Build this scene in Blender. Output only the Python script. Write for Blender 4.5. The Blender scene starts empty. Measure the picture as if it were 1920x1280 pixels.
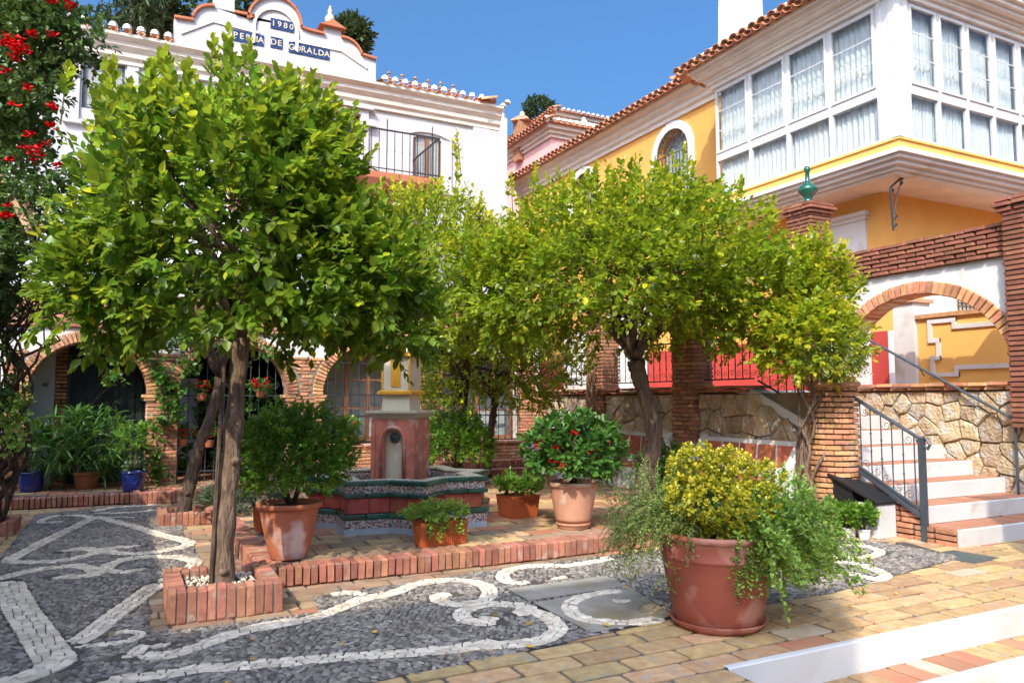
import bpy, bmesh, math, random
import numpy as np
from mathutils import Vector, Matrix, Euler

random.seed(7)
rng = np.random.default_rng(7)
sc = bpy.context.scene
COL = sc.collection
rad = math.radians

# ------------------------------------------------------------ camera, sky, sun, exposure
PITCH, YAW, FOC, CAMH = rad(4.42), rad(26.8), 1423.0, 1.6
cam_d = bpy.data.cameras.new("camera")
cam_d.sensor_width = 36.0
cam_d.lens = 36.0 * FOC / 1920.0
cam_d.clip_start, cam_d.clip_end = 0.05, 2000.0
cam = bpy.data.objects.new("camera", cam_d)
cam.location = (0, 0, CAMH)
cam.rotation_euler = (rad(90) + PITCH, 0, -YAW)
COL.objects.link(cam)
sc.camera = cam

SUN_AZ = math.atan2(0.70, 0.71)        # light travels towards +X +Y
SUN_EL = rad(42)
world = bpy.data.worlds.new("World")
sc.world = world
world.use_nodes = True
wn = world.node_tree.nodes
wl = world.node_tree.links
wn.clear()
wo = wn.new("ShaderNodeOutputWorld")
bg = wn.new("ShaderNodeBackground")
sky = wn.new("ShaderNodeTexSky")
sky.sky_type = 'NISHITA'
sky.sun_disc = False
sky.sun_elevation = SUN_EL
# direction TO the sun in the XY plane is (-.71,-.70); Blender: rotation measured clockwise from +Y
sky.sun_rotation = math.atan2(-0.71, -0.70)
sky.altitude = 0.0
sky.air_density = 1.0
sky.dust_density = 10.0
sky.ozone_density = 10.0
bg.inputs["Strength"].default_value = 0.15
shs = wn.new("ShaderNodeHueSaturation")          # the deep, even blue of the day
shs.inputs["Saturation"].default_value = 1.12
shs.inputs["Hue"].default_value = 0.494
wl.new(sky.outputs[0], shs.inputs["Color"])
wl.new(shs.outputs[0], bg.inputs[0])
wl.new(bg.outputs[0], wo.inputs[0])

sd = bpy.data.lights.new("sun", 'SUN')
sd.energy = 2.05
sd.angle = rad(0.53)
sd.color = (1.0, 0.91, 0.76)
so = bpy.data.objects.new("sun", sd)
ldir = Vector((0.71 * math.cos(SUN_EL), 0.70 * math.cos(SUN_EL), -math.sin(SUN_EL)))
so.rotation_euler = ldir.to_track_quat('-Z', 'Y').to_euler()
so.location = (-10, -10, 20)
COL.objects.link(so)

sc.view_settings.view_transform = 'Standard'
sc.view_settings.look = 'None'
sc.view_settings.exposure = 1.15
sc.view_settings.gamma = 1.0
sc.view_settings.use_curve_mapping = False
try:
    sc.cycles.use_denoising = True
    sc.cycles.max_bounces = 8
    sc.cycles.diffuse_bounces = 4
    sc.cycles.transparent_max_bounces = 12
    sc.cycles.caustics_reflective = False
    sc.cycles.caustics_refractive = False
except Exception:
    pass

# ------------------------------------------------------------ measuring helpers (real positions)
_f = Vector((math.sin(YAW), math.cos(YAW), 0)); _r = Vector((math.cos(YAW), -math.sin(YAW), 0)); _u = Vector((0, 0, 1))
FW = _f * math.cos(PITCH) + _u * math.sin(PITCH)
UP = _u * math.cos(PITCH) - _f * math.sin(PITCH)
CAM = Vector((0, 0, CAMH))
def ray(px, py):
    return FW + _r * ((px - 960) / FOC) + UP * ((640 - py) / FOC)
def on_z(px, py, z=0.0):
    d = ray(px, py); return CAM + d * ((z - CAMH) / d.z)
def on_y(px, py, y):
    d = ray(px, py); return CAM + d * (y / d.y)
def on_x(px, py, x):
    d = ray(px, py); return CAM + d * (x / d.x)

# ------------------------------------------------------------ materials
MATS = {}
def nd(nt, t, **kw):
    n = nt.nodes.new(t)
    for k, v in kw.items(): setattr(n, k, v)
    return n
def M(name, c1, c2=None, scale=3.0, rough=0.8, bump=0.15, bscale=60.0, rand=0.0, hue=0.0, metal=0.0, spec=0.3,
      trans=0.0, coat=0.0, c3=None, s3=0.6, f3=0.5, detail=4.0, bdist=0.01, stretch=None):
    m = bpy.data.materials.new(name); m.use_nodes = True
    nt = m.node_tree; b = nt.nodes["Principled BSDF"]
    L = nt.links.new
    geo = nd(nt, "ShaderNodeNewGeometry"); oi = nd(nt, "ShaderNodeObjectInfo")
    c2 = c2 or tuple(x * 0.8 for x in c1)
    pos = geo.outputs["Position"]
    if stretch:
        mp = nd(nt, "ShaderNodeMapping"); mp.inputs["Scale"].default_value = stretch
        L(pos, mp.inputs[0]); pos = mp.outputs[0]
    n1 = nd(nt, "ShaderNodeTexNoise"); n1.inputs["Scale"].default_value = scale; n1.inputs["Detail"].default_value = detail
    L(pos, n1.inputs["Vector"])
    r1 = nd(nt, "ShaderNodeMapRange"); r1.inputs[1].default_value = 0.35; r1.inputs[2].default_value = 0.65
    L(n1.outputs[0], r1.inputs[0])
    mix = nd(nt, "ShaderNodeMix", data_type='RGBA')
    mix.inputs[6].default_value = (*c1, 1); mix.inputs[7].default_value = (*c2, 1)
    L(r1.outputs[0], mix.inputs[0])
    out = mix.outputs[2]
    if c3:
        n3 = nd(nt, "ShaderNodeTexNoise"); n3.inputs["Scale"].default_value = s3; n3.inputs["Detail"].default_value = 6
        L(geo.outputs["Position"], n3.inputs["Vector"])
        r3 = nd(nt, "ShaderNodeMapRange"); r3.inputs[1].default_value = f3; r3.inputs[2].default_value = f3 + 0.13
        L(n3.outputs[0], r3.inputs[0])
        mx = nd(nt, "ShaderNodeMix", data_type='RGBA'); mx.inputs[7].default_value = (*c3, 1)
        L(r3.outputs[0], mx.inputs[0]); L(out, mx.inputs[6]); out = mx.outputs[2]
    if rand or hue:
        ad = nd(nt, "ShaderNodeMath", operation='ADD'); L(geo.outputs["Random Per Island"], ad.inputs[0]); L(oi.outputs["Random"], ad.inputs[1])
        fr = nd(nt, "ShaderNodeMath", operation='FRACT'); L(ad.outputs[0], fr.inputs[0])
        hs = nd(nt, "ShaderNodeHueSaturation")
        mv = nd(nt, "ShaderNodeMapRange"); mv.inputs[3].default_value = 1 - rand; mv.inputs[4].default_value = 1 + rand
        L(fr.outputs[0], mv.inputs[0]); L(mv.outputs[0], hs.inputs["Value"])
        m7 = nd(nt, "ShaderNodeMath", operation='MULTIPLY'); m7.inputs[1].default_value = 7.31; L(fr.outputs[0], m7.inputs[0])
        f7 = nd(nt, "ShaderNodeMath", operation='FRACT'); L(m7.outputs[0], f7.inputs[0])
        mh = nd(nt, "ShaderNodeMapRange"); mh.inputs[3].default_value = 0.5 - hue; mh.inputs[4].default_value = 0.5 + hue
        L(f7.outputs[0], mh.inputs[0]); L(mh.outputs[0], hs.inputs["Hue"])
        L(out, hs.inputs["Color"]); out = hs.outputs[0]
    L(out, b.inputs["Base Color"])
    b.inputs["Roughness"].default_value = rough
    b.inputs["Metallic"].default_value = metal
    b.inputs["Specular IOR Level"].default_value = spec
    if coat: b.inputs["Coat Weight"].default_value = coat; b.inputs["Coat Roughness"].default_value = 0.08
    if bump:
        n2 = nd(nt, "ShaderNodeTexNoise"); n2.inputs["Scale"].default_value = bscale; n2.inputs["Detail"].default_value = 5
        L(pos, n2.inputs["Vector"])
        bp = nd(nt, "ShaderNodeBump"); bp.inputs["Strength"].default_value = bump; bp.inputs["Distance"].default_value = bdist
        L(n2.outputs[0], bp.inputs["Height"]); L(bp.outputs[0], b.inputs["Normal"])
    MATS[name] = m
    return m

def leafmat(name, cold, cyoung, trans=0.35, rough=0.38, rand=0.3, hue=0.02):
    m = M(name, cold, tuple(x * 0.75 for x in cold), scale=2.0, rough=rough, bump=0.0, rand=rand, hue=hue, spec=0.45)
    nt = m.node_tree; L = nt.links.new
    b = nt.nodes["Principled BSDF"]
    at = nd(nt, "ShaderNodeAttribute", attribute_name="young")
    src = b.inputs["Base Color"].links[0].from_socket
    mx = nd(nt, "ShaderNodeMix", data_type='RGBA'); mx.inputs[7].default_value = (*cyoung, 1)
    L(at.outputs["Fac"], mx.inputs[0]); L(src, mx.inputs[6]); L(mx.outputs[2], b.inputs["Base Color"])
    tr = nd(nt, "ShaderNodeBsdfTranslucent")
    hs = nd(nt, "ShaderNodeHueSaturation"); hs.inputs["Value"].default_value = 1.7; hs.inputs["Hue"].default_value = 0.487
    L(mx.outputs[2], hs.inputs["Color"]); L(hs.outputs[0], tr.inputs[0])
    ms = nd(nt, "ShaderNodeMixShader"); ms.inputs[0].default_value = trans
    o = nt.nodes["Material Output"]
    L(b.outputs[0], ms.inputs[1]); L(tr.outputs[0], ms.inputs[2]); L(ms.outputs[0], o.inputs[0])
    return m

white = M("white_plaster", (0.64, 0.63, 0.61), (0.56, 0.55, 0.53), 1.2, 0.85, 0.25, 18, c3=(0.50, 0.45, 0.38), s3=2.2, f3=0.58, detail=8)
white_far = M("white_plaster_upper", (0.54, 0.53, 0.52), (0.47, 0.465, 0.46), 0.8, 0.85, 0.2, 12, c3=(0.52, 0.50, 0.46), s3=1.1, f3=0.60, detail=8)
cream = M("cream_moulding", (0.68, 0.62, 0.53), (0.58, 0.52, 0.44), 2.5, 0.85, 0.15, 30, stretch=(1, 1, 5))
mould = M("pale_moulding", (0.74, 0.71, 0.66), (0.66, 0.63, 0.58), 2.0, 0.85, 0.15, 30)
yellow = M("ochre_yellow_plaster", (0.72, 0.375, 0.095), (0.66, 0.34, 0.085), 1.5, 0.85, 0.2, 25, c3=(0.66, 0.32, 0.07), s3=0.8, f3=0.6)
yellow2 = M("pale_yellow_plaster", (0.80, 0.46, 0.13), (0.74, 0.42, 0.12), 1.5, 0.85, 0.2, 25)
red = M("red_dado_plaster", (0.42, 0.055, 0.042), (0.36, 0.046, 0.038), 2, 0.75, 0.2, 25)
pink = M("pink_plaster", (0.72, 0.42, 0.40), (0.66, 0.38, 0.36), 1, 0.85, 0.1, 20)
brick = M("red_brown_brick", (0.46, 0.215, 0.12), (0.34, 0.145, 0.085), 9, 0.9, 0.5, 55, rand=0.28, hue=0.012, c3=(0.45, 0.30, 0.20), s3=6, f3=0.6)
brick_dk = M("dark_brown_brick", (0.285, 0.115, 0.068), (0.215, 0.085, 0.052), 7, 0.9, 0.45, 55, rand=0.2, hue=0.01)
brick_or = M("orange_brick", (0.56, 0.28, 0.14), (0.43, 0.20, 0.10), 9, 0.9, 0.5, 55, rand=0.28, hue=0.014, c3=(0.50, 0.36, 0.24), s3=5, f3=0.6)
brick_ed = M("edging_brick", (0.46, 0.20, 0.125), (0.34, 0.14, 0.09), 11, 0.92, 0.6, 50, rand=0.3, hue=0.012, c3=(0.42, 0.32, 0.25), s3=7, f3=0.57)
mortar = M("mortar", (0.30, 0.235, 0.18), (0.20, 0.155, 0.12), 6, 0.95, 0.5, 60)
mortar_dk = M("dark_mortar", (0.17, 0.115, 0.085), (0.12, 0.08, 0.06), 6, 0.95, 0.5, 60)  # darker mortar tone for the cores
stone = M("golden_rubble_stone", (0.55, 0.43, 0.28), (0.42, 0.29, 0.16), 7, 0.92, 1.0, 22, rand=0.24, hue=0.014, c3=(0.52, 0.47, 0.40), s3=6, f3=0.50, bdist=0.05)
stone_jt = M("rubble_joint", (0.30, 0.22, 0.14), (0.22, 0.16, 0.10), 6, 0.95, 0.7, 30)
paving = M("ochre_paving_stone", (0.58, 0.385, 0.19), (0.45, 0.27, 0.125), 11, 0.85, 1.0, 30, rand=0.2, hue=0.014, c3=(0.42, 0.32, 0.21), s3=9, f3=0.53)
paving_wh = M("pale_paving_stone", (0.56, 0.46, 0.33), (0.44, 0.34, 0.22), 5, 0.8, 0.5, 22, rand=0.1)
paving_rd = M("red_paving_stone", (0.46, 0.19, 0.11), (0.42, 0.22, 0.13), 5, 0.8, 0.4, 22, rand=0.12)
paving_br = M("weathered_brown_paving", (0.40, 0.27, 0.165), (0.29, 0.19, 0.12), 5, 0.85, 0.5, 22, rand=0.2, hue=0.012, c3=(0.33, 0.27, 0.20), s3=4, f3=0.55)
grout = M("grey_brown_grout", (0.155, 0.135, 0.115), (0.11, 0.098, 0.085), 8, 0.95, 0.6, 70)
grout_dk = M("dark_pebble_grout", (0.11, 0.092, 0.075), (0.075, 0.066, 0.056), 8, 0.95, 0.6, 90)
pebble = M("slate_grey_pebble", (0.30, 0.26, 0.22), (0.15, 0.135, 0.12), 14, 0.55, 0.3, 60, rand=0.45, hue=0.02, spec=0.4, c3=(0.20, 0.165, 0.13), s3=1.4, f3=0.56)
marble = M("white_marble_chip", (0.78, 0.68, 0.55), (0.66, 0.56, 0.43), 9, 0.7, 0.5, 60, rand=0.2, hue=0.01, c3=(0.50, 0.41, 0.30), s3=2.2, f3=0.6)
slate = M("grey_cover_slab", (0.36, 0.33, 0.28), (0.28, 0.25, 0.21), 4, 0.7, 0.4, 40, c3=(0.28, 0.23, 0.15), s3=2, f3=0.5)
slate_gr = M("green_slate_cover", (0.10, 0.13, 0.12), (0.07, 0.09, 0.09), 5, 0.5, 0.3, 50)
terracotta = M("terracotta", (0.50, 0.175, 0.085), (0.42, 0.145, 0.075), 3, 0.75, 0.25, 40, rand=0.06)
terra_white = M("salt_stained_terracotta", (0.50, 0.165, 0.08), (0.42, 0.135, 0.07), 3, 0.75, 0.3, 40, c3=(0.62, 0.47, 0.40), s3=4, f3=0.54)
terra_dk = M("dark_red_plastic_pot", (0.33, 0.085, 0.05), (0.28, 0.072, 0.045), 3, 0.55, 0.12, 90, c3=(0.44, 0.20, 0.14), s3=4, f3=0.53)
terra_pale = M("pale_terracotta", (0.58, 0.30, 0.19), (0.49, 0.23, 0.14), 4, 0.85, 0.35, 40, c3=(0.62, 0.45, 0.35), s3=4, f3=0.55)
planter_or = M("orange_ribbed_plastic", (0.46, 0.11, 0.035), (0.40, 0.095, 0.03), 3, 0.5, 0.1, 60)
roof = M("clay_roof_tile", (0.50, 0.24, 0.14), (0.40, 0.17, 0.09), 6, 0.85, 0.4, 40, rand=0.22, hue=0.012, c3=(0.58, 0.45, 0.34), s3=4, f3=0.57)
lime = M("white_lime_mortar", (0.78, 0.76, 0.72), (0.66, 0.62, 0.56), 6, 0.9, 0.5, 25)
iron = M("black_wrought_iron", (0.022, 0.024, 0.028), (0.03, 0.033, 0.04), 8, 0.45, 0.1, 80, spec=0.5)
iron_gr = M("blue_grey_painted_iron", (0.06, 0.075, 0.09), (0.045, 0.055, 0.07), 8, 0.4, 0.1, 80, spec=0.5)
black = M("black_lid", (0.008, 0.008, 0.009), (0.012, 0.012, 0.014), 5, 0.6, 0.1, 30, spec=0.5)
dark = M("interior_shade_and_joint", (0.012, 0.014, 0.016), (0.02, 0.022, 0.025), 3, 0.7, 0.1, 20)  # near-black: shade of openings put into the colour; also slab joints
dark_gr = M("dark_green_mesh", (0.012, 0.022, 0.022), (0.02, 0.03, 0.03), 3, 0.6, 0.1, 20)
wood = M("brown_wood", (0.30, 0.13, 0.06), (0.22, 0.09, 0.04), 4, 0.6, 0.2, 30, stretch=(6, 6, 1))
timber = M("old_timber", (0.36, 0.22, 0.13), (0.26, 0.16, 0.09), 5, 0.8, 0.3, 30)
pvc = M("white_painted_frame", (0.62, 0.62, 0.61), (0.58, 0.58, 0.58), 2, 0.35, 0.03, 30)
curtain = M("pale_curtain", (0.66, 0.70, 0.67), (0.56, 0.61, 0.59), 5, 0.9, 0.1, 60)
blind = M("cream_blind", (0.62, 0.58, 0.50), (0.54, 0.50, 0.43), 2, 0.7, 0.1, 60, stretch=(1, 1, 12))
green_cer = M("green_glazed_ceramic", (0.008, 0.10, 0.06), (0.006, 0.075, 0.05), 4, 0.12, 0.03, 30, spec=0.6, coat=0.5)
green_tile = M("dark_green_glazed_tile", (0.018, 0.075, 0.05), (0.03, 0.10, 0.07), 9, 0.18, 0.1, 30, rand=0.35, hue=0.02, spec=0.6)
red_tile = M("red_glazed_tile", (0.48, 0.11, 0.075), (0.34, 0.065, 0.045), 10, 0.3, 0.15, 30, rand=0.35, hue=0.012, spec=0.5)
terra_tile = M("terracotta_tile", (0.46, 0.15, 0.085), (0.36, 0.105, 0.06), 6, 0.6, 0.2, 30, rand=0.22, hue=0.01)
blue_glaze = M("cobalt_glazed_pot", (0.012, 0.03, 0.20), (0.008, 0.02, 0.14), 4, 0.15, 0.05, 30, spec=0.6, coat=0.4)
blue_tile = M("navy_letter_tile", (0.03, 0.06, 0.17), (0.02, 0.04, 0.12), 14, 0.3, 0.05, 30)
rosso = M("red_marble", (0.60, 0.21, 0.14), (0.44, 0.13, 0.085), 9, 0.4, 0.1, 30, c3=(0.58, 0.38, 0.30), s3=7, f3=0.55)
pale_stone = M("pale_limestone", (0.60, 0.53, 0.40), (0.50, 0.43, 0.31), 6, 0.7, 0.25, 40)
glaze_white = M("white_glazed_tile", (0.62, 0.55, 0.40), (0.54, 0.47, 0.33), 5, 0.25, 0.05, 30)
glaze_yel = M("yellow_glazed_tile", (0.70, 0.36, 0.04), (0.60, 0.28, 0.03), 8, 0.25, 0.05, 30)
plinth = M("pale_blue_plinth_tile", (0.40, 0.45, 0.50), (0.34, 0.38, 0.43), 5, 0.5, 0.1, 30)
water = M("water", (0.02, 0.05, 0.04), (0.015, 0.04, 0.03), 3, 0.05, 0.15, 12, spec=0.6)
soil = M("soil", (0.07, 0.045, 0.03), (0.04, 0.028, 0.02), 20, 0.95, 0.8, 60)
bark = M("tree_bark", (0.27, 0.18, 0.12), (0.12, 0.075, 0.05), 9, 0.95, 1.0, 18, stretch=(3, 3, 0.7), c3=(0.25, 0.19, 0.14), s3=8, f3=0.58, bdist=0.03)
bark_dk = M("dark_bark", (0.15, 0.10, 0.07), (0.07, 0.047, 0.035), 9, 0.95, 1.0, 18, stretch=(3, 3, 0.7), bdist=0.03)
twig = M("twig", (0.16, 0.11, 0.07), (0.10, 0.07, 0.045), 9, 0.9, 0.2, 40)
twig_gr = M("green_stem", (0.10, 0.13, 0.04), (0.08, 0.09, 0.03), 9, 0.8, 0.1, 40)
flower = M("red_petal", (0.70, 0.010, 0.012), (0.55, 0.006, 0.012), 5, 0.55, 0.0, 10, rand=0.25)
flower_pk = M("pink_petal", (0.70, 0.08, 0.20), (0.75, 0.2, 0.3), 5, 0.55, 0.0, 10, rand=0.2)
dry_leaf = M("fallen_yellow_leaf", (0.62, 0.38, 0.06), (0.5, 0.3, 0.05), 5, 0.7, 0.0, 10, rand=0.25)
pot_white = M("white_plastic_pot", (0.72, 0.72, 0.72), (0.68, 0.68, 0.68), 5, 0.4, 0.03, 10)
asphalt = M("distant_earth", (0.16, 0.13, 0.10), (0.12, 0.10, 0.08), 0.5, 0.95, 0.3, 5)
black_paint = M("dark_lettering", (0.03, 0.04, 0.09), (0.03, 0.04, 0.09), 2, 0.5, 0)

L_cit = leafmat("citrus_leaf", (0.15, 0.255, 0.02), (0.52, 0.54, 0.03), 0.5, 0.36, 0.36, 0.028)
L_cit2 = leafmat("sunlit_citrus_leaf", (0.21, 0.30, 0.018), (0.62, 0.58, 0.03), 0.5, 0.36, 0.36, 0.025)  # citrus leaf copy with sunlight put into a brighter, yellower colour
L_dark = leafmat("dark_leaf", (0.07, 0.18, 0.032), (0.20, 0.36, 0.05), 0.3)
L_shrub = leafmat("shrub_leaf", (0.11, 0.25, 0.03), (0.28, 0.42, 0.045), 0.4)
L_boug = leafmat("climber_leaf", (0.075, 0.15, 0.035), (0.20, 0.26, 0.05), 0.25)
L_sedum = leafmat("yellow_green_succulent_leaf", (0.34, 0.36, 0.03), (0.62, 0.50, 0.03), 0.22, 0.45, 0.25, 0.015)
L_trail = leafmat("pale_green_trailing_leaf", (0.20, 0.36, 0.06), (0.38, 0.50, 0.07), 0.3, 0.5)
L_fern = leafmat("feathery_leaf", (0.17, 0.26, 0.06), (0.38, 0.42, 0.08), 0.3, 0.5)
L_grey = leafmat("grey_green_leaf", (0.09, 0.15, 0.07), (0.15, 0.22, 0.10), 0.2, 0.5)
L_far = leafmat("far_foliage", (0.05, 0.09, 0.03), (0.10, 0.15, 0.05), 0.2, 0.6)

def glassmat():
    m = bpy.data.materials.new("window_glass"); m.use_nodes = True; nt = m.node_tree; nt.nodes.clear(); L = nt.links.new
    o = nd(nt, "ShaderNodeOutputMaterial"); ms = nd(nt, "ShaderNodeMixShader")
    t = nd(nt, "ShaderNodeBsdfTransparent"); t.inputs[0].default_value = (0.95, 0.96, 0.97, 1)
    g = nd(nt, "ShaderNodeBsdfGlossy"); g.inputs["Roughness"].default_value = 0.02
    lw = nd(nt, "ShaderNodeLayerWeight"); lw.inputs[0].default_value = 0.5
    pw = nd(nt, "ShaderNodeMath", operation='POWER'); pw.inputs[1].default_value = 3.0; L(lw.outputs["Facing"], pw.inputs[0])
    mr = nd(nt, "ShaderNodeMapRange"); mr.inputs[3].default_value = 0.03; mr.inputs[4].default_value = 0.4; L(pw.outputs[0], mr.inputs[0])
    L(mr.outputs[0], ms.inputs[0]); L(t.outputs[0], ms.inputs[1]); L(g.outputs[0], ms.inputs[2]); L(ms.outputs[0], o.inputs[0])
    return m
glass = glassmat()

def mosaicmat(name, scale, cols):
    m = bpy.data.materials.new(name); m.use_nodes = True; nt = m.node_tree; L = nt.links.new; b = nt.nodes["Principled BSDF"]
    geo = nd(nt, "ShaderNodeNewGeometry")
    v = nd(nt, "ShaderNodeTexVoronoi"); v.inputs["Scale"].default_value = scale; v.inputs["Randomness"].default_value = 0.35
    L(geo.outputs["Position"], v.inputs["Vector"])
    sx = nd(nt, "ShaderNodeSeparateColor"); L(v.outputs["Color"], sx.inputs[0])
    cr = nd(nt, "ShaderNodeValToRGB"); cr.color_ramp.interpolation = 'CONSTANT'
    e = cr.color_ramp.elements
    for i, c in enumerate(cols):
        el = e[i] if i < 2 else e.new(i / len(cols))
        el.position = i / len(cols); el.color = (*c, 1)
    L(sx.outputs[0], cr.inputs[0]); L(cr.outputs[0], b.inputs["Base Color"]); b.inputs["Roughness"].default_value = 0.3
    return m
mosaic = mosaicmat("small_patterned_tile", 85, [(0.6, 0.56, 0.5), (0.03, 0.05, 0.04), (0.42, 0.12, 0.07), (0.55, 0.5, 0.45), (0.05, 0.09, 0.16), (0.35, 0.30, 0.26)])
mosaic2 = mosaicmat("black_white_tile_strip", 45, [(0.65, 0.63, 0.6), (0.05, 0.05, 0.05), (0.6, 0.58, 0.55), (0.2, 0.18, 0.17)])

# ------------------------------------------------------------ mesh helpers
WL = {}
class MB:
    def __init__(s): s.v = []; s.f = []
    def add(s, vs, fs):
        n = len(s.v); s.v.extend([tuple(p) for p in vs]); s.f.extend([tuple(i + n for i in q) for q in fs]); return s
    def box(s, x0, x1, y0, y1, z0, z1):
        return s.add([(x0, y0, z0), (x1, y0, z0), (x1, y1, z0), (x0, y1, z0), (x0, y0, z1), (x1, y0, z1), (x1, y1, z1), (x0, y1, z1)],
              [(0, 3, 2, 1), (4, 5, 6, 7), (0, 1, 5, 4), (1, 2, 6, 5), (2, 3, 7, 6), (3, 0, 4, 7)])
    def cham(s, c, size, eul=(0, 0, 0), ch=0.010):
        """box with chamfered edges"""
        hx, hy, hz = [a / 2 for a in size]; k = min(ch, hx * 0.6, hy * 0.6, hz * 0.6)
        R = Euler(eul).to_matrix(); c = Vector(c); vs = []; idx = {}
        for sx in (-1, 1):
            for sy in (-1, 1):
                for sz in (-1, 1):
                    for ax in range(3):
                        p = [sx * (hx - k), sy * (hy - k), sz * (hz - k)]
                        p[ax] = (sx, sy, sz)[ax] * (hx, hy, hz)[ax]
                        idx[(sx, sy, sz, ax)] = len(vs); vs.append(c + R @ Vector(p))
        fs = []
        for ax in range(3):
            o = [a for a in range(3) if a != ax]
            for sg in (-1, 1):
                q = []
                for a, b in ((-1, -1), (1, -1), (1, 1), (-1, 1)):
                    t = [0, 0, 0]; t[ax] = sg; t[o[0]] = a; t[o[1]] = b; q.append(idx[(*t, ax)])
                flip = (sg == 1) ^ (ax == 1)
                fs.append(q if flip else q[::-1])
        for ax in range(3):      # edges running along ax
            o = [a for a in range(3) if a != ax]
            for a in (-1, 1):
                for b in (-1, 1):
                    t0 = [0, 0, 0]; t0[ax] = -1; t0[o[0]] = a; t0[o[1]] = b; t1 = list(t0); t1[ax] = 1
                    q = [idx[(*t0, o[0])], idx[(*t1, o[0])], idx[(*t1, o[1])], idx[(*t0, o[1])]]
                    fs.append(q)
        for sx in (-1, 1):
            for sy in (-1, 1):
                for sz in (-1, 1):
                    fs.append([idx[(sx, sy, sz, a)] for a in range(3)])
        return s.add(vs, fs)
    def tube(s, pts, r, n=6, cap=True):
        pts = [Vector(p) for p in pts]; m = len(pts)
        rs = r if isinstance(r, (list, tuple)) else [r] * m
        prev = None; vs = []; fs = []
        for i, p in enumerate(pts):
            t = (pts[min(i + 1, m - 1)] - pts[max(i - 1, 0)])
            if t.length < 1e-9: t = Vector((0, 0, 1))
            t.normalize()
            if prev is None:
                a = Vector((0, 0, 1)) if abs(t.z) < 0.9 else Vector((1, 0, 0))
                u = t.cross(a).normalized()
            else:
                u = (prev - t * prev.dot(t))
                if u.length < 1e-6: u = t.orthogonal()
                u.normalize()
            prev = u; w = t.cross(u)
            for k in range(n):
                an = 2 * math.pi * k / n
                vs.append(p + (u * math.cos(an) + w * math.sin(an)) * rs[i])
        for i in range(m - 1):
            for k in range(n):
                a = i * n + k; b = i * n + (k + 1) % n
                fs.append((a, b, b + n, a + n))
        if cap:
            fs.append(tuple(range(n))[::-1]); fs.append(tuple((m - 1) * n + k for k in range(n)))
        return s.add(vs, fs)
    def lathe(s, prof, c, n=28, closed=False, sq=1.0):
        vs = []; fs = []; m = len(prof)
        for (r, z) in prof:
            for k in range(n):
                an = 2 * math.pi * k / n
                vs.append((c[0] + r * math.cos(an), c[1] + r * math.sin(an) * sq, c[2] + z))
        for i in range(m - 1):
            for k in range(n):
                a = i * n + k; b = i * n + (k + 1) % n
                fs.append((a, b, b + n, a + n))
        if prof[0][0] > 1e-4: fs.append(tuple(range(n))[::-1])
        if prof[-1][0] > 1e-4: fs.append(tuple((m - 1) * n + k for k in range(n)))
        return s.add(vs, fs)
    def prism(s, poly, ax, t0, t1):
        """poly is 2-D; ax 'x': (y,z), 'y': (x,z), 'z': (x,y)"""
        n = len(poly)
        def P(q, t):
            return (t, q[0], q[1]) if ax == 'x' else ((q[0], t, q[1]) if ax == 'y' else (q[0], q[1], t))
        vs = [P(q, t0) for q in poly] + [P(q, t1) for q in poly]
        fs = [tuple(range(n)), tuple(range(2 * n - 1, n - 1, -1))]
        fs += [(i, i + n, (i + 1) % n + n, (i + 1) % n) for i in range(n)]
        return s.add(vs, fs)
    def build(s, name, mat, parent=None, smooth=False, origin=None, fixn=True):
        me = bpy.data.meshes.new(name)
        off = Vector(WL.get(parent.name, (0, 0, 0))) if parent else Vector(origin or (0, 0, 0))
        me.from_pydata([(p[0] - off.x, p[1] - off.y, p[2] - off.z) for p in s.v], [], s.f)
        if fixn and len(s.f) < 60000:
            bm = bmesh.new(); bm.from_mesh(me); bmesh.ops.recalc_face_normals(bm, faces=bm.faces); bm.to_mesh(me); bm.free()
        if smooth: me.polygons.foreach_set("use_smooth", [True] * len(me.polygons))
        me.materials.append(mat)
        o = bpy.data.objects.new(name, me); COL.objects.link(o)
        if parent: o.parent = parent; WL[o.name] = tuple(off)
        else: o.location = off; WL[o.name] = tuple(off)
        return o
def tag(o, label=None, cat=None, group=None, kind=None):
    if label: o['label'] = label
    if cat: o['category'] = cat
    if group: o['group'] = group
    if kind: o['kind'] = kind
    return o
def thing(name, label, cat, loc=(0, 0, 0), group=None, kind=None):
    o = bpy.data.objects.new(name, None); o.empty_display_size = 0.1
    COL.objects.link(o); o.location = loc; WL[o.name] = tuple(loc)
    return tag(o, label, cat, group, kind)
def struct(name, mb, mat, **k):
    o = mb.build(name, mat, **k); o['kind'] = 'structure'; return o
def inst(name, me, pos, eul, scale, parent):
    o = bpy.data.objects.new(name, me); COL.objects.link(o)
    off = Vector(WL[parent.name]); o.location = Vector(pos) - off; o.rotation_euler = eul; o.scale = scale
    o.parent = parent; WL[o.name] = tuple(pos); return o
def copy_tree(o, loc=None, parent=None):
    c = o.copy(); COL.objects.link(c)
    if parent: c.parent = parent
    if loc is not None: c.location = loc; WL[c.name] = tuple(loc)
    for ch in list(o.children): copy_tree(ch, None, c)
    return c

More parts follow.
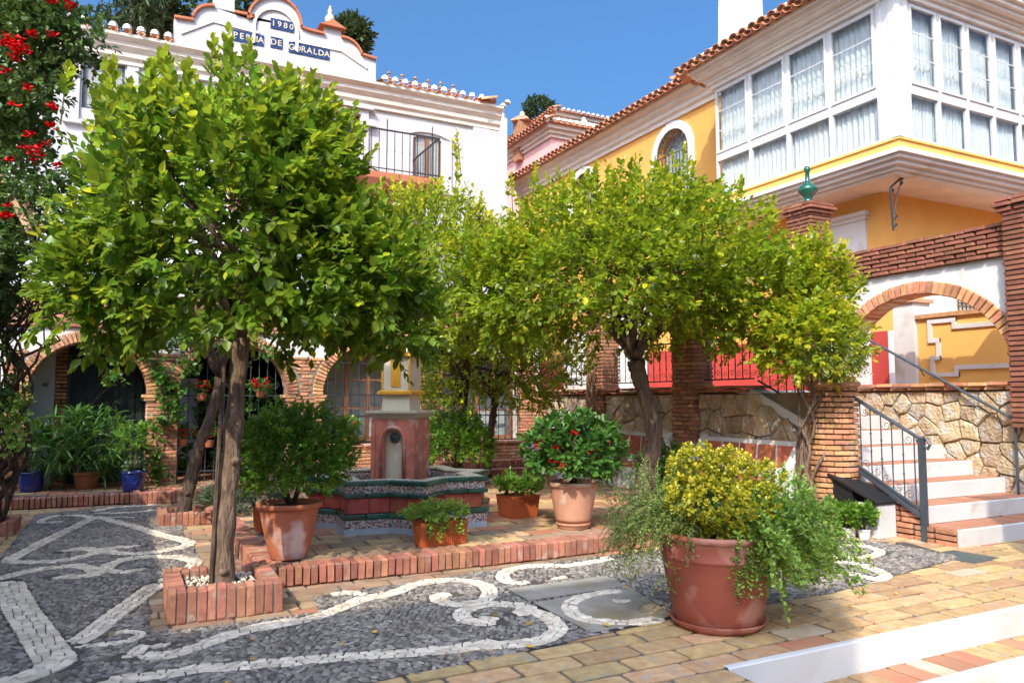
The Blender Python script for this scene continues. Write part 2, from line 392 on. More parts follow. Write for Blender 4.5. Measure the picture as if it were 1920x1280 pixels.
# unit bricks: a few irregular chamfered blocks
def unit_brick(seed, mat):
    r = random.Random(seed); mb = MB().cham((0, 0, 0), (1, 1, 1), ch=0.07)
    mb.v = [(x * (1 - 0.03 * r.random()), y * (1 - 0.06 * r.random()), z * (1 - 0.09 * r.random())) for x, y, z in mb.v]
    me = bpy.data.meshes.new("brick"); me.from_pydata(mb.v, [], mb.f)
    bm = bmesh.new(); bm.from_mesh(me); bmesh.ops.recalc_face_normals(bm, faces=bm.faces); bm.to_mesh(me); bm.free()
    me.materials.append(mat); return me
_ub = {}
def ubrick(mat, k):
    if (mat.name, k) not in _ub: _ub[(mat.name, k)] = unit_brick(k, mat)
    return _ub[(mat.name, k)]
def lay(parent, items, mat, limit=300, name='brick', stuff=None, jit=1.0, objs=True):
    """items: (pos, size, euler[, mat]). Largest in view become objects, the rest one stuff part."""
    it = sorted(items, key=lambda t: (Vector(t[0]) - CAM).length / max(sorted(t[1])[1], .01) ** 0.5)
    if not objs: limit = 0
    for i, t in enumerate(it[:limit]):
        m = t[3] if len(t) > 3 else mat
        e = [a + random.uniform(-.006, .006) * jit for a in t[2]]
        inst(name, ubrick(m, i % 4), Vector(t[0]) + Vector([random.uniform(-.003, .003) * jit for _ in range(3)]), e,
             [a * random.uniform(1 - .02 * jit, 1 + .01 * jit) for a in t[1]], parent)
    rest = it[limit:]
    groups = {}
    for t in rest: groups.setdefault((t[3] if len(t) > 3 else mat).name, []).append(t)
    for mn, g in groups.items():
        base = [np.array([v.co[:] for v in ubrick(MATS[mn], k).vertices]) for k in range(4)]
        fs = [tuple(p.vertices) for p in ubrick(MATS[mn], 0).polygons]
        mb = MB()
        for i, t in enumerate(g):
            R = np.array(Euler([a + random.uniform(-.006, .006) * jit for a in t[2]]).to_matrix())
            V = (base[i % 4] * np.array(t[1])) @ R.T + np.array(t[0]) + rng.uniform(-.003, .003, 3) * jit
            mb.add(V.tolist(), fs)
        o = mb.build(stuff or (name + 's'), MATS[mn], parent, fixn=False); o['kind'] = 'stuff'

def pip(x, y, poly):
    c = False; n = len(poly); j = n - 1
    for i in range(n):
        xi, yi = poly[i][0], poly[i][1]; xj, yj = poly[j][0], poly[j][1]
        if (yi > y) != (yj > y) and x < (xj - xi) * (y - yi) / (yj - yi) + xi: c = not c
        j = i
    return c
def catmull(P, per=6):
    P = [Vector(p) for p in P]; out = []
    for i in range(len(P) - 1):
        p0 = P[max(i - 1, 0)]; p1 = P[i]; p2 = P[i + 1]; p3 = P[min(i + 2, len(P) - 1)]
        for k in range(per):
            t = k / per
            out.append(0.5 * ((2 * p1) + (p2 - p0) * t + (2 * p0 - 5 * p1 + 4 * p2 - p3) * t * t + (3 * p1 - p0 - 3 * p2 + p3) * t ** 3))
    out.append(P[-1]); return out
def clip(poly, nx, ny, d):
    out = []; n = len(poly)
    for i in range(n):
        a = poly[i]; b = poly[(i + 1) % n]
        da = a[0] * nx + a[1] * ny - d; db = b[0] * nx + b[1] * ny - d
        if da <= 0: out.append(a)
        if (da <= 0) != (db <= 0):
            t = da / (da - db); out.append((a[0] + (b[0] - a[0]) * t, a[1] + (b[1] - a[1]) * t))
    return out
def voronoi(x0, x1, y0, y1, cell, jit=0.42, seed=0, joint=0.012):
    r = random.Random(seed); nx = max(1, round((x1 - x0) / cell)); ny = max(1, round((y1 - y0) / cell))
    dx = (x1 - x0) / nx; dy = (y1 - y0) / ny
    S = {(i, j): (x0 + (i + .5 + r.uniform(-jit, jit)) * dx, y0 + (j + .5 + r.uniform(-jit, jit)) * dy) for i in range(nx) for j in range(ny)}
    cells = []
    for (i, j), p in S.items():
        poly = [(x0, y0), (x1, y0), (x1, y1), (x0, y1)]
        poly = clip(poly, -1, 0, -x0 - joint / 2); poly = clip(poly, 1, 0, x1 - joint / 2)
        poly = clip(poly, 0, -1, -y0 - joint / 2); poly = clip(poly, 0, 1, y1 - joint / 2)
        for di in range(-2, 3):
            for dj in range(-2, 3):
                q = S.get((i + di, j + dj))
                if q is None or (di == 0 and dj == 0): continue
                vx, vy = q[0] - p[0], q[1] - p[1]; l = math.hypot(vx, vy)
                if l < 1e-6: continue
                vx /= l; vy /= l
                poly = clip(poly, vx, vy, (p[0] * vx + p[1] * vy) + l / 2 - joint / 2)
                if not poly: break
            if not poly: break
        if len(poly) >= 3:
            # drop very short edges
            q = [poly[k] for k in range(len(poly)) if math.hypot(poly[k][0] - poly[k - 1][0], poly[k][1] - poly[k - 1][1]) > 0.012]
            if len(q) >= 3: cells.append(q)
    return cells
def slab_stone(poly, P, d0, d1, bev=0.012, r=random):
    """irregular flat stone: poly 2-D, P(u,v,depth) -> xyz, from depth d0 (back) to d1 (face)"""
    n = len(poly); cx = sum(p[0] for p in poly) / n; cy = sum(p[1] for p in poly) / n
    size = max(math.hypot(p[0] - cx, p[1] - cy) for p in poly); k = max(0.4, 1 - bev / max(size, .02) * 1.4)
    mb = MB(); d1 = d1 + r.uniform(-.3, .45) * abs(d1 - d0)
    tx, ty = r.uniform(-.09, .09), r.uniform(-.09, .09)
    vs = [P(p[0], p[1], d0) for p in poly] + [P(p[0], p[1], d0 + (d1 - d0) * .6) for p in poly]
    vs += [P(cx + (p[0] - cx) * k, cy + (p[1] - cy) * k, d1 + (p[0] - cx) * tx + (p[1] - cy) * ty) for p in poly]
    vs.append(P(cx, cy, d1 + (d1 - d0) * .12))
    fs = []
    for i in range(n):
        j = (i + 1) % n
        fs += [(i, j, j + n, i + n), (i + n, j + n, j + 2 * n, i + 2 * n), (i + 2 * n, j + 2 * n, 3 * n)]
    return mb.add(vs, fs)

def strip_wall(x0, x1, holes, P, d0, d1, ztop, zbot, name, mat, parent, step=0.08):
    """Wall along s from x0 to x1 with openings; holes: (a,b,bottom_fn,top_fn). P(s, z, depth)."""
    cuts = {x0, x1}
    for (a, b, fb, ft) in holes:
        n = max(2, int((b - a) / step))
        for i in range(n + 1): cuts.add(a + (b - a) * (0.5 - 0.5 * math.cos(math.pi * i / n)))
    cuts = sorted(cuts); mb = MB()
    for a, b in zip(cuts, cuts[1:]):
        if b - a < 1e-5: continue
        m = (a + b) / 2; hs = [h for h in holes if h[0] < m < h[1]]
        segs = []
        if not hs: segs.append((zbot, zbot, ztop, ztop))
        else:
            h = hs[0]; e = 1e-6
            ba, bb = h[2](a + e), h[2](b - e); ta, tb = h[3](a + e), h[3](b - e)
            if max(ba, bb) > zbot + 1e-4: segs.append((zbot, zbot, ba, bb))
            segs.append((ta, tb, ztop, ztop))
        for (za, zb, ya, yb) in segs:
            vs = [P(a, za, d0), P(b, zb, d0), P(b, yb, d0), P(a, ya, d0), P(a, za, d1), P(b, zb, d1), P(b, yb, d1), P(a, ya, d1)]
            fs = [(0, 1, 2, 3), (7, 6, 5, 4), (0, 4, 5, 1), (3, 2, 6, 7)]
            if a in (x0,) or not hs and any(abs(a - h[1]) < 1e-6 for h in holes) or True: fs += []
            mb.add(vs, fs)
            if abs(a - x0) < 1e-6 or any(abs(a - h[1]) < 1e-6 for h in holes): mb.add(vs, [(0, 3, 7, 4)])
            if abs(b - x1) < 1e-6 or any(abs(b - h[0]) < 1e-6 for h in holes): mb.add(vs, [(1, 5, 6, 2)])
    # side jambs where a hole starts flush with solid wall
    return mb.build(name, mat, parent, fixn=False)
def arch_fn(c, r, spring, rz=None):
    rz = rz or r
    return lambda s: spring + rz * math.sqrt(max(0.0, 1 - ((s - c) / r) ** 2))
# ------------------------------------------------------------ foliage
def leaf_template(w=0.32, fold=0.10, droop=0.12):
    v = np.array([[0, 0, 0], [0.36, 0, -fold * .6], [0.72, 0, -fold * .5 - droop * .4], [1, 0, -droop],
                  [0.34, w, fold * .3], [0.70, w * .82, fold * .3 - droop * .35], [0.34, -w, fold * .3], [0.70, -w * .82, fold * .3 - droop * .35]], float)
    f = [(0, 6, 1), (0, 1, 4), (1, 6, 7), (1, 7, 2), (1, 2, 5), (1, 5, 4), (2, 7, 3), (2, 3, 5)]
    return v, np.array(f)
def small_template(w=0.3):
    v = np.array([[0, 0, 0], [0.5, w, .06], [0.5, -w, .06], [1, 0, -.05]], float)
    return v, np.array([(0, 2, 1), (1, 2, 3)])
def blade_template(w=0.06, droop=0.5):
    v = []; n = 5
    for i in range(n):
        t = i / (n - 1); ww = w * (1 - t ** 2) * (0.5 + t if t < .5 else 1)
        v += [(t, ww, -droop * t * t), (t, -ww, -droop * t * t)]
    f = []
    for i in range(n - 1):
        a = 2 * i; f += [(a, a + 1, a + 3), (a, a + 3, a + 2)]
    return np.array(v, float), np.array(f)
def frames(D, roll=None, N=None):
    D = D / np.maximum(np.linalg.norm(D, axis=1, keepdims=True), 1e-9)
    up = np.tile(np.array([0, 0, 1.0]), (len(D), 1)) if N is None else N
    S = np.cross(up, D); bad = np.linalg.norm(S, axis=1) < 1e-3
    S[bad] = np.array([1, 0, 0]); S /= np.linalg.norm(S, axis=1, keepdims=True)
    Z = np.cross(D, S)
    if roll is not None:
        c = np.cos(roll)[:, None]; s = np.sin(roll)[:, None]
        S, Z = S * c + Z * s, Z * c - S * s
    return D, S, Z
def leaves(name, mat, parent, P, D, Ls, young=None, tmpl=None, roll=.5, wvar=.15, kind='stuff', singles=0, singlename='leaf', N=None):
    P = np.asarray(P, float); D = np.asarray(D, float); Ls = np.asarray(Ls, float)
    tv, tf = tmpl if tmpl is not None else leaf_template()
    n = len(P); young = np.zeros(n) if young is None else np.asarray(young, float)
    rl = rng.normal(0, roll, n); X, Y, Z = frames(D, rl, N)
    if singles:      # the leaves that show largest become objects of their own
        d = np.linalg.norm(P - np.array(CAM), axis=1) / Ls
        order = np.argsort(d); one = order[:singles]; rest = order[singles:]
        mes = []
        for yv in (0.0, .25, .6, 1.0):
            me = bpy.data.meshes.new(singlename); me.from_pydata(tv.tolist(), [], tf.tolist())
            me.polygons.foreach_set("use_smooth", [True] * len(tf)); me.materials.append(mat)
            at = me.attributes.new("young", 'FLOAT', 'POINT'); at.data.foreach_set("value", np.full(len(tv), yv)); mes.append(me)
        for i in one:
            m = Matrix(((X[i][0], Y[i][0], Z[i][0]), (X[i][1], Y[i][1], Z[i][1]), (X[i][2], Y[i][2], Z[i][2])))
            inst(singlename, mes[int(min(3, young[i] * 3.99))], P[i], m.to_euler(), (Ls[i],) * 3, parent)
        P, X, Y, Z, Ls, young = P[rest], X[rest], Y[rest], Z[rest], Ls[rest], young[rest]; n = len(P)
    off = np.array(WL.get(parent.name, (0, 0, 0))) if parent else np.zeros(3)
    wv = rng.uniform(1 - wvar, 1 + wvar, n)[:, None, None]
    T = tv[None]
    V = (P - off)[:, None, :] + Ls[:, None, None] * (T[..., 0:1] * X[:, None] + T[..., 1:2] * wv * Y[:, None] + T[..., 2:3] * rng.uniform(.2, 2.4, n)[:, None, None] * Z[:, None])
    k = len(tv); F = (tf[None] + (np.arange(n) * k)[:, None, None]).reshape(-1, 3)
    me = bpy.data.meshes.new(name); me.vertices.add(n * k); me.vertices.foreach_set("co", V.reshape(-1))
    me.loops.add(F.size); me.loops.foreach_set("vertex_index", F.reshape(-1).astype(np.int32))
    me.polygons.add(len(F)); me.polygons.foreach_set("loop_start", np.arange(0, F.size, 3, dtype=np.int32))
    me.polygons.foreach_set("use_smooth", np.ones(len(F), bool))
    me.update(calc_edges=True)
    at = me.attributes.new("young", 'FLOAT', 'POINT'); at.data.foreach_set("value", np.repeat(young, k))
    me.materials.append(mat)
    o = bpy.data.objects.new(name, me); COL.objects.link(o)
    if parent: o.parent = parent; WL[o.name] = tuple(off)
    if kind: o['kind'] = kind
    return o

def unit(v): return v / np.maximum(np.linalg.norm(v, axis=-1, keepdims=True), 1e-9)
def lump_noise(p, seed, k=1.3):
    r = np.random.default_rng(seed); s = 0
    for i in range(5):
        w = r.normal(0, k * (1 + i * .6), 3); s = s + math.cos(r.uniform(0, 6)) * 0 + np.sin(p @ w + r.uniform(0, 6.28)) / (1 + i * .5)
    return s / 2.3
def shoots(base, dirs, length, nleaf, Ls, sprig_ang=0.85, ymix=1.0, ytip=0.55):
    """leaves spiralling along upright shoots; returns P, D, L, young"""
    n = len(base); P = []; D = []; LL = []; Y = []
    dirs = unit(dirs)
    a = np.cross(dirs, np.array([0.3, 0.2, 1.0])); a = unit(a); b = np.cross(dirs, a)
    ph = rng.uniform(0, 6.28, n)
    for k in range(nleaf):
        t = (k + .5) / nleaf
        ang = ph + k * 2.4
        rd = a * np.cos(ang)[:, None] + b * np.sin(ang)[:, None]
        p = base + dirs * (length * t)[:, None]
        sa = sprig_ang * (1.15 - 0.75 * t)
        d = dirs * math.cos(sa) + rd * math.sin(sa) + rng.normal(0, .16, (n, 3))
        P.append(p); D.append(d); LL.append(Ls * (1.0 - 0.38 * t ** 2) * rng.uniform(.75, 1.15, n))
        Y.append(np.clip(ymix * (ytip * t + rng.normal(0, .10, n)), 0, 1))
    return np.concatenate(P), np.concatenate(D), np.concatenate(LL), np.concatenate(Y)

def branch_net(mb, start, target, r0, r1, wob=.08, n=7, seed=0):
    r = random.Random(seed); s = Vector(start); e = Vector(target); pts = []; rs = []
    for i in range(n + 1):
        t = i / n; p = s.lerp(e, t)
        p += Vector((r.uniform(-1, 1), r.uniform(-1, 1), r.uniform(-.6, .8))) * wob * math.sin(math.pi * t)
        p.z += (e - s).length * 0.10 * math.sin(math.pi * t)
        pts.append(p); rs.append(r0 + (r1 - r0) * t)
    mb.tube(pts, rs, 6); return pts

def citrus(name, label, base, trunk, tr, centre, rad3, nshoot, leafL, mat, seed=1, lower_cut=-.75, sing=220, barkm=None,
           tall=(), ymix=1.0, nleaf=9, group=None, nb=9, shootL=.30, inner=.35, noise=.22, gap=0.0, pn=2.7, lobes=()):
    global rng
    rng = np.random.default_rng(seed)
    root = thing(name, label, 'tree', base, group)
    C = np.array(centre); R = np.array(rad3)
    tb = MB()
    pts = catmull(trunk, 4); m = len(pts)
    rs = []
    for i in range(m):
        t = i / (m - 1); rr = tr[0] + (tr[1] - tr[0]) * t + tr[0] * .35 * max(0, 1 - t * 6) + tr[1] * .3 * max(0, (t - .85) * 6)
        rs.append(rr * (1 + .09 * math.sin(i * 2.1 + seed) + .06 * math.sin(i * 5.3)))
    tb.tube(pts, rs, 12)
    for i in range(5):      # knots
        k = random.Random(seed * 9 + i); q = pts[k.randrange(1, m - 1)]; a = k.uniform(0, 6.28)
        tb.lathe([(0.001, -.04), (.03, -.025), (.042, 0), (.03, .025), (.001, .04)], (q.x + math.cos(a) * tr[0] * .8, q.y + math.sin(a) * tr[0] * .8, q.z), 7)
    tb.build('trunk', barkm or bark, root, smooth=True)
    top = Vector(pts[-1]); bb = MB(); tips = []
    r = random.Random(seed)
    for i in range(nb):
        a = 2 * math.pi * (i + r.uniform(-.3, .3)) / nb; el = r.uniform(-.15, .9)
        tg = Vector((C[0] + R[0] * .62 * math.cos(a) * math.cos(el), C[1] + R[1] * .62 * math.sin(a) * math.cos(el), C[2] + R[2] * .55 * math.sin(el) - R[2] * .1))
        bp = branch_net(bb, top, tg, tr[1] * .55, tr[1] * .17, R[0] * .12, 7, seed * 31 + i)
        for j in range(5):
            s = bp[r.randrange(2, len(bp))]
            e = s + Vector((r.uniform(-1, 1) * R[0] * .4, r.uniform(-1, 1) * R[1] * .4, r.uniform(-.1, .6) * R[2] * .6))
            b2 = branch_net(bb, s, e, tr[1] * .16, .006, R[0] * .05, 5, seed * 77 + i * 9 + j)
            for k in range(2):
                s2 = b2[r.randrange(1, len(b2))]
                e2 = s2 + Vector((r.uniform(-1, 1), r.uniform(-1, 1), r.uniform(-.2, .8))) * R[0] * .2
                bb.tube([s2, s2.lerp(e2, .5) + Vector((0, 0, .02)), e2], [.007, .005, .003], 4)
    bo = bb.build('branches', barkm or bark, root, smooth=True)
    # shoots through the crown
    u = unit(rng.normal(0, 1, (nshoot * 3, 3)))
    u = u[u[:, 2] > lower_cut][:nshoot]
    pq = np.where(u[:, 2:3] > 0, 2.0, pn); u = u / (np.abs(u) ** pq).sum(1, keepdims=True) ** (1 / pq)
    q = 1 + noise * lump_noise(unit(u) * 2.2, seed, 1.5)
    rr = np.where(rng.random(len(u)) < inner, rng.uniform(.35, .85, len(u)), rng.uniform(.82, 1.0, len(u)))
    B = C + u * R * (rr * q)[:, None]
    for li, (lc, lr, ln) in enumerate(lobes):      # side masses that make the outline uneven
        u2 = unit(rng.normal(0, 1, (ln, 3))); r2 = np.where(rng.random(ln) < inner, rng.uniform(.3, .85, ln), rng.uniform(.85, 1.0, ln))
        q2 = 1 + noise * lump_noise(u2 * 2.2, seed + 20 + li, 1.5)
        B = np.concatenate([B, np.array(lc) + u2 * np.array(lr) * (r2 * q2)[:, None]]); u = np.concatenate([u, u2]); rr = np.concatenate([rr, r2])
    if gap > 0:
        nz = lump_noise(B, seed + 5, 2.6); keep = nz > -1 + gap; B = B[keep]; u = u[keep]; rr = rr[keep]
    D = unit(u * R / R.max()) * .65 + np.array([0, 0, .75]) + rng.normal(0, .33, (len(B), 3))
    low = u[:, 2] < -.2
    D[low] = unit(u[low]) * .9 + np.array([0, 0, .1]) + rng.normal(0, .4, (low.sum(), 3))
    sl = rng.uniform(.55, 1.25, len(B)) * shootL
    LL = np.full(len(B), leafL) * rng.uniform(.8, 1.15, len(B))
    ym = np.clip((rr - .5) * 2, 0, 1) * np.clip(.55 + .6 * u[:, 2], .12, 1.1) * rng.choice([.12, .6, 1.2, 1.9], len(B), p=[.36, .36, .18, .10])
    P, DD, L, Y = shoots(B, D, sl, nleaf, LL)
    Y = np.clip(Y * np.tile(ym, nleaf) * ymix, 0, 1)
    Y = np.where(rng.random(len(Y)) < .025, 1.0, Y); L = L * rng.uniform(.62, 1.12, len(L))
    TB = []; TD = []; TL = []
    for (tp, ln) in tall:      # long upright shoots that break the outline
        TB.append(np.array(tp)); TD.append(np.array([rng.normal(0, .12), rng.normal(0, .12), 1.0])); TL.append(ln)
    if TB:
        TB = np.array(TB); TD = np.array(TD); TL = np.array(TL)
        for k in range(2):
            P2, D2, L2, Y2 = shoots(TB + rng.normal(0, .05 * k, TB.shape), TD, TL * (1 - .3 * k), 14, np.full(len(TB), leafL * .95), .75)
            P = np.concatenate([P, P2]); DD = np.concatenate([DD, D2]); L = np.concatenate([L, L2]); Y = np.concatenate([Y, np.clip(Y2 * 1.2 * ymix, 0, 1)])
        tb2 = MB()
        for b_, d_, l_ in zip(TB, TD, TL): tb2.tube([b_ - unit(d_) * .25, b_ + unit(d_) * l_], [.008, .003], 5)
        tb2.build('shoot_stems', twig_gr, root)
    sb = MB()
    sel = rng.choice(len(B), min(len(B), 500), replace=False)
    for i in sel:
        d_ = unit(D[i]); sb.tube([B[i] - d_ * .12, B[i] + d_ * sl[i] * .9], [.0055, .0025], 4, cap=False)
    o = sb.build('twigs', twig_gr, root, fixn=False); o['kind'] = 'stuff'
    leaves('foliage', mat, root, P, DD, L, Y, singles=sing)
    return root

def bush(root, mat, C, R, n, leafL, nleaf=6, shootL=.12, lower=-.5, ymix=.6, tmpl=None, up=.5, inner=.4, name='foliage', sing=0, seed=3, noise=.15, stems=6, stemmat=None, ang=.85):
    global rng
    rng = np.random.default_rng(seed)
    C = np.array(C, float); R = np.array(R, float)
    u = unit(rng.normal(0, 1, (n * 3, 3))); u = u[u[:, 2] > lower][:n]
    q = 1 + noise * lump_noise(u * 2, seed)
    rr = np.where(rng.random(len(u)) < inner, rng.uniform(.3, .85, len(u)), rng.uniform(.85, 1.0, len(u)))
    B = C + u * R * (rr * q)[:, None]
    D = unit(u) * .8 + np.array([0, 0, up]) + rng.normal(0, .3, (len(B), 3))
    P, DD, L, Y = shoots(B, D, np.full(len(B), shootL) * rng.uniform(.6, 1.2, len(B)), nleaf, np.full(len(B), leafL), ang)
    Y = np.clip(Y * ymix * np.tile(rng.choice([.3, 1, 1.5], len(B)), nleaf), 0, 1)
    if stems:
        mb = MB(); r = random.Random(seed)
        for i in range(stems):
            a = r.uniform(0, 6.28); e = Vector((C[0] + R[0] * .7 * math.cos(a), C[1] + R[1] * .7 * math.sin(a), C[2] + R[2] * r.uniform(.1, .8)))
            s = Vector((C[0] + math.cos(a) * .03, C[1] + math.sin(a) * .03, C[2] - R[2] * 1.05))
            branch_net(mb, s, e, .012, .004, .06, 5, seed * 5 + i)
        mb.build('stems', stemmat or twig, root, smooth=True)
    return leaves(name, mat, root, P, DD, L, Y, tmpl=tmpl, singles=sing)

def pot_lathe(c, rt, rb, h, rim=.04, rimw=.015, n=32, bands=()):
    """hollow flared pot, outside up, over the rim, down inside to the soil"""
    prof = [(rb * .98, 0), (rb, .01)]
    m = 9
    for i in range(1, m):
        t = i / m; r = rb + (rt - rb) * (t ** .8); z = h * t
        if z > h - rim * 1.1: break
        for bz in bands:
            if abs(t - bz) < .5 / m: prof += [(r, z - .012), (r + .007, z - .008), (r + .007, z + .008), (r + .001, z + .012)]
        prof.append((r, z))
    rr = rt
    prof += [(rr - .002, h - rim), (rr + rimw, h - rim + .004), (rr + rimw, h - .006), (rr + rimw - .006, h), (rr - .012, h), (rr - .02, h - .01), (rr - .03, h - rim - .02)]
    return MB().lathe(prof, c, n)
def flowers(root, pts, size, mat, name='flower', petals=6):
    for i, p in enumerate(pts):
        mb = MB(); r = random.Random(i * 7 + 1)
        for k in range(petals):
            a = k * 2 * math.pi / petals + r.uniform(-.3, .3); el = r.uniform(-.3, .9)
            d = Vector((math.cos(a) * math.cos(el), math.sin(a) * math.cos(el), math.sin(el))); s = d.cross(Vector((0, 0, 1)))
            s = s.normalized() if s.length > .01 else Vector((1, 0, 0)); P = Vector(p); z = d.cross(s) * .2 * size
            mb.add([P, P + d * size * .6 + s * size * .38 + z, P + d * size * 1.05, P + d * size * .6 - s * size * .38 + z, P + d * size * .55 - z * .6], [(0, 3, 4), (0, 4, 1), (4, 3, 2), (4, 2, 1)])
        mb.build(name, mat, root)
# ------------------------------------------------------------ ground, paving, mosaic
struct("ground", MB().box(-300, 300, -300, 300, -0.9, -0.45), asphalt, fixn=True)
court = MB()
court.box(-9, 3.25, -8, 14.3, -.44, -.004)
court.box(3.25, 17, 3.6, 14.3, -.44, -.004)
struct("courtyard_ground", court, grout)

Z0 = lambda x, y: tuple(on_z(x, y, 0.0))[:2]
mos = [(-1.1, 3.9)] + [(-1.1, 8.9), (-1.08, 12.6)] + [Z0(*p) for p in ((258, 946), (345, 958), (341, 995), (368, 1040), (383, 1066), (327, 1106), (278, 1114), (282, 1188),
       (420, 1172), (602, 1149), (587, 1120), (760, 1096), (1000, 1060), (1145, 1043), (1250, 1030))] + [(6.6, 6.75), (7.4, 6.1)] + \
      [Z0(*p) for p in ((1700, 1018), (1800, 1047), (1560, 1113), (1262, 1162), (1100, 1197), (900, 1240), (700, 1281))] + [(0.3, 4.05)]
mosaic_root = thing("pebble_mosaic", None, None, (2, 7, 0)); mosaic_root['kind'] = 'structure'
MB().prism(mos, 'z', -.003, .011).build("mosaic_bed", grout_dk, mosaic_root)
# path stones
pv = thing("courtyard_paving", None, None, (4, 4, 0)); pv['kind'] = 'structure'
def inset_ok(x, y): return pip(x, y, mos)
items = []
rng2 = random.Random(4)
row = 0; y = 3.6 - .205 * 13
box1 = (0.33, 1.09, 6.0, 6.85)
while y < 13.2:
    w = 0.205; x = -6 + (row % 2) * .21 + rng2.uniform(-.02, .02)
    while x < 12.5:
        l = 0.42 * rng2.uniform(.94, 1.05)
        cx, cy = x + l / 2, y + w / 2; x += l
        if cy < 3.6:
            if cx - l / 2 > 3.15: continue
            if cx + l / 2 > 3.245:
                e_ = 3.245 - (cx - l / 2); cx = cx - l / 2 + e_ / 2; l = e_
        if all(inset_ok(cx + a, cy + b) for a, b in ((-.25, -.13), (.25, -.13), (.25, .13), (-.25, .13))): continue
        if cx > 1.35 and cy > 7.2 and cx < 7.8: continue
        if cx > 8.3 and cy > 5.4: continue
        d = (Vector((cx, cy, 0)) - CAM)
        fr = d.dot(FW)
        if fr < 2.5: continue
        hx = abs(d.dot(_r) / fr)
        if hx > .78 or fr > 14: continue
        worn = (-.3 < cx < 1.6 and 5.0 < cy < 13.2) or (cx < 5 and 5.9 < cy < 7) or (cx < 1.2 and cy < 5)
        t = rng2.random()
        mt = paving_br if (worn and t < .75) else (paving_wh if t > .93 else (paving_rd if t > .91 else paving))
        items.append(((cx, cy, -.010 + rng2.uniform(-.0015, .0015)), (l - .014, w - .014, .036), (rng2.uniform(-.004, .004), rng2.uniform(-.004, .004), rng2.uniform(-.01, .01)), mt))
    y += w; row += 1
lay(pv, items, paving, 300, 'paving_stone', 'paving_stones')

# white marble ribbons of the mosaic: (points in the photograph on the ground plane, width in metres)
def z1(*p): return [(0 + a * .2969, 900 + b * .2969) for a, b in p]
def z2(*p): return [(400 + a * .3125, 900 + b * .3125) for a, b in p]
def z3(*p): return [(900 + a * .28125, 960 + b * .28125) for a, b in p]
def z4(*p): return [(1380 + a * .28125, 960 + b * .28125) for a, b in p]
bands = [
 (z1((600, 238), (330, 370), (140, 470), (60, 515), (160, 527), (330, 522), (480, 500), (600, 465), (600, 448), (490, 440), (395, 462)), .17),
 (z1((600, 238), (800, 285), (1010, 350), (1195, 402), (1080, 445), (900, 470), (740, 468), (660, 448), (740, 432), (890, 424)), .17),
 (z1((380, 225), (300, 245), (255, 270), (330, 272), (420, 262)), .12), (z1((380, 230), (480, 228), (560, 236), (620, 240)), .13),
 (z1((620, 245), (760, 238), (850, 243)), .11),
 (z1((590, 205), (700, 180), (860, 168), (1000, 160)), .13), (z1((600, 212), (760, 212), (880, 205), (1000, 190)), .13),
 (z1((-60, 640), (60, 615), (200, 580), (350, 560), (490, 550), (590, 575), (590, 605), (470, 618), (330, 622)), .17),
 (z1((655, 580), (720, 530), (850, 498), (1000, 490), (1140, 497), (1235, 525), (1150, 590), (1020, 655)), .17),
 (z1((655, 575), (780, 590), (920, 560)), .13),
 (z1((1000, 660), (850, 770), (700, 880), (560, 990), (440, 1050)), .20),
 (z1((50, 650), (110, 790), (190, 910), (270, 1030), (340, 1130), (360, 1190)), .27),
 (z1((400, 1110), (330, 1190), (180, 1250), (20, 1300), (-150, 1360)), .22),
 (z1((460, 1062), (640, 1052), (800, 1032), (880, 1000), (880, 972), (790, 968), (700, 995)), .085),
 (z1((760, 1130), (850, 1110), (900, 1060), (930, 1045)), .12), (z1((940, 1060), (1010, 1062), (1080, 1040)), .09),
 (z1((880, 1115), (1050, 1120), (1250, 1062), (1500, 975), (1700, 920), (1886, 888)) + z2((250, 905), (450, 865), (620, 830), (790, 765), (910, 720), (1060, 690), (1200, 640), (1350, 612), (1500, 610), (1625, 640), (1660, 690), (1610, 735), (1480, 755), (1370, 738), (1345, 705), (1440, 697)), .165),
 (z2((700, 702), (800, 684), (930, 697)), .12),
 (z2((1700, 865), (1600, 865), (1510, 845), (1490, 810), (1560, 770), (1700, 752), (1850, 768), (1920, 790)) + z3((230, 690), (360, 670), (480, 735), (520, 800), (400, 870), (200, 895), (30, 900)) + z2((1700, 980), (1400, 1032), (1100, 1052), (800, 1072), (500, 1098), (150, 1128), (-100, 1145)) + z1((1100, 1230), (850, 1262), (600, 1300)), .165),
 (z3((-20, 735), (60, 715), (120, 740)), .12),
 (z3((960, 540), (820, 550), (680, 580), (600, 630), (620, 690), (720, 735), (880, 750), (1060, 748), (1230, 715)), .15),
 (z3((880, 600), (950, 612), (1010, 600)), .10),
 (z3((340, 480), (200, 475), (150, 430), (230, 385), (380, 365), (560, 365), (720, 345), (900, 310)), .16),
 (z3((470, 450), (540, 450), (580, 438)), .10),
 (z4((640, 235), (780, 226), (900, 243), (960, 275), (900, 305), (760, 312), (620, 305)), .13),
 (z4((600, 340), (760, 345), (880, 375), (1000, 430), (930, 455), (820, 430), (690, 412)), .14),
]
slabs = [z3((175, 522), (850, 436), (985, 503), (320, 605)), z3((350, 615), (1000, 507), (1290, 700), (1190, 735), (740, 822))]
mb = MB()
for i, sl in enumerate(slabs):
    q = [Z0(*p) for p in sl]
    c = (sum(a for a, b in q) / len(q), sum(b for a, b in q) / len(q))
    MB().prism([(c[0] + (a - c[0]) * 1.03, c[1] + (b - c[1]) * 1.03) for a, b in q], 'z', .0135, .0155).build("slab_joint", dark, mosaic_root)
    MB().prism([(c[0] + (a - c[0]) * .985, c[1] + (b - c[1]) * .985) for a, b in q], 'z', .014, .0195).build("cover_slab", slate, mosaic_root)
slabw = [[Z0(*p) for p in sl] for sl in slabs]
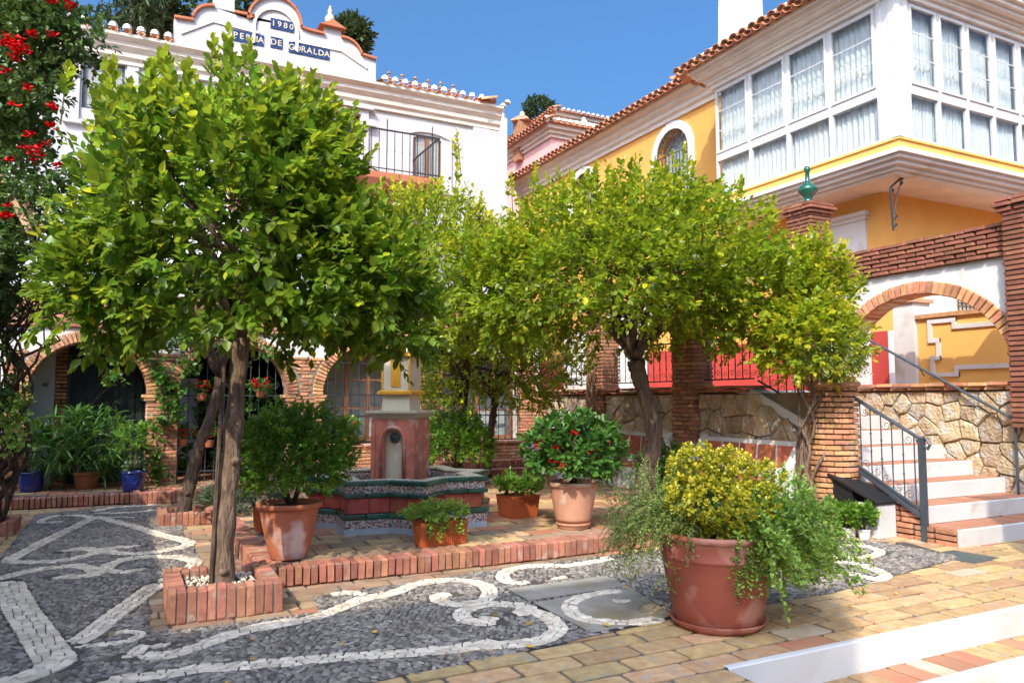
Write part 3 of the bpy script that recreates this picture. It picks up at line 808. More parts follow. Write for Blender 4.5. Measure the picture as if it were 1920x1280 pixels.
segs = []; chips = []
rr_ = random.Random(11)
bid = 0
for pts, w in bands:
    w *= .88
    P = [Vector((*Z0(*p), 0)) for p in pts]
    P = catmull(P, 8)
    # resample
    out = [P[0]]; acc = 0
    for a, b in zip(P, P[1:]):
        out.append(b)
    L = [0]
    for a, b in zip(out, out[1:]): L.append(L[-1] + (b - a).length)
    tot = L[-1]; ds = .078; n = max(3, int(tot / ds))
    def at(s):
        s = max(0, min(tot - 1e-6, s))
        for i in range(len(L) - 1):
            if L[i + 1] >= s: break
        t = (s - L[i]) / max(L[i + 1] - L[i], 1e-9); p = out[i].lerp(out[i + 1], t)
        a = out[max(i - 2, 0)]; b = out[min(i + 3, len(out) - 1)]
        d = (b - a); d = d.normalized() if d.length > 1e-6 else Vector((1, 0, 0))
        return p, Vector((-d.y, d.x, 0))
    for i in range(0, len(out) - 1):
        segs.append((out[i].x, out[i].y, out[i + 1].x, out[i + 1].y, w / 2))
    rows = max(2, round(w / .057)); rj = random.Random(bid * 13 + 5)
    J = {}
    def node(i, j):
        # i counts half-steps along, j row boundary
        if (i, j) not in J:
            s = i * ds / 2 + rj.uniform(-.024, .024)
            edge = (j in (0, rows))
            v = -w / 2 + w * j / rows + rj.uniform(-1, 1) * (.006 if edge else .018)
            end = min(s, tot - s); v *= min(1, .45 + end / .12)
            p, nn = at(s); J[(i, j)] = p + nn * v
        return J[(i, j)]
    for j in range(rows):
        for k in range(n):
            i0 = 2 * k + (j % 2)
            if (i0 + 2) * ds / 2 > tot + .01: continue
            poly = [node(i0, j), node(i0 + 1, j), node(i0 + 2, j), node(i0 + 2, j + 1), node(i0 + 1, j + 1), node(i0, j + 1)]
            c = sum(poly, Vector()) / 6
            k_ = .88
            q = [((p - c) * k_ + c) for p in poly]
            chips.append((c, [(p.x, p.y) for p in q]))
    bid += 1
def dfw(c): return (c - CAM).dot(FW)
def vis(c, m=.76):
    d = c - CAM; f = d.dot(FW); return f > 2.5 and abs(d.dot(_r) / f) < m
chips = [c for c in chips if vis(c[0])]
chips.sort(key=lambda c: dfw(c[0]))
rest = MB()
def on_slab(c): return any(pip(c.x, c.y, s) for s in slabw)
for i, (c, q) in enumerate(chips):
    zt = .0195 if not on_slab(c) else .0235
    mbc = slab_stone(q, lambda u, v, d: (u, v, d), .008, zt, .006, rr_)
    if i < 300: mbc.build("marble_chip", marble, mosaic_root, fixn=False)
    else: rest.add(mbc.v, mbc.f)
o = rest.build("marble_chips", marble, mosaic_root, fixn=False); o['kind'] = 'stuff'

# dark pebbles between the ribbons
S = np.array(segs)
def pebble_field(sp, dmin, dmax):
    xs = np.arange(-1.1, 7.6, sp); ys = np.arange(3.6, 12.8, sp * .87)
    X, Y = np.meshgrid(xs, ys); X = X + (np.arange(len(ys)) % 2)[:, None] * sp / 2
    X = X.ravel() + rng.uniform(-.3, .3, X.size) * sp; Y = Y.ravel() + rng.uniform(-.3, .3, Y.size) * sp
    f = X * _f.x + Y * _f.y; l = X * _r.x + Y * _r.y
    k = (f > dmin) & (f <= dmax) & (np.abs(l / f) < .72) & (f > 3.9); X = X[k]; Y = Y[k]
    # inside polygon
    ins = np.zeros(len(X), bool); n = len(mos); j = n - 1
    for i in range(n):
        xi, yi = mos[i]; xj, yj = mos[j]
        c = ((yi > Y) != (yj > Y)) & (X < (xj - xi) * (Y - yi) / ((yj - yi) or 1e-9) + xi); ins ^= c; j = i
    X = X[ins]; Y = Y[ins]
    for sl in slabw:
        ins = np.zeros(len(X), bool); n = len(sl); j = n - 1
        for i in range(n):
            xi, yi = sl[i]; xj, yj = sl[j]
            c = ((yi > Y) != (yj > Y)) & (X < (xj - xi) * (Y - yi) / ((yj - yi) or 1e-9) + xi); ins ^= c; j = i
        X = X[~ins]; Y = Y[~ins]
    keep = np.ones(len(X), bool)
    for (ax, ay, bx, by, hw) in segs:
        k2 = (X > min(ax, bx) - .2) & (X < max(ax, bx) + .2) & (Y > min(ay, by) - .2) & (Y < max(ay, by) + .2) & keep
        idx = np.nonzero(k2)[0]
        if not len(idx): continue
        dx, dy = bx - ax, by - ay; l2 = dx * dx + dy * dy + 1e-12
        t = np.clip(((X[idx] - ax) * dx + (Y[idx] - ay) * dy) / l2, 0, 1)
        d = np.hypot(X[idx] - ax - t * dx, Y[idx] - ay - t * dy)
        keep[idx[d < hw + sp * .30]] = False
    return X[keep], Y[keep]
PX = []; PY = []; PS = []
for sp, a, b in ((.044, 0, 6.2), (.046, 6.2, 8.5), (.052, 8.5, 14)):
    x_, y_ = pebble_field(sp, a, b); PX.append(x_); PY.append(y_); PS.append(np.full(len(x_), sp))
PX = np.concatenate(PX); PY = np.concatenate(PY); PS = np.concatenate(PS)
ang = 2.2 * np.sin(PX * 2.1 + 1.3 * np.sin(PY * 1.7)) + 1.5 * np.cos(PY * 2.6) + rng.normal(0, .35, len(PX))
A_ = PS * .62 * rng.uniform(.82, 1.28, len(PX)); B_ = PS * .40 * rng.uniform(.8, 1.2, len(PX)); H_ = rng.uniform(.007, .013, len(PX))
n = 7; th = np.arange(n) * 2 * np.pi / n
T = [(math.cos(t), math.sin(t), 0) for t in th] + [(math.cos(t) * .68, math.sin(t) * .68, .72) for t in th] + [(0, 0, 1)]
T = np.array(T); F = []
for i in range(n):
    j = (i + 1) % n; F += [(i, j, j + n), (i, j + n, i + n), (i + n, j + n, 2 * n)]
F = np.array(F)
order = np.argsort(PX * _f.x + PY * _f.y)
one = order[:300]; rs_ = order[300:]
me = bpy.data.meshes.new("pebble"); me.from_pydata(T.tolist(), [], F.tolist()); me.materials.append(pebble)
me.polygons.foreach_set("use_smooth", [True] * len(F))
for i in one:
    inst("pebble", me, (PX[i], PY[i], .0125), (0, 0, ang[i]), (A_[i], B_[i], H_[i]), mosaic_root)
ca = np.cos(ang[rs_])[:, None]; sa = np.sin(ang[rs_])[:, None]
tx = T[None, :, 0] * A_[rs_][:, None]; ty = T[None, :, 1] * B_[rs_][:, None]
tilt = rng.normal(0, .12, len(rs_))[:, None]
V = np.stack([PX[rs_][:, None] + tx * ca - ty * sa, PY[rs_][:, None] + tx * sa + ty * ca, .0125 + T[None, :, 2] * H_[rs_][:, None] + tx * tilt * (T[None, :, 2] > .1)], -1)
off = np.array(WL[mosaic_root.name]); V = V - off; V[:, :, :] += 0
N = len(rs_); FF = (F[None] + (np.arange(N) * len(T))[:, None, None]).reshape(-1, 3)
me = bpy.data.meshes.new("pebbles"); me.vertices.add(N * len(T)); me.vertices.foreach_set("co", V.reshape(-1))
me.loops.add(FF.size); me.loops.foreach_set("vertex_index", FF.reshape(-1).astype(np.int32)); me.polygons.add(len(FF))
me.polygons.foreach_set("loop_start", np.arange(0, FF.size, 3, dtype=np.int32)); me.polygons.foreach_set("use_smooth", np.ones(len(FF), bool))
me.update(calc_edges=True); me.materials.append(pebble)
o = bpy.data.objects.new("pebbles", me); COL.objects.link(o); o.parent = mosaic_root; o['kind'] = 'stuff'

# ------------------------------------------------------------ sunken white steps in front
fs_ = thing("front_steps", None, None, (6, 3.4, -.2)); fs_['kind'] = 'structure'
def uneven_riser(x0, x1, y, z0, z1, n=26, seed=1):
    r = random.Random(seed); mb = MB(); v = []; 
    for i in range(n + 1):
        x = x0 + (x1 - x0) * i / n
        a = r.uniform(-.004, .004); b = r.uniform(-.004, .004)
        v += [(x, y + b, z0), (x, y + a, z1 - .008), (x, y + .010, z1 + r.uniform(-.002, .002)), (x, y + .05, z1)]
    f = [(4 * i + k, 4 * i + 4 + k, 4 * i + 5 + k, 4 * i + 1 + k) for i in range(n) for k in range(3)]
    return mb.add(v, f)
uneven_riser(3.25, 12, 3.575, -.2, .010, 40, 1).build("riser", white, fs_)
uneven_riser(4.1, 12, 3.235, -.4, -.190, 40, 2).build("riser", white, fs_)
MB().box(3.23, 3.25, 0, 3.6, -.42, -.006).build("side_wall", white, fs_)
MB().box(3.26, 12, 3.26, 3.6, -.4, -.235).build("tread_bed", grout, fs_)
MB().box(3.26, 4.1, 0, 3.26, -.41, -.235).build("tread_bed", grout, fs_)
MB().box(4.1, 12, 0, 3.26, -.45, -.425).build("tread_bed", grout, fs_)
items = []
x = 3.27; r = random.Random(3)
while x < 9:
    l = .2 * r.uniform(.9, 1.1)
    t = r.random(); mt = paving_rd if t > .7 else (paving_wh if t < .08 else paving)
    items.append(((x + l / 2, 3.42, -.213), (l - .012, .33, .04), (0, 0, r.uniform(-.01, .01)), mt)); x += l
for j in range(9):
    for i in range(3):
        items.append(((3.48 + i * .3, 3.1 - j * .21, -.213), (.285, .195, .04), (0, 0, 0), paving))
for j in range(9):
    for i in range(12):
        items.append(((4.35 + i * .42 + (j % 2) * .2, 3.1 - j * .21, -.413), (.405, .195, .04), (0, 0, 0), paving))
lay(fs_, items, paving, 300, 'tread_stone')

# ------------------------------------------------------------ raised fountain platform and porch floor
pf = thing("fountain_platform", None, None, (3, 8, 0)); pf['kind'] = 'structure'
def fy(x): return 6.74 + .012 * (x - 2.6) ** 2
front = [(x, fy(x) + .12) for x in np.linspace(1.16, 5.3, 12)]
plat = front + [(5.9, 7.1), (6.6, 7.25), (7.75, 7.3), (7.95, 14.4), (-1.7, 14.4), (-1.7, 13.37), (1.14, 13.37)]
MB().prism(plat, 'z', -.01, .158).build("platform_base", grout, pf)
items = []; r = random.Random(8)
y = 7.0; row = 0
while y < 14.3:
    x = -1.6 + (row % 2) * .19
    while x < 7.9:
        l = .38; cx, cy = x + l / 2, y + .12; x += l
        if not pip(cx, cy, plat) or (cx < 1.3 and cy < 13.5) or cy < fy(cx) + .32: continue
        if (cx - 2.95) ** 2 + (cy - 8.8) ** 2 < .8 ** 2: continue
        t = r.random(); mt = paving_rd if t > .72 else (paving_br if t < .25 else paving)
        items.append(((cx, cy, .155), (l - .014, .228, .036), (0, 0, r.uniform(-.008, .008)), mt))
    y += .242; row += 1
lay(pf, items, paving, 300, 'paving_stone', 'paving_stones')
items = []; x = 1.16
while x < 5.35:
    sl = math.atan(2 * .012 * (x - 2.6))
    items.append(((x, fy(x) + .12, .094), (.060, .25, .172 + r.uniform(-.006, .006)), (r.uniform(-.02, .02), r.uniform(-.03, .03), sl))); x += .069
x = 5.4
for (ax, ay), (bx, by) in (((5.38, 6.93), (5.95, 7.2)), ((5.95, 7.2), (6.7, 7.33)), ((6.7, 7.33), (7.7, 7.38))):
    n = int(math.hypot(bx - ax, by - ay) / .069); a = math.atan2(by - ay, bx - ax)
    for i in range(n):
        t = (i + .5) / n; items.append(((ax + (bx - ax) * t, ay + (by - ay) * t, .094), (.060, .24, .172), (0, 0, a)))
y = 6.95
while y < 13.3:
    items.append(((1.17, y, .091), (.23, .060, .168), (0, 0, 0))); y += .069
x = -1.68
while x < 1.05:
    items.append(((x, 13.36, .088), (.060, .23, .160), (0, r.uniform(-.03, .03), 0))); x += .069
lay(pf, items, brick_ed, 300, 'edging_brick', 'edging_bricks', 1.2)

# raised brick tree boxes
def tree_box(x0, x1, y0, y1, h, label, t=.12, gravel=True, seed=1, pitch=.069):
    root = thing("brick_planter", label, "planter", ((x0 + x1) / 2, (y0 + y1) / 2, 0)); r = random.Random(seed)
    items = []
    def run(a0, a1, f):
        n = max(1, round((a1 - a0) / pitch)); p = (a1 - a0) / n
        for i in range(n): f(a0 + p * (i + .5), p - .009)
    run(x0, x1, lambda a, w: (items.append(((a, y0 + t / 2, h / 2), (w, t, h + r.uniform(-.006, .006)), (r.uniform(-.02, .02), r.uniform(-.02, .02), 0))), items.append(((a, y1 - t / 2, h / 2), (w, t, h), (0, 0, 0)))))
    run(y0 + t, y1 - t, lambda a, w: (items.append(((x0 + t / 2, a, h / 2), (t, w, h), (0, 0, 0))), items.append(((x1 - t / 2, a, h / 2), (t, w, h), (0, 0, 0)))))
    lay(root, items, brick_ed, 300, 'brick')
    m = MB(); e = .014
    for (a, b, c, d) in ((x0 + e, x1 - e, y0 + e, y0 + t - e), (x0 + e, x1 - e, y1 - t + e, y1 - e), (x0 + e, x0 + t - e, y0 + t, y1 - t), (x1 - t + e, x1 - e, y0 + t, y1 - t)): m.box(a, b, c, d, 0, h - .02)
    m.build("mortar", mortar, root)
    MB().box(x0 + t - .005, x1 - t + .005, y0 + t - .005, y1 - t + .005, 0, h - .07).build("soil", soil, root)
    if gravel:
        g = MB()
        for i in range(260):
            cx, cy = r.uniform(x0 + t + .02, x1 - t - .02), r.uniform(y0 + t + .02, y1 - t - .02); s = r.uniform(.010, .021)
            R = Euler((r.uniform(0, 3), r.uniform(0, 3), r.uniform(0, 3))).to_matrix(); vs = [Vector(v) * s * r.uniform(.8, 1.2) for v in ((1, 0, 0), (-1, 0, 0), (0, .8, 0), (0, -.8, 0), (0, 0, .6), (0, 0, -.6))]
            g.add([R @ v + Vector((cx, cy, h - .062)) for v in vs], [(0, 2, 4), (2, 1, 4), (1, 3, 4), (3, 0, 4), (2, 0, 5), (1, 2, 5), (3, 1, 5), (0, 3, 5)])
        o = g.build("gravel", marble, root, fixn=False); o['kind'] = 'stuff'
    return root
tree_box(.30, 1.10, 6.0, 6.84, .25, "raised box of upright red bricks with white gravel round the thick tree trunk", .13, True, 1)
tree_box(.40, 1.10, 10.65, 11.4, .17, "low dark brick box round the thin leaning dark trunk", .12, False, 2)
tree_box(.12, .80, 13.0, 13.62, .20, "small brick box against the brick pillar between the two left arches", .1, False, 3)
tree_box(-2.0, -1.14, 10.75, 11.5, .17, "low brick box with climber stems at the left edge of the courtyard", .12, False, 4)
# green slate cover plate near the stairs
q = [Z0(*p) for p in z4((1270, 288), (1450, 258), (1760, 312), (1590, 348))]
o = MB().prism(q, 'z', .0085, .012).build("cover_plate", slate_gr, pv)
# ------------------------------------------------------------ white house (its porch, upper floor, gable)
YF = 14.3; YU = 17.5
wh = thing("white_house", "white two storey house with arched brick porch, balcony and curved gable carrying blue letter tiles", "house", (3, YF, 0))
arches = [(-1.435, .29, 1.70), (.785, 2.62, 1.70), (3.255, 5.2, 1.70)]
AH = []; ZF = .165
for (a, b, sp) in arches:
    c = (a + b) / 2; r_ = (b - a) / 2
    AH.append((a, b, lambda s: ZF, arch_fn(c, r_, sp)))
AH.append((5.66, 7.35, lambda s: .78, lambda s: 2.5))
PY_ = lambda s, z, d: (s, d, z)
strip_wall(-3.6, 7.9, AH, PY_, YF + .03, YF + .42, 3.42, ZF, "porch_wall", white, wh)
items = []
def in_open(x, z, m=0.0):
    for (a, b, sp) in arches:
        c = (a + b) / 2; r_ = (b - a) / 2 + m
        if (abs(x - c) < (b - a) / 2 and z < sp) or (z >= sp and math.hypot(x - c, z - sp) < r_): return True
    return False
course = .066
def coursed(x0, x1, z0, z1, y, depth, L_=.27, test=None, tgt=None, mt=None, h=.052):
    z = z0; k = 0
    while z < z1 - .02:
        s = x0 - (L_ * .5 if k % 2 else 0)
        while s < x1 - .005:
            a = max(s, x0); b = min(s + L_, x1)
            if b - a > .03 and not (test and test((a + b) / 2, z + .03)):
                if test:       # trim against openings
                    while a < b and test(a, z + .03): a += .02
                    while b > a and test(b, z + .03): b -= .02
                if b - a > .04:
                    it = [((a + b) / 2, y + depth / 2, z + h / 2), (b - a - .008, depth, h), (0, 0, 0)]
                    if mt: it.append(mt)
                    tgt.append(tuple(it))
            s += L_
        z += course; k += 1
ring = .20
for (x0, x1) in ((-1.75, -1.435), (.29, .785), (2.62, 3.255), (5.2, 5.66), (7.35, 7.8)):
    coursed(x0, x1, ZF, 2.42, YF - .02, .09, .25, lambda x, z: in_open(x, z, ring + .01), items, brick_or)
coursed(-3.3, 7.85, 2.80, 3.40, YF - .035, .1, .30, None, items, brick)
for (a, b, sp) in arches:      # voussoirs
    c = (a + b) / 2; r_ = (b - a) / 2; n = int(math.pi * (r_ + .1) / .068)
    for i in range(n):
        t = math.pi * (i + .5) / n
        items.append(((c + math.cos(t) * (r_ + ring / 2 - .01), YF + .17, sp + math.sin(t) * (r_ + ring / 2 - .01)), (ring, .42, math.pi * r_ / n * .93), (0, -t, 0), brick_or))
    for s, e in ((a, 1), (b, -1)):      # jambs and imposts
        z = ZF
        while z < sp - .12:
            items.append(((s - e * .045, YF + .24, z + .026), (.115, .38, .052), (0, 0, 0), brick_or)); z += course
        for q in range(2): items.append(((s - e * (.05 - .02 * q), YF + .18, sp - .09 + .062 * q), (.19 + .05 * q, .46, .055), (0, 0, 0), brick_or))
lay(wh, items, brick, 300, 'brick', 'bricks')
m = MB()
for (x0, x1) in ((-1.74, -1.44), (.30, .775), (2.63, 3.245), (5.21, 5.65), (7.36, 7.79)): m.box(x0, x1, YF - .006, YF + .028, ZF, 2.25)
m.box(-3.3, 7.85, YF - .02, YF + .028, 2.79, 3.40)
m.build("mortar_backing", mortar, wh)
# porch flat roof / side walls / recess
m = MB().box(-3.6, 8.0, YF + .43, YU, 3.2, 3.42).box(-3.6, -3.4, YF + .43, YU, 0, 3.2).box(7.8, 8.0, YF + .43, YU, 0, 3.2)
m.build("porch_roof", white, wh)
MB().box(-3.4, 7.8, YU - .06, YU - .02, 0, 3.2).build("rear_wall", dark, wh)  # near-black wall, the unlit depth of the porch put into its colour
MB().box(-3.4, 7.8, YF + .2, YU - .06, .10, .162).build("porch_floor", paving_rd, wh)
# recess behind arch one: white strip with house number, brick jamb, dark gate
yb = YF + .85
MB().box(-1.9, -1.12, yb, yb + .12, ZF, 3.18).build("recess_wall", white, wh)
it = []
coursed(-1.12, -.93, ZF, 3.1, yb - .02, .14, .2, None, it, brick_or); coursed(-.93, .3, 2.58, 2.95, yb - .02, .14, .25, None, it, brick)
lay(wh, it, brick_or, 300, 'brick', 'bricks', objs=False)
pl = MB().box(-1.335, -1.185, yb - .014, yb - .001, 1.80, 1.92).build("number_plaque", cream, wh)
def text(s, size, loc, eul, mat, parent, name="lettering", ext=.002):
    cu = bpy.data.curves.new(name, 'FONT'); cu.body = s; cu.size = size; cu.align_x = 'CENTER'; cu.align_y = 'CENTER'; cu.extrude = ext; cu.offset = size * .015
    o = bpy.data.objects.new(name, cu); COL.objects.link(o); cu.materials.append(mat)
    dg = bpy.context.evaluated_depsgraph_get(); me = bpy.data.meshes.new_from_object(o.evaluated_get(dg)); bpy.data.objects.remove(o)
    me.name = name; o = bpy.data.objects.new(name, me); COL.objects.link(o)
    if not me.materials: me.materials.append(mat)
    o.parent = parent; o.location = Vector(loc) - Vector(WL[parent.name]); o.rotation_euler = eul; WL[o.name] = tuple(loc); return o
text("48", .10, (-1.26, yb - .017, 1.86), (rad(90), 0, 0), black_paint, pl, "number")
# gate in arch one
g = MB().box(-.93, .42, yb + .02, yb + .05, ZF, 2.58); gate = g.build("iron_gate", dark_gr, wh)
m = MB()
for i in range(11): x = -.9 + i * .125; m.tube([(x, yb - .01, ZF), (x, yb - .01, 2.5)], .008, 5)
m.box(-.93, .40, yb - .02, yb, 2.36, 2.40).box(-.93, -.89, yb - .03, yb + .02, ZF, 2.4).box(-.93, .4, yb - .02, yb, .98, 1.02)
m.build("gate_bars", iron, gate)
def scroll(mb, c, r, ax='y', turns=1.4, rad_=.005, dirn=1, start=0):
    pts = []
    for i in range(18):
        t = i / 17; a = start + dirn * turns * 2 * math.pi * t; q = r * (1 - .8 * t)
        pts.append((c[0] + q * math.cos(a), c[1], c[2] + q * math.sin(a)) if ax == 'y' else (c[0], c[1] + q * math.cos(a), c[2] + q * math.sin(a)))
    mb.tube(pts, rad_, 4)
# arch two: iron screen
m = MB()
for i in range(13): x = .82 + i * .148; m.tube([(x, YF + .3, ZF), (x, YF + .3, 1.7 + math.sqrt(max(0, .9175 ** 2 - (x - 1.7025) ** 2)) - .02)], .009, 5)
for z in (.35, 1.0, 1.68): m.tube([(.79, YF + .3, z), (2.61, YF + .3, z)], .011, 5)
for i in range(6): scroll(m, (.95 + i * .3, YF + .3, 1.85), .07)
m.build("arch_screen", iron_gr, wh)
MB().box(.8, 1.15, YF + .9, YF + .95, .5, 2.0).box(1.9, 2.2, YF + 1.2, YF + 1.25, .3, 1.1).build("inner_panel", plinth, wh)
# arch three: wooden window behind a forged grille
def casement(x0, x1, z0, z1, y, nx, nz, name="casement_window"):
    f = MB(); t = .07
    f.box(x0, x1, y, y + .08, z0, z0 + t).box(x0, x1, y, y + .08, z1 - t, z1).box(x0, x0 + t, y, y + .08, z0 + t, z1 - t).box(x1 - t, x1, y, y + .08, z0 + t, z1 - t)
    w = (x1 - x0 - 2 * t) / nx
    for i in range(1, nx): f.box(x0 + t + w * i - .035, x0 + t + w * i + .035, y + .01, y + .07, z0 + t, z1 - t)
    h = (z1 - z0 - 2 * t) / nz
    for j in range(1, nz): f.box(x0 + t, x1 - t, y + .02, y + .05, z0 + t + h * j - .015, z0 + t + h * j + .015)
    fr = f.build(name, wood, wh)
    for i in range(nx):
        for j in range(nz):
            MB().box(x0 + t + w * i + .03, x0 + t + w * (i + 1) - .03, y + .03, y + .034, z0 + t + h * j + .012, z0 + t + h * (j + 1) - .012).build("pane", glass, fr)
    return fr
MB().box(3.2, 5.25, YF + .43, YF + .46, .1, .80).build("infill_wall", brick, wh)
casement(3.3, 5.15, .82, 2.62, YF + .36, 4, 3)
casement(5.66, 7.35, .80, 2.5, YF + .2, 4, 3)
MB().box(3.2, 7.7, YF + .9, YF + .92, .3, 3.1).build("room_shade", curtain, wh)
def grille(x0, x1, z0, z1, y, n, name="window_grille"):
    m = MB()
    for i in range(n + 1):
        x = x0 + (x1 - x0) * i / n; m.tube([(x, y, z0), (x, y, z1)], .009, 5)
        for z in (z0 + (z1 - z0) * .35, z0 + (z1 - z0) * .7): m.lathe([(.001, -.02), (.02, 0), (.001, .02)], (x, y, z), 6)
    for z in (z0, z0 + (z1 - z0) * .33, z0 + (z1 - z0) * .6, z1): m.box(x0, x1, y - .006, y + .006, z - .012, z + .012)
    for i in range(n):
        x = x0 + (x1 - x0) * (i + .5) / n
        scroll(m, (x, y, z0 + (z1 - z0) * .46), (x1 - x0) / n * .42, dirn=1 if i % 2 else -1)
    m.tube([(x0, y, z0), (x0, y + .25, z0)], .009, 5); m.tube([(x1, y, z0), (x1, y + .25, z0)], .009, 5); m.tube([(x0, y, z1), (x0, y + .25, z1)], .009, 5)
    return m.build(name, iron, wh)
grille(3.32, 5.12, .80, 2.3, YF - .10, 12); grille(5.7, 7.3, .80, 2.3, YF - .10, 11)
# low brick sills / flower ledges below the two windows
it = []
for (x0, x1) in ((3.35, 5.1), (5.72, 7.4)):
    coursed(x0, x1, ZF, .74, YF - .42, .11, .26, None, it, brick_or)
    n = int((x1 - x0) / .26)
    for i in range(n): it.append(((x0 + (x1 - x0) * (i + .5) / n, YF - .24, .765), ((x1 - x0) / n - .008, .44, .045), (0, 0, 0), terra_pale))
    z = ZF
    while z < .72: it.append(((x0 + .05, YF - .18, z + .026), (.11, .34, .052), (0, 0, 0), brick_or)); z += course
lay(wh, it, brick_or, 0, 'ledge_brick', 'ledge_bricks')
MB().box(3.37, 5.08, YF - .40, YF - .03, .16, .735).box(5.74, 7.38, YF - .40, YF - .03, .16, .735).build("ledge_core", mortar, wh)
# steps to the right of the fountain against the ledge
it = []
for k, (y0, z) in enumerate(((YF - 1.15, .16), (YF - .80, .30))):
    x = 5.3
    while x < 7.6: it.append(((x + .03, y0 + .17, z + .065), (.060, .34, .13), (0, 0, 0))); x += .069
lay(wh, it, brick_ed, 0, 'step_brick', 'step_bricks')

# ---- upper façade
def U(px, py): p = on_y(px, py, YU); return (p.x, p.z)
xr = 8.14
ZC = 8.62                     # underside of the cornice
wins = []
def winrect(px0, py0, px1, py1):
    a = U(px0, py0); b = U(px1, py1); return (min(a[0], b[0]), max(a[0], b[0]), min(a[1], b[1]), max(a[1], b[1]))
wL = winrect(157, 100, 232, 196); wR = winrect(776, 222, 828, 262)
dr = winrect(617, 192, 672, 300); dl = winrect(372, 140, 408, 230)
zf = 6.55
H = []
for (a, b, c, d, seg) in ((wL[0], wL[1], wL[2] - .2, wL[3] - .12, 1), (wR[0], wR[1], 7.1, 8.10, 1), (dr[0] - .02, dr[1] + .02, zf, 8.42, 0), (dl[0] - .25, dl[1] + .25, zf, 8.42, 0)):
    if seg:
        H.append((a, b, (lambda q: (lambda s: q))(c), (lambda a_, b_, q: (lambda s: q + .12 * (1 - ((s - (a_ + b_) / 2) / ((b_ - a_) / 2)) ** 2)))(a, b, d)))
    else: H.append((a, b, (lambda q: (lambda s: q))(c), (lambda q: (lambda s: q))(d)))
H.sort(key=lambda h: h[0])
XLW = -7.5
strip_wall(XLW, xr, H, PY_, YU, YU + .35, ZC + .02, 3.42, "upper_wall", white_far, wh, step=.2)
MB().box(xr - .3, xr, YU + .35, YU + 9, 0, ZC).box(XLW, xr - .3, YU + 8.7, YU + 9, 0, ZC).build("side_walls", white_far, wh)
MB().box(xr - .44, xr + .03, YU - .06, YU - .001, 3.42, ZC).build("corner_pilaster", white_far, wh)
# stepped cornice
m = MB(); prof = [(0, ZC), (.07, ZC), (.07, ZC + .09), (.13, ZC + .14), (.13, ZC + .24), (.22, ZC + .34), (.22, ZC + .42), (.33, ZC + .50), (.33, ZC + .56), (0, ZC + .56)]
m.prism([(YU - a, z) for a, z in prof], 'x', XLW, xr + .30)
m.build("cornice", cream, wh)
MB().prism([(xr + a, z) for a, z in prof], 'y', YU - .05, YU + 9).build("side_cornice", cream, wh)
ZT = ZC + .56
def tiles(parent, origin, along, down, n, pitch=.20, length=.46, slope=.32, mat=roof, rows=1, capn=True, seed=0, lift=0.0, limedots=True):
    """row of barrel tiles along an eave; 'down' is the horizontal direction the roof falls towards"""
    al = Vector(along).normalized(); dn = Vector(down).normalized(); up = Vector((0, 0, 1)); r = random.Random(seed)
    ax = (dn * math.cos(slope) - up * math.sin(slope)); nn = al.cross(ax); nn = nn if nn.z > 0 else -nn
    def barrel(w0, w1, th, concave):
        k = 6; vs = []; fs = []
        for e, w in ((0, w0), (1, w1)):
            for rr in (w, w - th):
                for i in range(k + 1):
                    a = math.pi * i / k; s = -1 if concave else 1
                    vs.append(((math.cos(a)) * rr, e * length, s * math.sin(a) * rr * .8))
        q = k + 1
        for i in range(k):
            fs += [(i, i + 1, 2 * q + i + 1, 2 * q + i), (q + i, 3 * q + i, 3 * q + i + 1, q + i + 1), (i, q + i, q + i + 1, i + 1), (2 * q + i, 2 * q + i + 1, 3 * q + i + 1, 3 * q + i)]
        me = bpy.data.meshes.new("roof_tile"); me.from_pydata(vs, [], fs); me.materials.append(mat); me.polygons.foreach_set("use_smooth", [True] * len(fs)); return me
    cov = barrel(pitch * .36, pitch * .46, .016, False); pan = barrel(pitch * .40, pitch * .50, .016, True)
    R = Matrix((al, ax, nn)).transposed().to_euler()
    dots = MB()
    for i in range(n):
        for j in range(rows):
            o = Vector(origin) + al * (i * pitch) - ax * (length * (j + 1) * .86) + nn * (j * .012)
            inst("roof_tile", cov, o + nn * (.055 + r.uniform(-.004, .004)) + al * r.uniform(-.006, .006), R, (1, 1, 1), parent)
            inst("roof_tile", pan, o + al * pitch / 2 + nn * .045, R, (1, 1, 1), parent)
        if limedots:
            c = Vector(origin) + al * (i * pitch) - ax * (.10 + r.uniform(0, .06)) + nn * .075
            s = pitch * .40
            dots.add([c + al * s * math.cos(a) * .9 + ax * s * math.sin(a) * .9 + nn * (0 if q == 0 else 0) for q in (0,) for a in [k * math.pi / 3 for k in range(6)]] +
                     [c + al * s * math.cos(a) * .6 + ax * s * math.sin(a) * .6 + nn * .075 for a in [k * math.pi / 3 for k in range(6)]] + [c + nn * .10],
                     [(k, (k + 1) % 6, (k + 1) % 6 + 6, k + 6) for k in range(6)] + [(k + 6, (k + 1) % 6 + 6, 12) for k in range(6)])
    if dots.v: dots.build("lime_bedding", lime, parent, smooth=False)
gx0, gx1 = U(328, 55)[0], U(706, 140)[0]
nL = int((gx0 - (-4.4)) / .26); tiles(wh, (gx0 - .13 - (nL - 1) * .26, YU - .46, ZT - .02), (1, 0, 0), (0, -1, 0), nL, .26, .5, .30, seed=2)
nR = int((xr + .36 - gx1) / .26); tiles(wh, (gx1 + .1, YU - .46, ZT - .02), (1, 0, 0), (0, -1, 0), nR, .255, .5, .30, seed=3)
tiles(wh, (xr + .48, YU - .35, ZT - .02), (0, 1, 0), (1, 0, 0), 20, .26, .5, .30, seed=4)
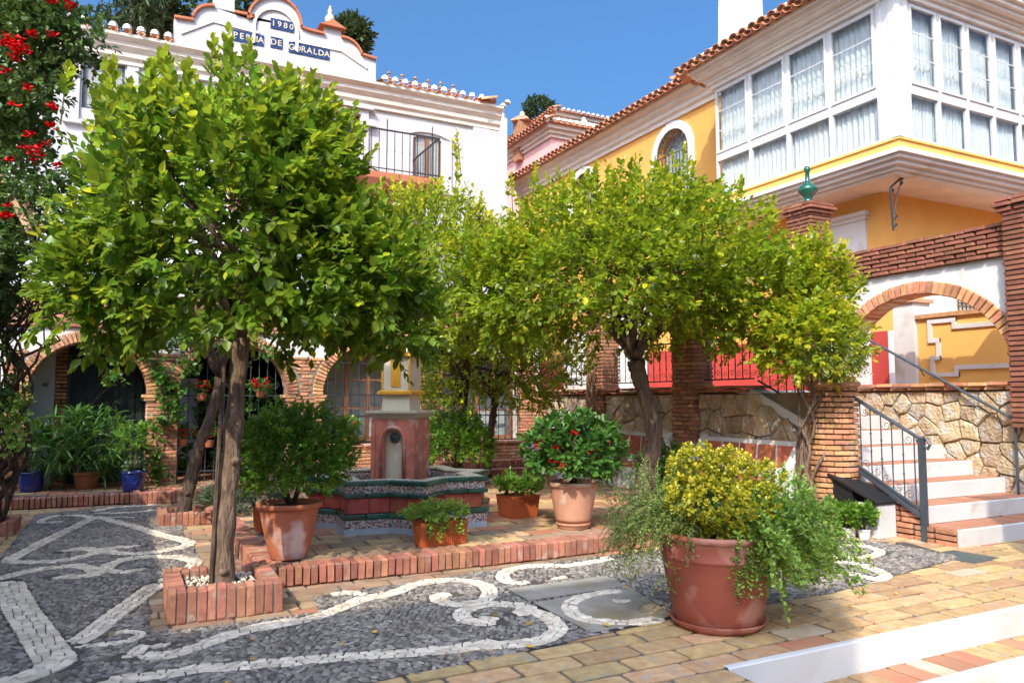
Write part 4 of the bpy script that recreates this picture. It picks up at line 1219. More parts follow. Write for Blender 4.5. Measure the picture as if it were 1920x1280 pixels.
m = MB(); m.add([(XLW, YU - .3, ZT), (xr + .3, YU - .3, ZT), (xr + .3, YU + 9, ZT), (XLW, YU + 9, ZT), (XLW + 3, YU + 4.3, ZT + 1.1), (xr - 3.5, YU + 4.3, ZT + 1.1)],
      [(0, 1, 5, 4), (1, 2, 5), (2, 3, 4, 5), (3, 0, 4)]).build("roof", roof, wh)
# little timber trellis above the right eave
m = MB(); tx0, tx1 = U(722, 135)[0], U(868, 165)[0]; yT = YU + .25
for i in range(6):
    x = tx0 + (tx1 - tx0) * (i + .5) / 6; m.tube([(x, yT, ZT + .12), (x, yT, ZT + .52)], .022, 6); m.lathe([(.001, 0), (.05, .02), (.03, .07), (.001, .09)], (x, yT, ZT + .50), 7)
m.tube([(tx0, yT, ZT + .40), (tx1, yT, ZT + .40)], .03, 6); m.tube([(tx0, yT + .2, ZT + .36), (tx1, yT + .2, ZT + .36)], .03, 6)
m.build("roof_trellis", timber, wh)

# gable parapet with curved outline
def UG(px, py): p = on_y(px, py, YU - .31); return (p.x, p.z)
gab = []
def arc(px0, py0, px1, py1, bul, n=8, quad=None):
    """quarter-ish arc in the photograph's plane between two points"""
    a = Vector((px0, py0)); b = Vector((px1, py1)); c = Vector(bul); out = []
    for i in range(n + 1):
        t = i / n; p = a * (1 - t) ** 2 + c * 2 * t * (1 - t) + b * t * t; out.append((p.x, p.y))
    return out
top = [(328, 72), (327, 34), (363, 40)] + arc(363, 33, 402, 14, (372, 8)) + [(402, 8), (402, -40), (440, -32), (440, 25), (477, 33)] + \
      [(515 + 48 * math.cos(math.pi * (1 - i / 14)), 44 + (8 * (i / 14 - .5) * 2) - 48 * math.sin(math.pi * i / 14)) for i in range(15)] + \
      [(573, 57), (608, 66), (608, 46), (640, 54), (640, 72)] + arc(641, 72, 677, 104, (668, 76)) + [(705, 113), (705, 148)]
gp = [UG(*p) for p in top]
zb = ZC + .54
gp = [(gp[0][0], zb)] + gp[1:-1] + [(gp[-1][0], zb)]
gable = MB().prism(gp, 'y', YU - .30, YU + .05).build("gable", white_far, wh)
# terracotta coping that follows the outline
m = MB()
def cop(pts):
    for (a, b) in zip(pts, pts[1:]):
        A = Vector((a[0], 0, a[1])); B = Vector((b[0], 0, b[1])); d = B - A
        if d.length < .01 or abs(d.x) < .03 * d.length: continue
        n_ = Vector((-d.z, 0, d.x)).normalized(); n_ = n_ if n_.z > 0 else -n_
        P_ = [A, B, B + n_ * .05, A + n_ * .05]
        m.add([(p.x, YU - .37, p.z) for p in P_] + [(p.x, YU + .12, p.z) for p in P_], [(0, 1, 2, 3), (7, 6, 5, 4), (0, 4, 5, 1), (1, 5, 6, 2), (2, 6, 7, 3), (3, 7, 4, 0)])
for a_, b_ in zip(gp[1:-1], gp[2:-1]):
    m = MB(); cop([a_, b_])
    if m.v: m.build("coping_tile", terracotta, gable)
# framed niche on the gable and raised string line
m = MB()
cx, cz = UG(517, 60); rN = .50
pts = [(cx - rN, UG(517, 92)[1])] + [(cx - rN * math.cos(math.pi * i / 12), cz + .05 + rN * math.sin(math.pi * i / 12)) for i in range(13)] + [(cx + rN, UG(517, 92)[1])]
for a, b in zip(pts, pts[1:]):
    v0 = Vector((a[0] - cx, 0, a[1] - cz)); 
    ia = (cx + (a[0] - cx) * .88, cz + (a[1] - cz) * .9); ib = (cx + (b[0] - cx) * .88, cz + (b[1] - cz) * .9)
    m.add([(a[0], YU - .35, a[1]), (b[0], YU - .35, b[1]), (ib[0], YU - .35, ib[1]), (ia[0], YU - .35, ia[1]), (a[0], YU - .30, a[1]), (b[0], YU - .30, b[1]), (ib[0], YU - .30, ib[1]), (ia[0], YU - .30, ia[1])],
          [(0, 1, 2, 3), (0, 4, 5, 1), (3, 2, 6, 7)])
for (a, b) in (((340, 62), (400, 40)), ((400, 40), (486, 62)), ((548, 76), (640, 95)), ((640, 95), (688, 128))):
    p, q = UG(*a), UG(*b); m.prism([(p[0], p[1] - .03), (q[0], q[1] - .03), (q[0], q[1] + .03), (p[0], p[1] + .03)], 'y', YU - .33, YU - .302)
m.build("gable_moulding", mould, gable)
# blue letter tiles
def letter_row(s, px0, py0, px1, py1, h=.27):
    p, q = UG(px0, py0), UG(px1, py1); n = len(s); w = (q[0] - p[0]) / n; zc = (p[1] + q[1]) / 2
    for i, ch in enumerate(s):
        x = p[0] + w * (i + .5)
        t = MB().box(x - w / 2 + .004, x + w / 2 - .004, YU - .318, YU - .300, zc - h / 2, zc + h / 2).build("letter_tile", blue_tile, gable)
        text(ch, h * .76, (x, YU - .322, zc), (rad(90), 0, 0), glaze_white, t, "letter")
letter_row("1980", 507, 44, 552, 52, .24); letter_row("PERMA", 435, 66, 495, 77, .25); letter_row("DE", 507, 79, 530, 83, .25); letter_row("GORALDA", 541, 89, 618, 103, .25)
# urn finial on the little gable pier
c = UG(622, 48); m = MB().lathe([(.10, 0), (.10, .04), (.05, .07), (.11, .16), (.12, .22), (.08, .30), (.04, .34), (.06, .38), (.05, .44), (.02, .47), (.035, .50), (.001, .56)], (c[0], YU - .12, c[1] + .02), 16)
m.build("urn_finial", pale_stone, gable, smooth=True)
a = UG(598, 50); b = UG(648, 50)
MB().prism([(a[0], c[1] - .06), (b[0], c[1] - .06), ((a[0] + b[0]) / 2, c[1] + .10)], 'y', YU - .42, YU + .16).build("pier_cap", terracotta, gable)

# upstairs windows
def upwin(a, b, c, d, seg, shut=False):
    fr = MB(); t = .05
    fr.box(a, a + t, YU + .04, YU + .10, c, d).box(b - t, b, YU + .04, YU + .10, c, d).box(a + t, b - t, YU + .04, YU + .10, c, c + t).box((a + b) / 2 - .03, (a + b) / 2 + .03, YU + .03, YU + .10, c + t, d)
    w = fr.build("window", wood if not shut else iron_gr, wh)
    bl = MB(); n = int((d - c) / .05)
    for i in range(n): bl.box(a + t, b - t, YU + .085, YU + .095, c + i * .05 + .004, c + (i + 1) * .05 - .004)
    bl.box(a + .001, b - .001, YU + .11, YU + .12, c, d + .13).build("blind", blind, w)
    MB().box(a + t, b - t, YU + .07, YU + .075, c + t, d).build("pane", glass, w)
    s = MB()
    for (x0, x1) in ((a - .26, a - .04), (b + .04, b + .26)): s.box(x0, x1, YU - .05, YU - .001, c - .3, d + .02)
    pts = [(x, d + (.16 if seg else .02) - (.14 * ((x - (a + b) / 2) / ((b - a) / 2 + .26)) ** 2 if seg else 0)) for x in np.linspace(a - .26, b + .26, 9)]
    s.prism([(a - .26, d + .02)] + [(x, z + .14) for x, z in pts] + [(b + .26, d + .02)] + [(x, z - .0) for x, z in pts[::-1] if a - .05 < x < b + .05], 'y', YU - .05, YU - .002)
    s.box(a - .32, b + .32, YU - .10, YU, c - .36, c - .28)
    s.build("window_surround", white_far, w)
upwin(wL[0], wL[1], wL[2] - .2, wL[3] - .12, True, True)
upwin(wR[0], wR[1], 7.1, 8.10, True)
def updoor(a, b):
    f = MB(); t = .07
    f.box(a, a + t, YU + .1, YU + .2, zf, 8.42).box(b - t, b, YU + .1, YU + .2, zf, 8.42).box(a + t, b - t, YU + .1, YU + .2, 8.34, 8.42)
    d = f.build("balcony_door", wood, wh); m_ = (a + b) / 2
    MB().box(a + t, m_ - .01, YU + .15, YU + .19, zf, 8.34).box(m_ + .01, b - t, YU + .15, YU + .19, zf, 8.34).build("door_leaf", pvc, d)
    MB().box(a + t + .07, m_ - .08, YU + .14, YU + .149, 7.2, 8.25).box(m_ + .08, b - t - .07, YU + .14, YU + .149, 7.2, 8.25).build("pane", dark, d)
    s = MB().box(a - .22, a - .03, YU - .07, YU - .001, zf, 8.55).box(b + .03, b + .22, YU - .07, YU - .001, zf, 8.55).box(a - .03, b + .03, YU - .07, YU - .001, 8.43, 8.55)
    s.box(a - .34, a - .02, YU - .16, YU - .071, 8.15, 8.30).box(b + .02, b + .34, YU - .16, YU - .071, 8.15, 8.30)
    s.prism([(a - .36, 8.551), (b + .36, 8.551), (b + .2, 8.61), (a - .2, 8.61)], 'y', YU - .15, YU - .001)
    s.build("door_surround", white_far, d)
updoor(dl[0] - .23, dl[1] + .23); updoor(dr[0], dr[1])
# balcony: slab, brackets, railing
bx0, bx1, by = U(440, 250)[0] - .2, on_y(826, 250, 15.7).x, 15.7
MB().box(bx0, bx1, by, YU, zf - .14, zf).build("balcony_slab", terracotta, wh)
m = MB()
for i in range(7): x = bx0 + .2 + (bx1 - bx0 - .4) * i / 6; m.prism([(by + .1, zf - .14), (YU, zf - .14), (YU, zf - .75), (YU - .3, zf - .68), (by + .3, zf - .30)], 'x', x - .1, x + .1)
m.build("balcony_brackets", brick, wh)
m = MB(); zr = 7.52
m.box(bx0, bx1, by + .03, by + .07, zr - .03, zr).box(bx0, bx1, by + .04, by + .06, zf + .08, zf + .1)
n = int((bx1 - bx0) / .17)
for i in range(n + 1):
    x = bx0 + (bx1 - bx0) * i / n; top_ = zr + (.18 if i % 6 == 0 else 0)
    m.tube([(x, by + .05, zf), (x, by + .05, top_)], .013 if i % 6 == 0 else .010, 5)
    m.lathe([(.001, -.03), (.02, 0), (.001, .03)], (x, by + .05, zf + .5), 5)
    if i % 6 == 0: m.lathe([(.001, 0), (.02, .02), (.001, .07)], (x, by + .05, top_), 5)
for i in range(10): y_ = by + .05 + i * .17; m.tube([(bx1 - .02, y_, zf), (bx1 - .02, y_, zr)], .010, 5)
m.box(bx1 - .04, bx1, by + .07, YU, zr - .03, zr)
m.build("balcony_railing", iron, wh)
# wall lamp and hook between the pilasters
lp = U(508, 170)
m = MB(); m.tube([(lp[0], YU - .01, lp[1]), (lp[0], YU - .35, lp[1] + .05)], .015, 5); scroll(m, (lp[0], YU - .2, lp[1] - .1), .1, 'x'); m.build("wall_bracket", iron, wh)
# ------------------------------------------------------------ upper terrace, retaining wall with benches
TZ = 1.755
m = MB(); m.box(8.16, 40, 8.68, 60, -.44, TZ - .006).box(10.74, 40, 3.0, 8.68, -.44, TZ - .006)
struct("upper_terrace", m, paving_rd)
XW = 7.88
rw = thing("retaining_wall", "long retaining wall of golden rubble panels and brick pillars behind the tiled benches", "wall", (XW, 10.5, .16))
MB().box(XW + .02, 8.16, 7.02, YF, .0, 1.70).build("wall_core", stone_jt, rw)
PX_ = lambda u, v, d: (XW + .02 - d, u, v)
rs1 = random.Random(21); cnt = 0
def yst(y): return TZ - .1 - max(0, 8.2 - y) * .47
for (y0, y1, sd) in ((7.05, 9.17, 1), (9.78, 11.72, 2), (12.32, 13.86, 3)):
    for q in voronoi(y0, y1, .9, 1.70, .28, .48, sd, .012):
        cy = sum(p[0] for p in q) / len(q); cz = sum(p[1] for p in q) / len(q)
        if cz > yst(cy) + .04: continue
        slab_stone(q, PX_, 0, .05, .016, rs1).build("stone", stone, rw, fixn=False)
    # thin row behind the bench backs
    MB().box(XW, XW + .02, y0, y1, .16, .9).build("render_panel", white, rw)
it = []
def pillar_x(y0, y1, z0, z1, xf=XW - .10, xb=8.2, tgt=it, mt=None, L_=.27):
    z = z0; k = 0
    while z < z1:
        cuts = [y0, (y0 + y1) / 2, y1] if k % 2 == 0 else [y0, y0 + (y1 - y0) * .25, y0 + (y1 - y0) * .75, y1]
        for a, b in zip(cuts, cuts[1:]):
            e = (rs1.uniform(-.005, .005))
            tgt.append((((xf + xb) / 2 + e, (a + b) / 2, z + .026), (xb - xf, b - a - .008, .052), (0, 0, 0)) + ((mt,) if mt else ()))
        z += course; k += 1
for (y0, y1, zt) in ((9.2, 9.75, 3.3), (11.75, 12.3, 3.3), (13.88, 14.28, 1.75)): pillar_x(y0, y1, .16, zt)
# coping of two thin brick courses
y = 8.1
while y < 14.25:
    it.append(((XW + .10, y + .14, 1.735), (.42, .275, .045), (0, 0, 0))); it.append(((XW + .10, y + .05, 1.788), (.50, .275, .045), (0, 0, 0))); y += .285
lay(rw, it, brick, 300, 'brick', 'bricks')
MB().box(XW - .07, 8.17, 9.22, 9.73, .16, 3.28).box(XW - .07, 8.17, 11.77, 12.28, .16, 3.28).build("pillar_core", mortar, rw)
# small timber-and-lime pergola beam above the pillars (white spandrel hidden by leaves)
MB().box(XW + .05, XW + .2, 9.75, 11.75, 2.95, 3.25).build("spandrel", white, rw)

def rail_panel(name, P0, P1, h, n, label=None, cat=None, mat=iron, grp=None, post=(0, 0), low=.10, top_r=.020, scr=True, parent=None, postd=None):
    """railing between P0 and P1 (feet), vertical balusters with collars and scrolls"""
    root = parent or thing(name, label, cat, tuple((Vector(P0) + Vector(P1)) / 2), grp)
    A, B = Vector(P0), Vector(P1); m = MB(); up = Vector((0, 0, 1))
    d = B - A; nn = Vector((-d.y, d.x, 0)).normalized()
    def bar(p, q, w, hh):
        v = []
        for P_ in (p, q):
            for s in (-1, 1):
                for t in (-1, 1): v.append(P_ + nn * s * w / 2 + up * t * hh / 2)
        m.add(v, [(0, 1, 3, 2), (4, 6, 7, 5), (0, 4, 5, 1), (2, 3, 7, 6), (1, 5, 7, 3), (0, 2, 6, 4)])
    bar(A + up * h, B + up * h, .045, .022); bar(A + up * low, B + up * low, .035, .02)
    m.build("rails", mat, root)
    for i in range(n):
        t = (i + .5) / n; p = A.lerp(B, t); b = MB(); b.tube([p + up * low, p + up * h], .0085, 5)
        for f in (.35, .62): b.lathe([(.001, -.018), (.017, 0), (.001, .018)], p + up * (low + (h - low) * f), 6)
        b.build("baluster", mat, root)
    if scr:
        m = MB()
        ax = 'x' if abs(d.x) < abs(d.y) else 'y'
        for i in range(n + 1):
            p = A.lerp(B, min(1, max(0, i / n)))
            scroll(m, p + up * (low + .09), abs(d.length / n) * .36, ax, 1.3, .004, 1 if i % 2 else -1)
            if i % 2: scroll(m, p + up * (h - .09), abs(d.length / n) * .36, ax, 1.3, .004, -1)
        m.build("scrollwork", mat, root)
    for k, P_ in enumerate((A, B)):
        if post[k]: MB().box(P_.x - .022, P_.x + .022, P_.y - .022, P_.y + .022, P_.z - post[k], P_.z + h + .03).build("post", mat, root)
    return root
rail_panel("terrace_railing", (8.0, 9.72, 1.81), (8.0, 11.72, 1.81), .72, 12, "black iron terrace railing over the middle stone panel, between the two tall brick pillars", "railing", grp="iron railings of the terrace", post=(.0, .0))
rail_panel("terrace_railing", (8.0, 8.15, 1.81), (8.0, 9.18, 1.81), .72, 7, "short black iron terrace railing in front of the red wall, right of the brick pillar", "railing", grp="iron railings of the terrace", post=(0, .0))
rail_panel("terrace_railing", (8.0, 12.32, 1.81), (8.0, 14.2, 1.81), .72, 10, "black iron terrace railing over the left stone panel near the white house", "railing", grp="iron railings of the terrace")

# tiled benches against the wall
def bench(y0, y1, label, arms=(1, 1)):
    xb = XW - .005; fz = .16
    root = thing("tiled_bench", label, "bench", (xb - .25, (y0 + y1) / 2, fz), "tiled benches along the retaining wall")
    bk = MB().prism([(xb - .13, fz + .40), (xb, fz + .40), (xb, fz + .89), (xb - .07, fz + .90)], 'y', y0, y1).build("backrest", white, root)
    n = max(3, round((y1 - y0) / .34)); w = (y1 - y0 - .10) / n
    for i in range(n):
        a = y0 + .05 + w * i + .02; b = a + w - .04
        zt, zb2 = fz + .84, fz + .53
        def xs(z): return xb - .13 + (.06) * (z - fz - .40) / .5
        MB().add([(xs(zb2) - .008, a, zb2), (xs(zb2) - .008, b, zb2), (xs(zt) - .008, b, zt), (xs(zt) - .008, a, zt), (xs(zb2) + .01, a, zb2), (xs(zb2) + .01, b, zb2), (xs(zt) + .01, b, zt), (xs(zt) + .01, a, zt)],
                 [(0, 1, 2, 3), (0, 4, 5, 1), (3, 2, 6, 7), (0, 3, 7, 4), (1, 5, 6, 2)]).build("back_tile", terra_tile, root)
    MB().box(xb - .135, xb - .12, y0 + .05, y1 - .05, fz + .44, fz + .52).build("tile_strip", mosaic2, root)
    MB().box(xb - .52, xb - .13, y0, y1, fz, fz + .36).build("base", white, root)
    s = max(3, round((y1 - y0) / .25)); w = (y1 - y0) / s
    for i in range(s): MB().cham((xb - .335, y0 + w * (i + .5), fz + .385), (.41, w - .008, .045)).build("seat_tile", terra_tile, root)
    for k, (yy, on) in enumerate(((y0, arms[0]), (y1, arms[1]))):
        if not on: continue
        pr = [(xb - .62, fz)] + [(xb - .62, fz + .52), (xb - .60, fz + .57), (xb - .50, fz + .585), (xb - .40, fz + .56), (xb - .30, fz + .60), (xb - .20, fz + .72), (xb - .10, fz + .88), (xb - .05, fz + .93), (xb, fz + .93), (xb, fz)]
        MB().prism(pr, 'y', yy - .07, yy + .07).build("armrest", white, root)
    return root
bench(7.15, 9.0, "white masonry bench with six red tiles in its back, nearest the staircase")
bench(9.82, 11.65, "middle white masonry bench with red back tiles, behind the curved tree trunk")
bench(12.42, 13.75, "small far white bench with red back tiles beside the white house", (1, 1))

# ------------------------------------------------------------ staircase
st = thing("stone_staircase", None, None, (9.3, 7, 0)); st['kind'] = 'structure'
XS0, XS1 = 8.14, 10.42; RH, TD, YS = .195, .42, 5.28
it = []
for k in range(9):
    y = YS + TD * k; z = RH * k
    MB().box(XS0 + .05, XS1, y + .02, 8.7, z, z + RH - .03).build("step_core", mortar, st)
    r = random.Random(k)
    m = MB(); v = []; n = 14
    for i in range(n + 1):
        x = XS0 + (XS1 - XS0) * i / n; e = r.uniform(-.004, .004)
        v += [(x, y + e, z), (x, y + e, z + RH - .012), (x, y + e + .008, z + RH - .004), (x, y + .03, z + RH - .002)]
    m.add(v, [(4 * i + q, 4 * i + 4 + q, 4 * i + 5 + q, 4 * i + 1 + q) for i in range(n) for q in range(3)])
    m.add([(XS0, y, z), (XS0, y + .05, z), (XS0, y + .05, z + RH), (XS0, y, z + RH)], [(0, 1, 2, 3)])
    m.build("riser", white, st)
    if k < 8:
        nx = 8; w = (XS1 - XS0) / nx
        for i in range(nx): it.append(((XS0 + w * (i + .5), y + .03 + TD / 2, z + RH - .018), (w - .008, TD - .03, .034), (0, 0, 0), paving_rd))
lay(st, it, paving_rd, 300, 'tread_tile', 'tread_tiles')
it = []
for k in range(9):      # brick courses on the open side of the stair
    for c in range(3):
        y = YS + .05 + TD * k; z = RH * k + c * .064
        if y < 7.0: it.append(((XS0 + .03, (y + 7.0) / 2, z + .027), (.12, 7.0 - y, .052), (0, 0, 0)) if False else ((XS0 + .02, y + .11, z + .027), (.13, .25, .052), (0, 0, 0)))
        if y + .3 < 7.0:
            yy = y + .25
            while yy < 7.0: it.append(((XS0 + .02, yy + .12, z + .027), (.13, .24, .052), (0, 0, 0))); yy += .25
lay(st, it, brick, 300, 'side_brick')

# round brick pillar at the head of the lower rail
rp = thing("round_brick_pillar", "round orange brick pillar wrapped by climber stems beside the stairs", "pillar", (7.98, 6.78, 0))
it = []; z = 0; k = 0
while z < 1.74:
    for i in range(9):
        a = 2 * math.pi * (i + (k % 2) * .5) / 9; R_ = .215 + rs1.uniform(-.006, .006)
        it.append(((7.98 + math.cos(a) * R_, 6.78 + math.sin(a) * R_, z + .026), (.15, 2 * math.pi * .28 / 9 - .008, .052), (0, 0, a)))
    z += course; k += 1
lay(rp, it, brick_or, 300, 'brick', 'bricks')
MB().lathe([(.24, 0), (.24, 1.76)], (7.98, 6.78, 0), 20).build("core", mortar, rp)
MB().lathe([(.28, 0), (.33, .03), (.33, .07), (.30, .09), (.001, .10)], (7.98, 6.78, 1.75), 20).build("capital", terra_pale, rp)
MB().prism([(7.04, 1.30), (8.15, 1.80), (8.15, 1.68), (7.04, 1.16)], 'x', XW - .02, 8.13).build("stringer", white, rw)
rail_panel("upper_stair_railing", (8.05, 7.08, 1.30), (8.05, 8.12, 1.78), .70, 7, "black iron railing sloping down from the terrace to the round brick pillar", "railing")
rl = rail_panel("lower_stair_railing", (8.10, 5.70, .30), (8.06, 6.52, .76), .86, 6, "dark painted iron stair railing with scrolls, from the round brick pillar to a heavy post", "railing", mat=iron_gr, low=.05)
MB().box(8.075, 8.135, 5.65, 5.71, 0, 1.17).build("newel_post", iron_gr, rl)
m = MB(); m.tube([(8.10, 5.70, 1.17), (8.11, 5.62, 1.16), (8.11, 5.58, 1.10), (8.11, 5.61, 1.05), (8.11, 5.65, 1.08)], .018, 6)
m.tube([(8.04, 6.78, 1.76), (8.06, 6.52, 1.63), (8.10, 5.70, 1.165)], .022, 6).build("handrail", iron_gr, rl)
MB().add([(8.05, 5.70, .27), (8.15, 5.70, .27), (8.15, 6.6, .77), (8.05, 6.6, .77), (8.05, 5.70, .31), (8.15, 5.70, .31), (8.15, 6.6, .81), (8.05, 6.6, .81)], [(0, 1, 2, 3), (4, 5, 6, 7), (0, 1, 5, 4), (3, 2, 6, 7), (0, 3, 7, 4), (1, 2, 6, 5)]).build("base_rail", iron_gr, rl)

# ------------------------------------------------------------ stone wall beside the stairs with brick arch above
XA = 10.42
aw = thing("arched_garden_wall", "wall beside the stairs: rubble stone below, big brick arch and white spandrels above", "wall", (10.6, 7.3, 0))
MB().box(XA + .03, 10.74, 3.6, 9.05, 0, 1.74).build("stone_core", stone_jt, aw)
PA = lambda u, v, d: (XA + .03 - d, u, v)
for q in voronoi(3.9, 9.0, .05, 1.73, .255, .50, 5, .012):
    cy = sum(p[0] for p in q) / len(q); cz = sum(p[1] for p in q) / len(q)
    if cz < (cy - YS) / TD * RH - .10: continue
    slab_stone(q, PA, 0, .06, .018, rs1).build("stone", stone, aw, fixn=False)
it = []
y = 5.2
while y < 9.0:
    it.append(((XA + .13, y + .14, 1.765), (.42, .275, .045), (0, 0, 0), brick_or)); it.append(((XA + .13, y + .05, 1.82), (.52, .275, .050), (0, 0, 0), brick_or)); y += .285
AC, AR, ASP = 7.33, 1.41, 1.86
strip_wall(5.35, 9.1, [(AC - AR, AC + AR, lambda s: 1.85, arch_fn(AC, AR, ASP, 1.31))], lambda s, z, d: (d, s, z), XA + .02, XA + .34, 3.52, 1.85, "spandrel", white, aw)
n = 46
for i in range(n):
    t = math.pi * (i + .5) / n; R_ = AR + .095
    it.append(((XA + .18, AC + math.cos(t) * R_, ASP + math.sin(t) * (1.31 + .095)), (.42, .20, math.pi * AR / n * .92), (t, 0, 0), brick_or))
z = 1.86
for (yy, e) in ((AC + AR + .055, 1), (AC - AR - .055, -1)):
    for c in range(3): it.append(((XA + .18, yy + .06 * e - .02 * e * c, 1.87 + c * .058), (.46, .26, .05), (0, 0, 0), brick_or))
# running-bond beam
z = 3.53; k = 0
while z < 3.95:
    s = 5.9 - (.15 if k % 2 else 0)
    while s < 9.06:
        b = min(s + .30, 9.06)
        if b - max(s, 5.9) > .05: it.append(((XA + .13, (max(s, 5.9) + b) / 2, z + .026), (.40 + rs1.uniform(-.02, .02), b - max(s, 5.9) - .009, .052), (0, 0, 0), brick_dk))
        s += .30
    z += course; k += 1
def pier(x0, x1, y0, y1, z0, z1, mt=brick_dk):
    z = z0; k = 0
    while z < z1:
        if k % 2 == 0:
            a = (x0 + x1) / 2
            for (p, q) in ((x0, a), (a, x1)): it.append((((p + q) / 2, (y0 + y1) / 2, z + .026), (q - p - .008, y1 - y0, .052), (0, 0, 0), mt))
        else:
            a = (y0 + y1) / 2
            for (p, q) in ((y0, a), (a, y1)): it.append((((x0 + x1) / 2, (p + q) / 2, z + .026), (x1 - x0, q - p - .008, .052), (0, 0, 0), mt))
        z += course; k += 1
pier(10.25, 10.78, 9.04, 9.60, 1.85, 4.78); pier(10.22, 10.80, 5.30, 5.93, 1.25, 4.06)
for (x0, x1, y0, y1, z) in ((10.25, 10.78, 9.04, 9.60, 4.80), (10.22, 10.80, 5.30, 5.95, 4.08)):
    for c, e in enumerate((.03, .07, .04)):
        for i in range(3): it.append((((x0 + x1) / 2, y0 - e + (y1 - y0 + 2 * e) * (i + .5) / 3, z + .026 + c * .066), (x1 - x0 + 2 * e, (y1 - y0 + 2 * e) / 3 - .006, .054), (0, 0, 0), brick_dk))
lay(aw, it, brick_dk, 300, 'brick', 'bricks')
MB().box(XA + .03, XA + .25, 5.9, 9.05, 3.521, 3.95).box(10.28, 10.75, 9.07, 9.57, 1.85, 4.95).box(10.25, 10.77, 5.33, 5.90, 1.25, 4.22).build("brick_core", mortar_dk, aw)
MB().box(10.38, 10.66, 8.58, 8.9, 1.86, 1.98).box(10.34, 10.70, 8.52, 8.95, 1.98, 2.05).build("impost", pale_stone, aw)
fin = thing("green_finial", "dark green glazed ceramic finial standing on the tall brick pier", "finial", (10.515, 9.32, 4.995))
MB().lathe([(.10, 0), (.11, .03), (.08, .06), (.065, .10), (.09, .16), (.165, .24), (.175, .29), (.12, .35), (.055, .40), (.04, .46), (.035, .58), (.055, .61), (.058, .65), (.04, .69), (.001, .70)], (10.515, 9.32, 4.995), 28).build("ceramic_body", green_cer, fin, smooth=True)
hr = thing("stair_handrail", "plain grey iron handrail on a single post in front of the rubble stone wall", "handrail", (10.3, 5.9, 0))
MB().tube([(10.30, 8.5, 2.78), (10.30, 7.97, 2.50), (10.30, 5.87, 1.33), (10.30, 5.80, 1.28), (10.30, 5.83, 1.22)], .020, 8).build("rail", iron_gr, hr, smooth=True)
MB().tube([(10.30, 5.90, .36), (10.30, 5.90, 1.34)], .018, 8).build("post", iron_gr, hr)
MB().tube([(10.40, 7.2, 1.95), (10.30, 7.2, 2.06)], .010, 5).build("wall_fixing", iron_gr, hr)

# ------------------------------------------------------------ yellow house
XY = 13.2; YC = 9.85; XG = 12.0; YG = 8.6
yh = thing("yellow_house", "ochre yellow house with white glazed corner gallery, arched grilled windows and clay tile eaves", "house", (XY, YC, TZ))
PXy = lambda s, z, d: (d, s, z)
def YX(px, py): p = on_x(px, py, XY); return (p.y, p.z)
w1a, w1b = YX(1293, 300)[0], YX(1233, 300)[0]; w2c = YX(1095, 340)[0]
hw = (w1b - w1a) / 2; w1c = (w1a + w1b) / 2
zt1 = YX(1262, 243)[1]; spr = zt1 - hw * 1.0
AHs = []
for c in (w1c, w2c): AHs.append((c - hw, c + hw, lambda s: 7.05, arch_fn(c, hw, spr)))
AHs.sort(key=lambda a: a[0])
ZE = 9.30
strip_wall(YC, 25.5, AHs, PXy, XY, XY + .35, ZE + .02, 2.95, "upper_wall", yellow, yh, step=.15)
MB().box(XY - .012, XY + .35, YC, 25.5, TZ - .01, 2.948).build("red_dado", red, yh)
MB().box(XY + .36, 30, YC, YC + .3, 2.95, 5.9).build("side_wall", yellow, yh)
MB().box(XY - .02, 30, YC - .02, YC - .001, TZ - .01, 2.949).build("side_dado", white, yh)
for c in (w1c, w2c):
    # white surround ring
    m = MB(); N_ = 20
    outl = [(c - hw * 1.32, 6.95)] + [(c + hw * 1.32 * -math.cos(math.pi * i / N_), spr + hw * 1.32 * math.sin(math.pi * i / N_)) for i in range(N_ + 1)] + [(c + hw * 1.32, 6.95)]
    inn = [(c - hw * 1.0, 6.95)] + [(c + hw * 1.0 * -math.cos(math.pi * i / N_), spr + hw * 1.0 * math.sin(math.pi * i / N_)) for i in range(N_ + 1)] + [(c + hw * 1.0, 6.95)]
    for i in range(len(outl) - 1):
        q = [outl[i], outl[i + 1], inn[i + 1], inn[i]]
        m.add([(XY - .06, a, b) for a, b in q] + [(XY - .001, a, b) for a, b in q], [(0, 1, 2, 3), (0, 4, 5, 1), (3, 2, 6, 7)])
    fr = m.build("window_surround", white, yh)
    MB().box(XY - .12, XY + .02, c - hw * 1.45, c + hw * 1.45, 6.80, 6.94).build("sill", white, fr)
    MB().box(XY + .20, XY + .21, c - hw, c + hw, 6.9, zt1 + .05).build("pane", glass, fr)
    MB().box(XY + .30, XY + .31, c - hw, c + hw, 6.9, zt1 + .05).build("curtain", curtain, fr)
    g = MB()
    for i in range(9):
        y = c - hw + hw * 2 * (i + .5) / 9; g.tube([(XY - .02, y, 7.0), (XY - .02, y, spr)], .014, 5)
    for i in range(11):
        a = math.pi * i / 10; g.tube([(XY - .02, c + .18 * math.cos(a), spr + .18 * math.sin(a)), (XY - .02, c + hw * .98 * math.cos(a), spr + hw * .98 * math.sin(a))], .013, 5)
    for rr_2 in (.18, hw * .55, hw * .97): g.tube([(XY - .02, c + rr_2 * math.cos(math.pi * i / 16), spr + rr_2 * math.sin(math.pi * i / 16)) for i in range(17)], .014, 5)
    for z in (spr, 7.6): g.tube([(XY - .02, c - hw, z), (XY - .02, c + hw, z)], .014, 5)
    for i in range(6): scroll(g, (XY - .02, c - hw + .15 + i * hw * .34, 7.8), .09, 'x', 1.3, .01); scroll(g, (XY - .02, c + hw * .75 * math.cos(math.pi * (i + .5) / 6), spr + hw * .75 * math.sin(math.pi * (i + .5) / 6)), .08, 'x', 1.3, .01)
    g.build("window_grille", iron, fr)
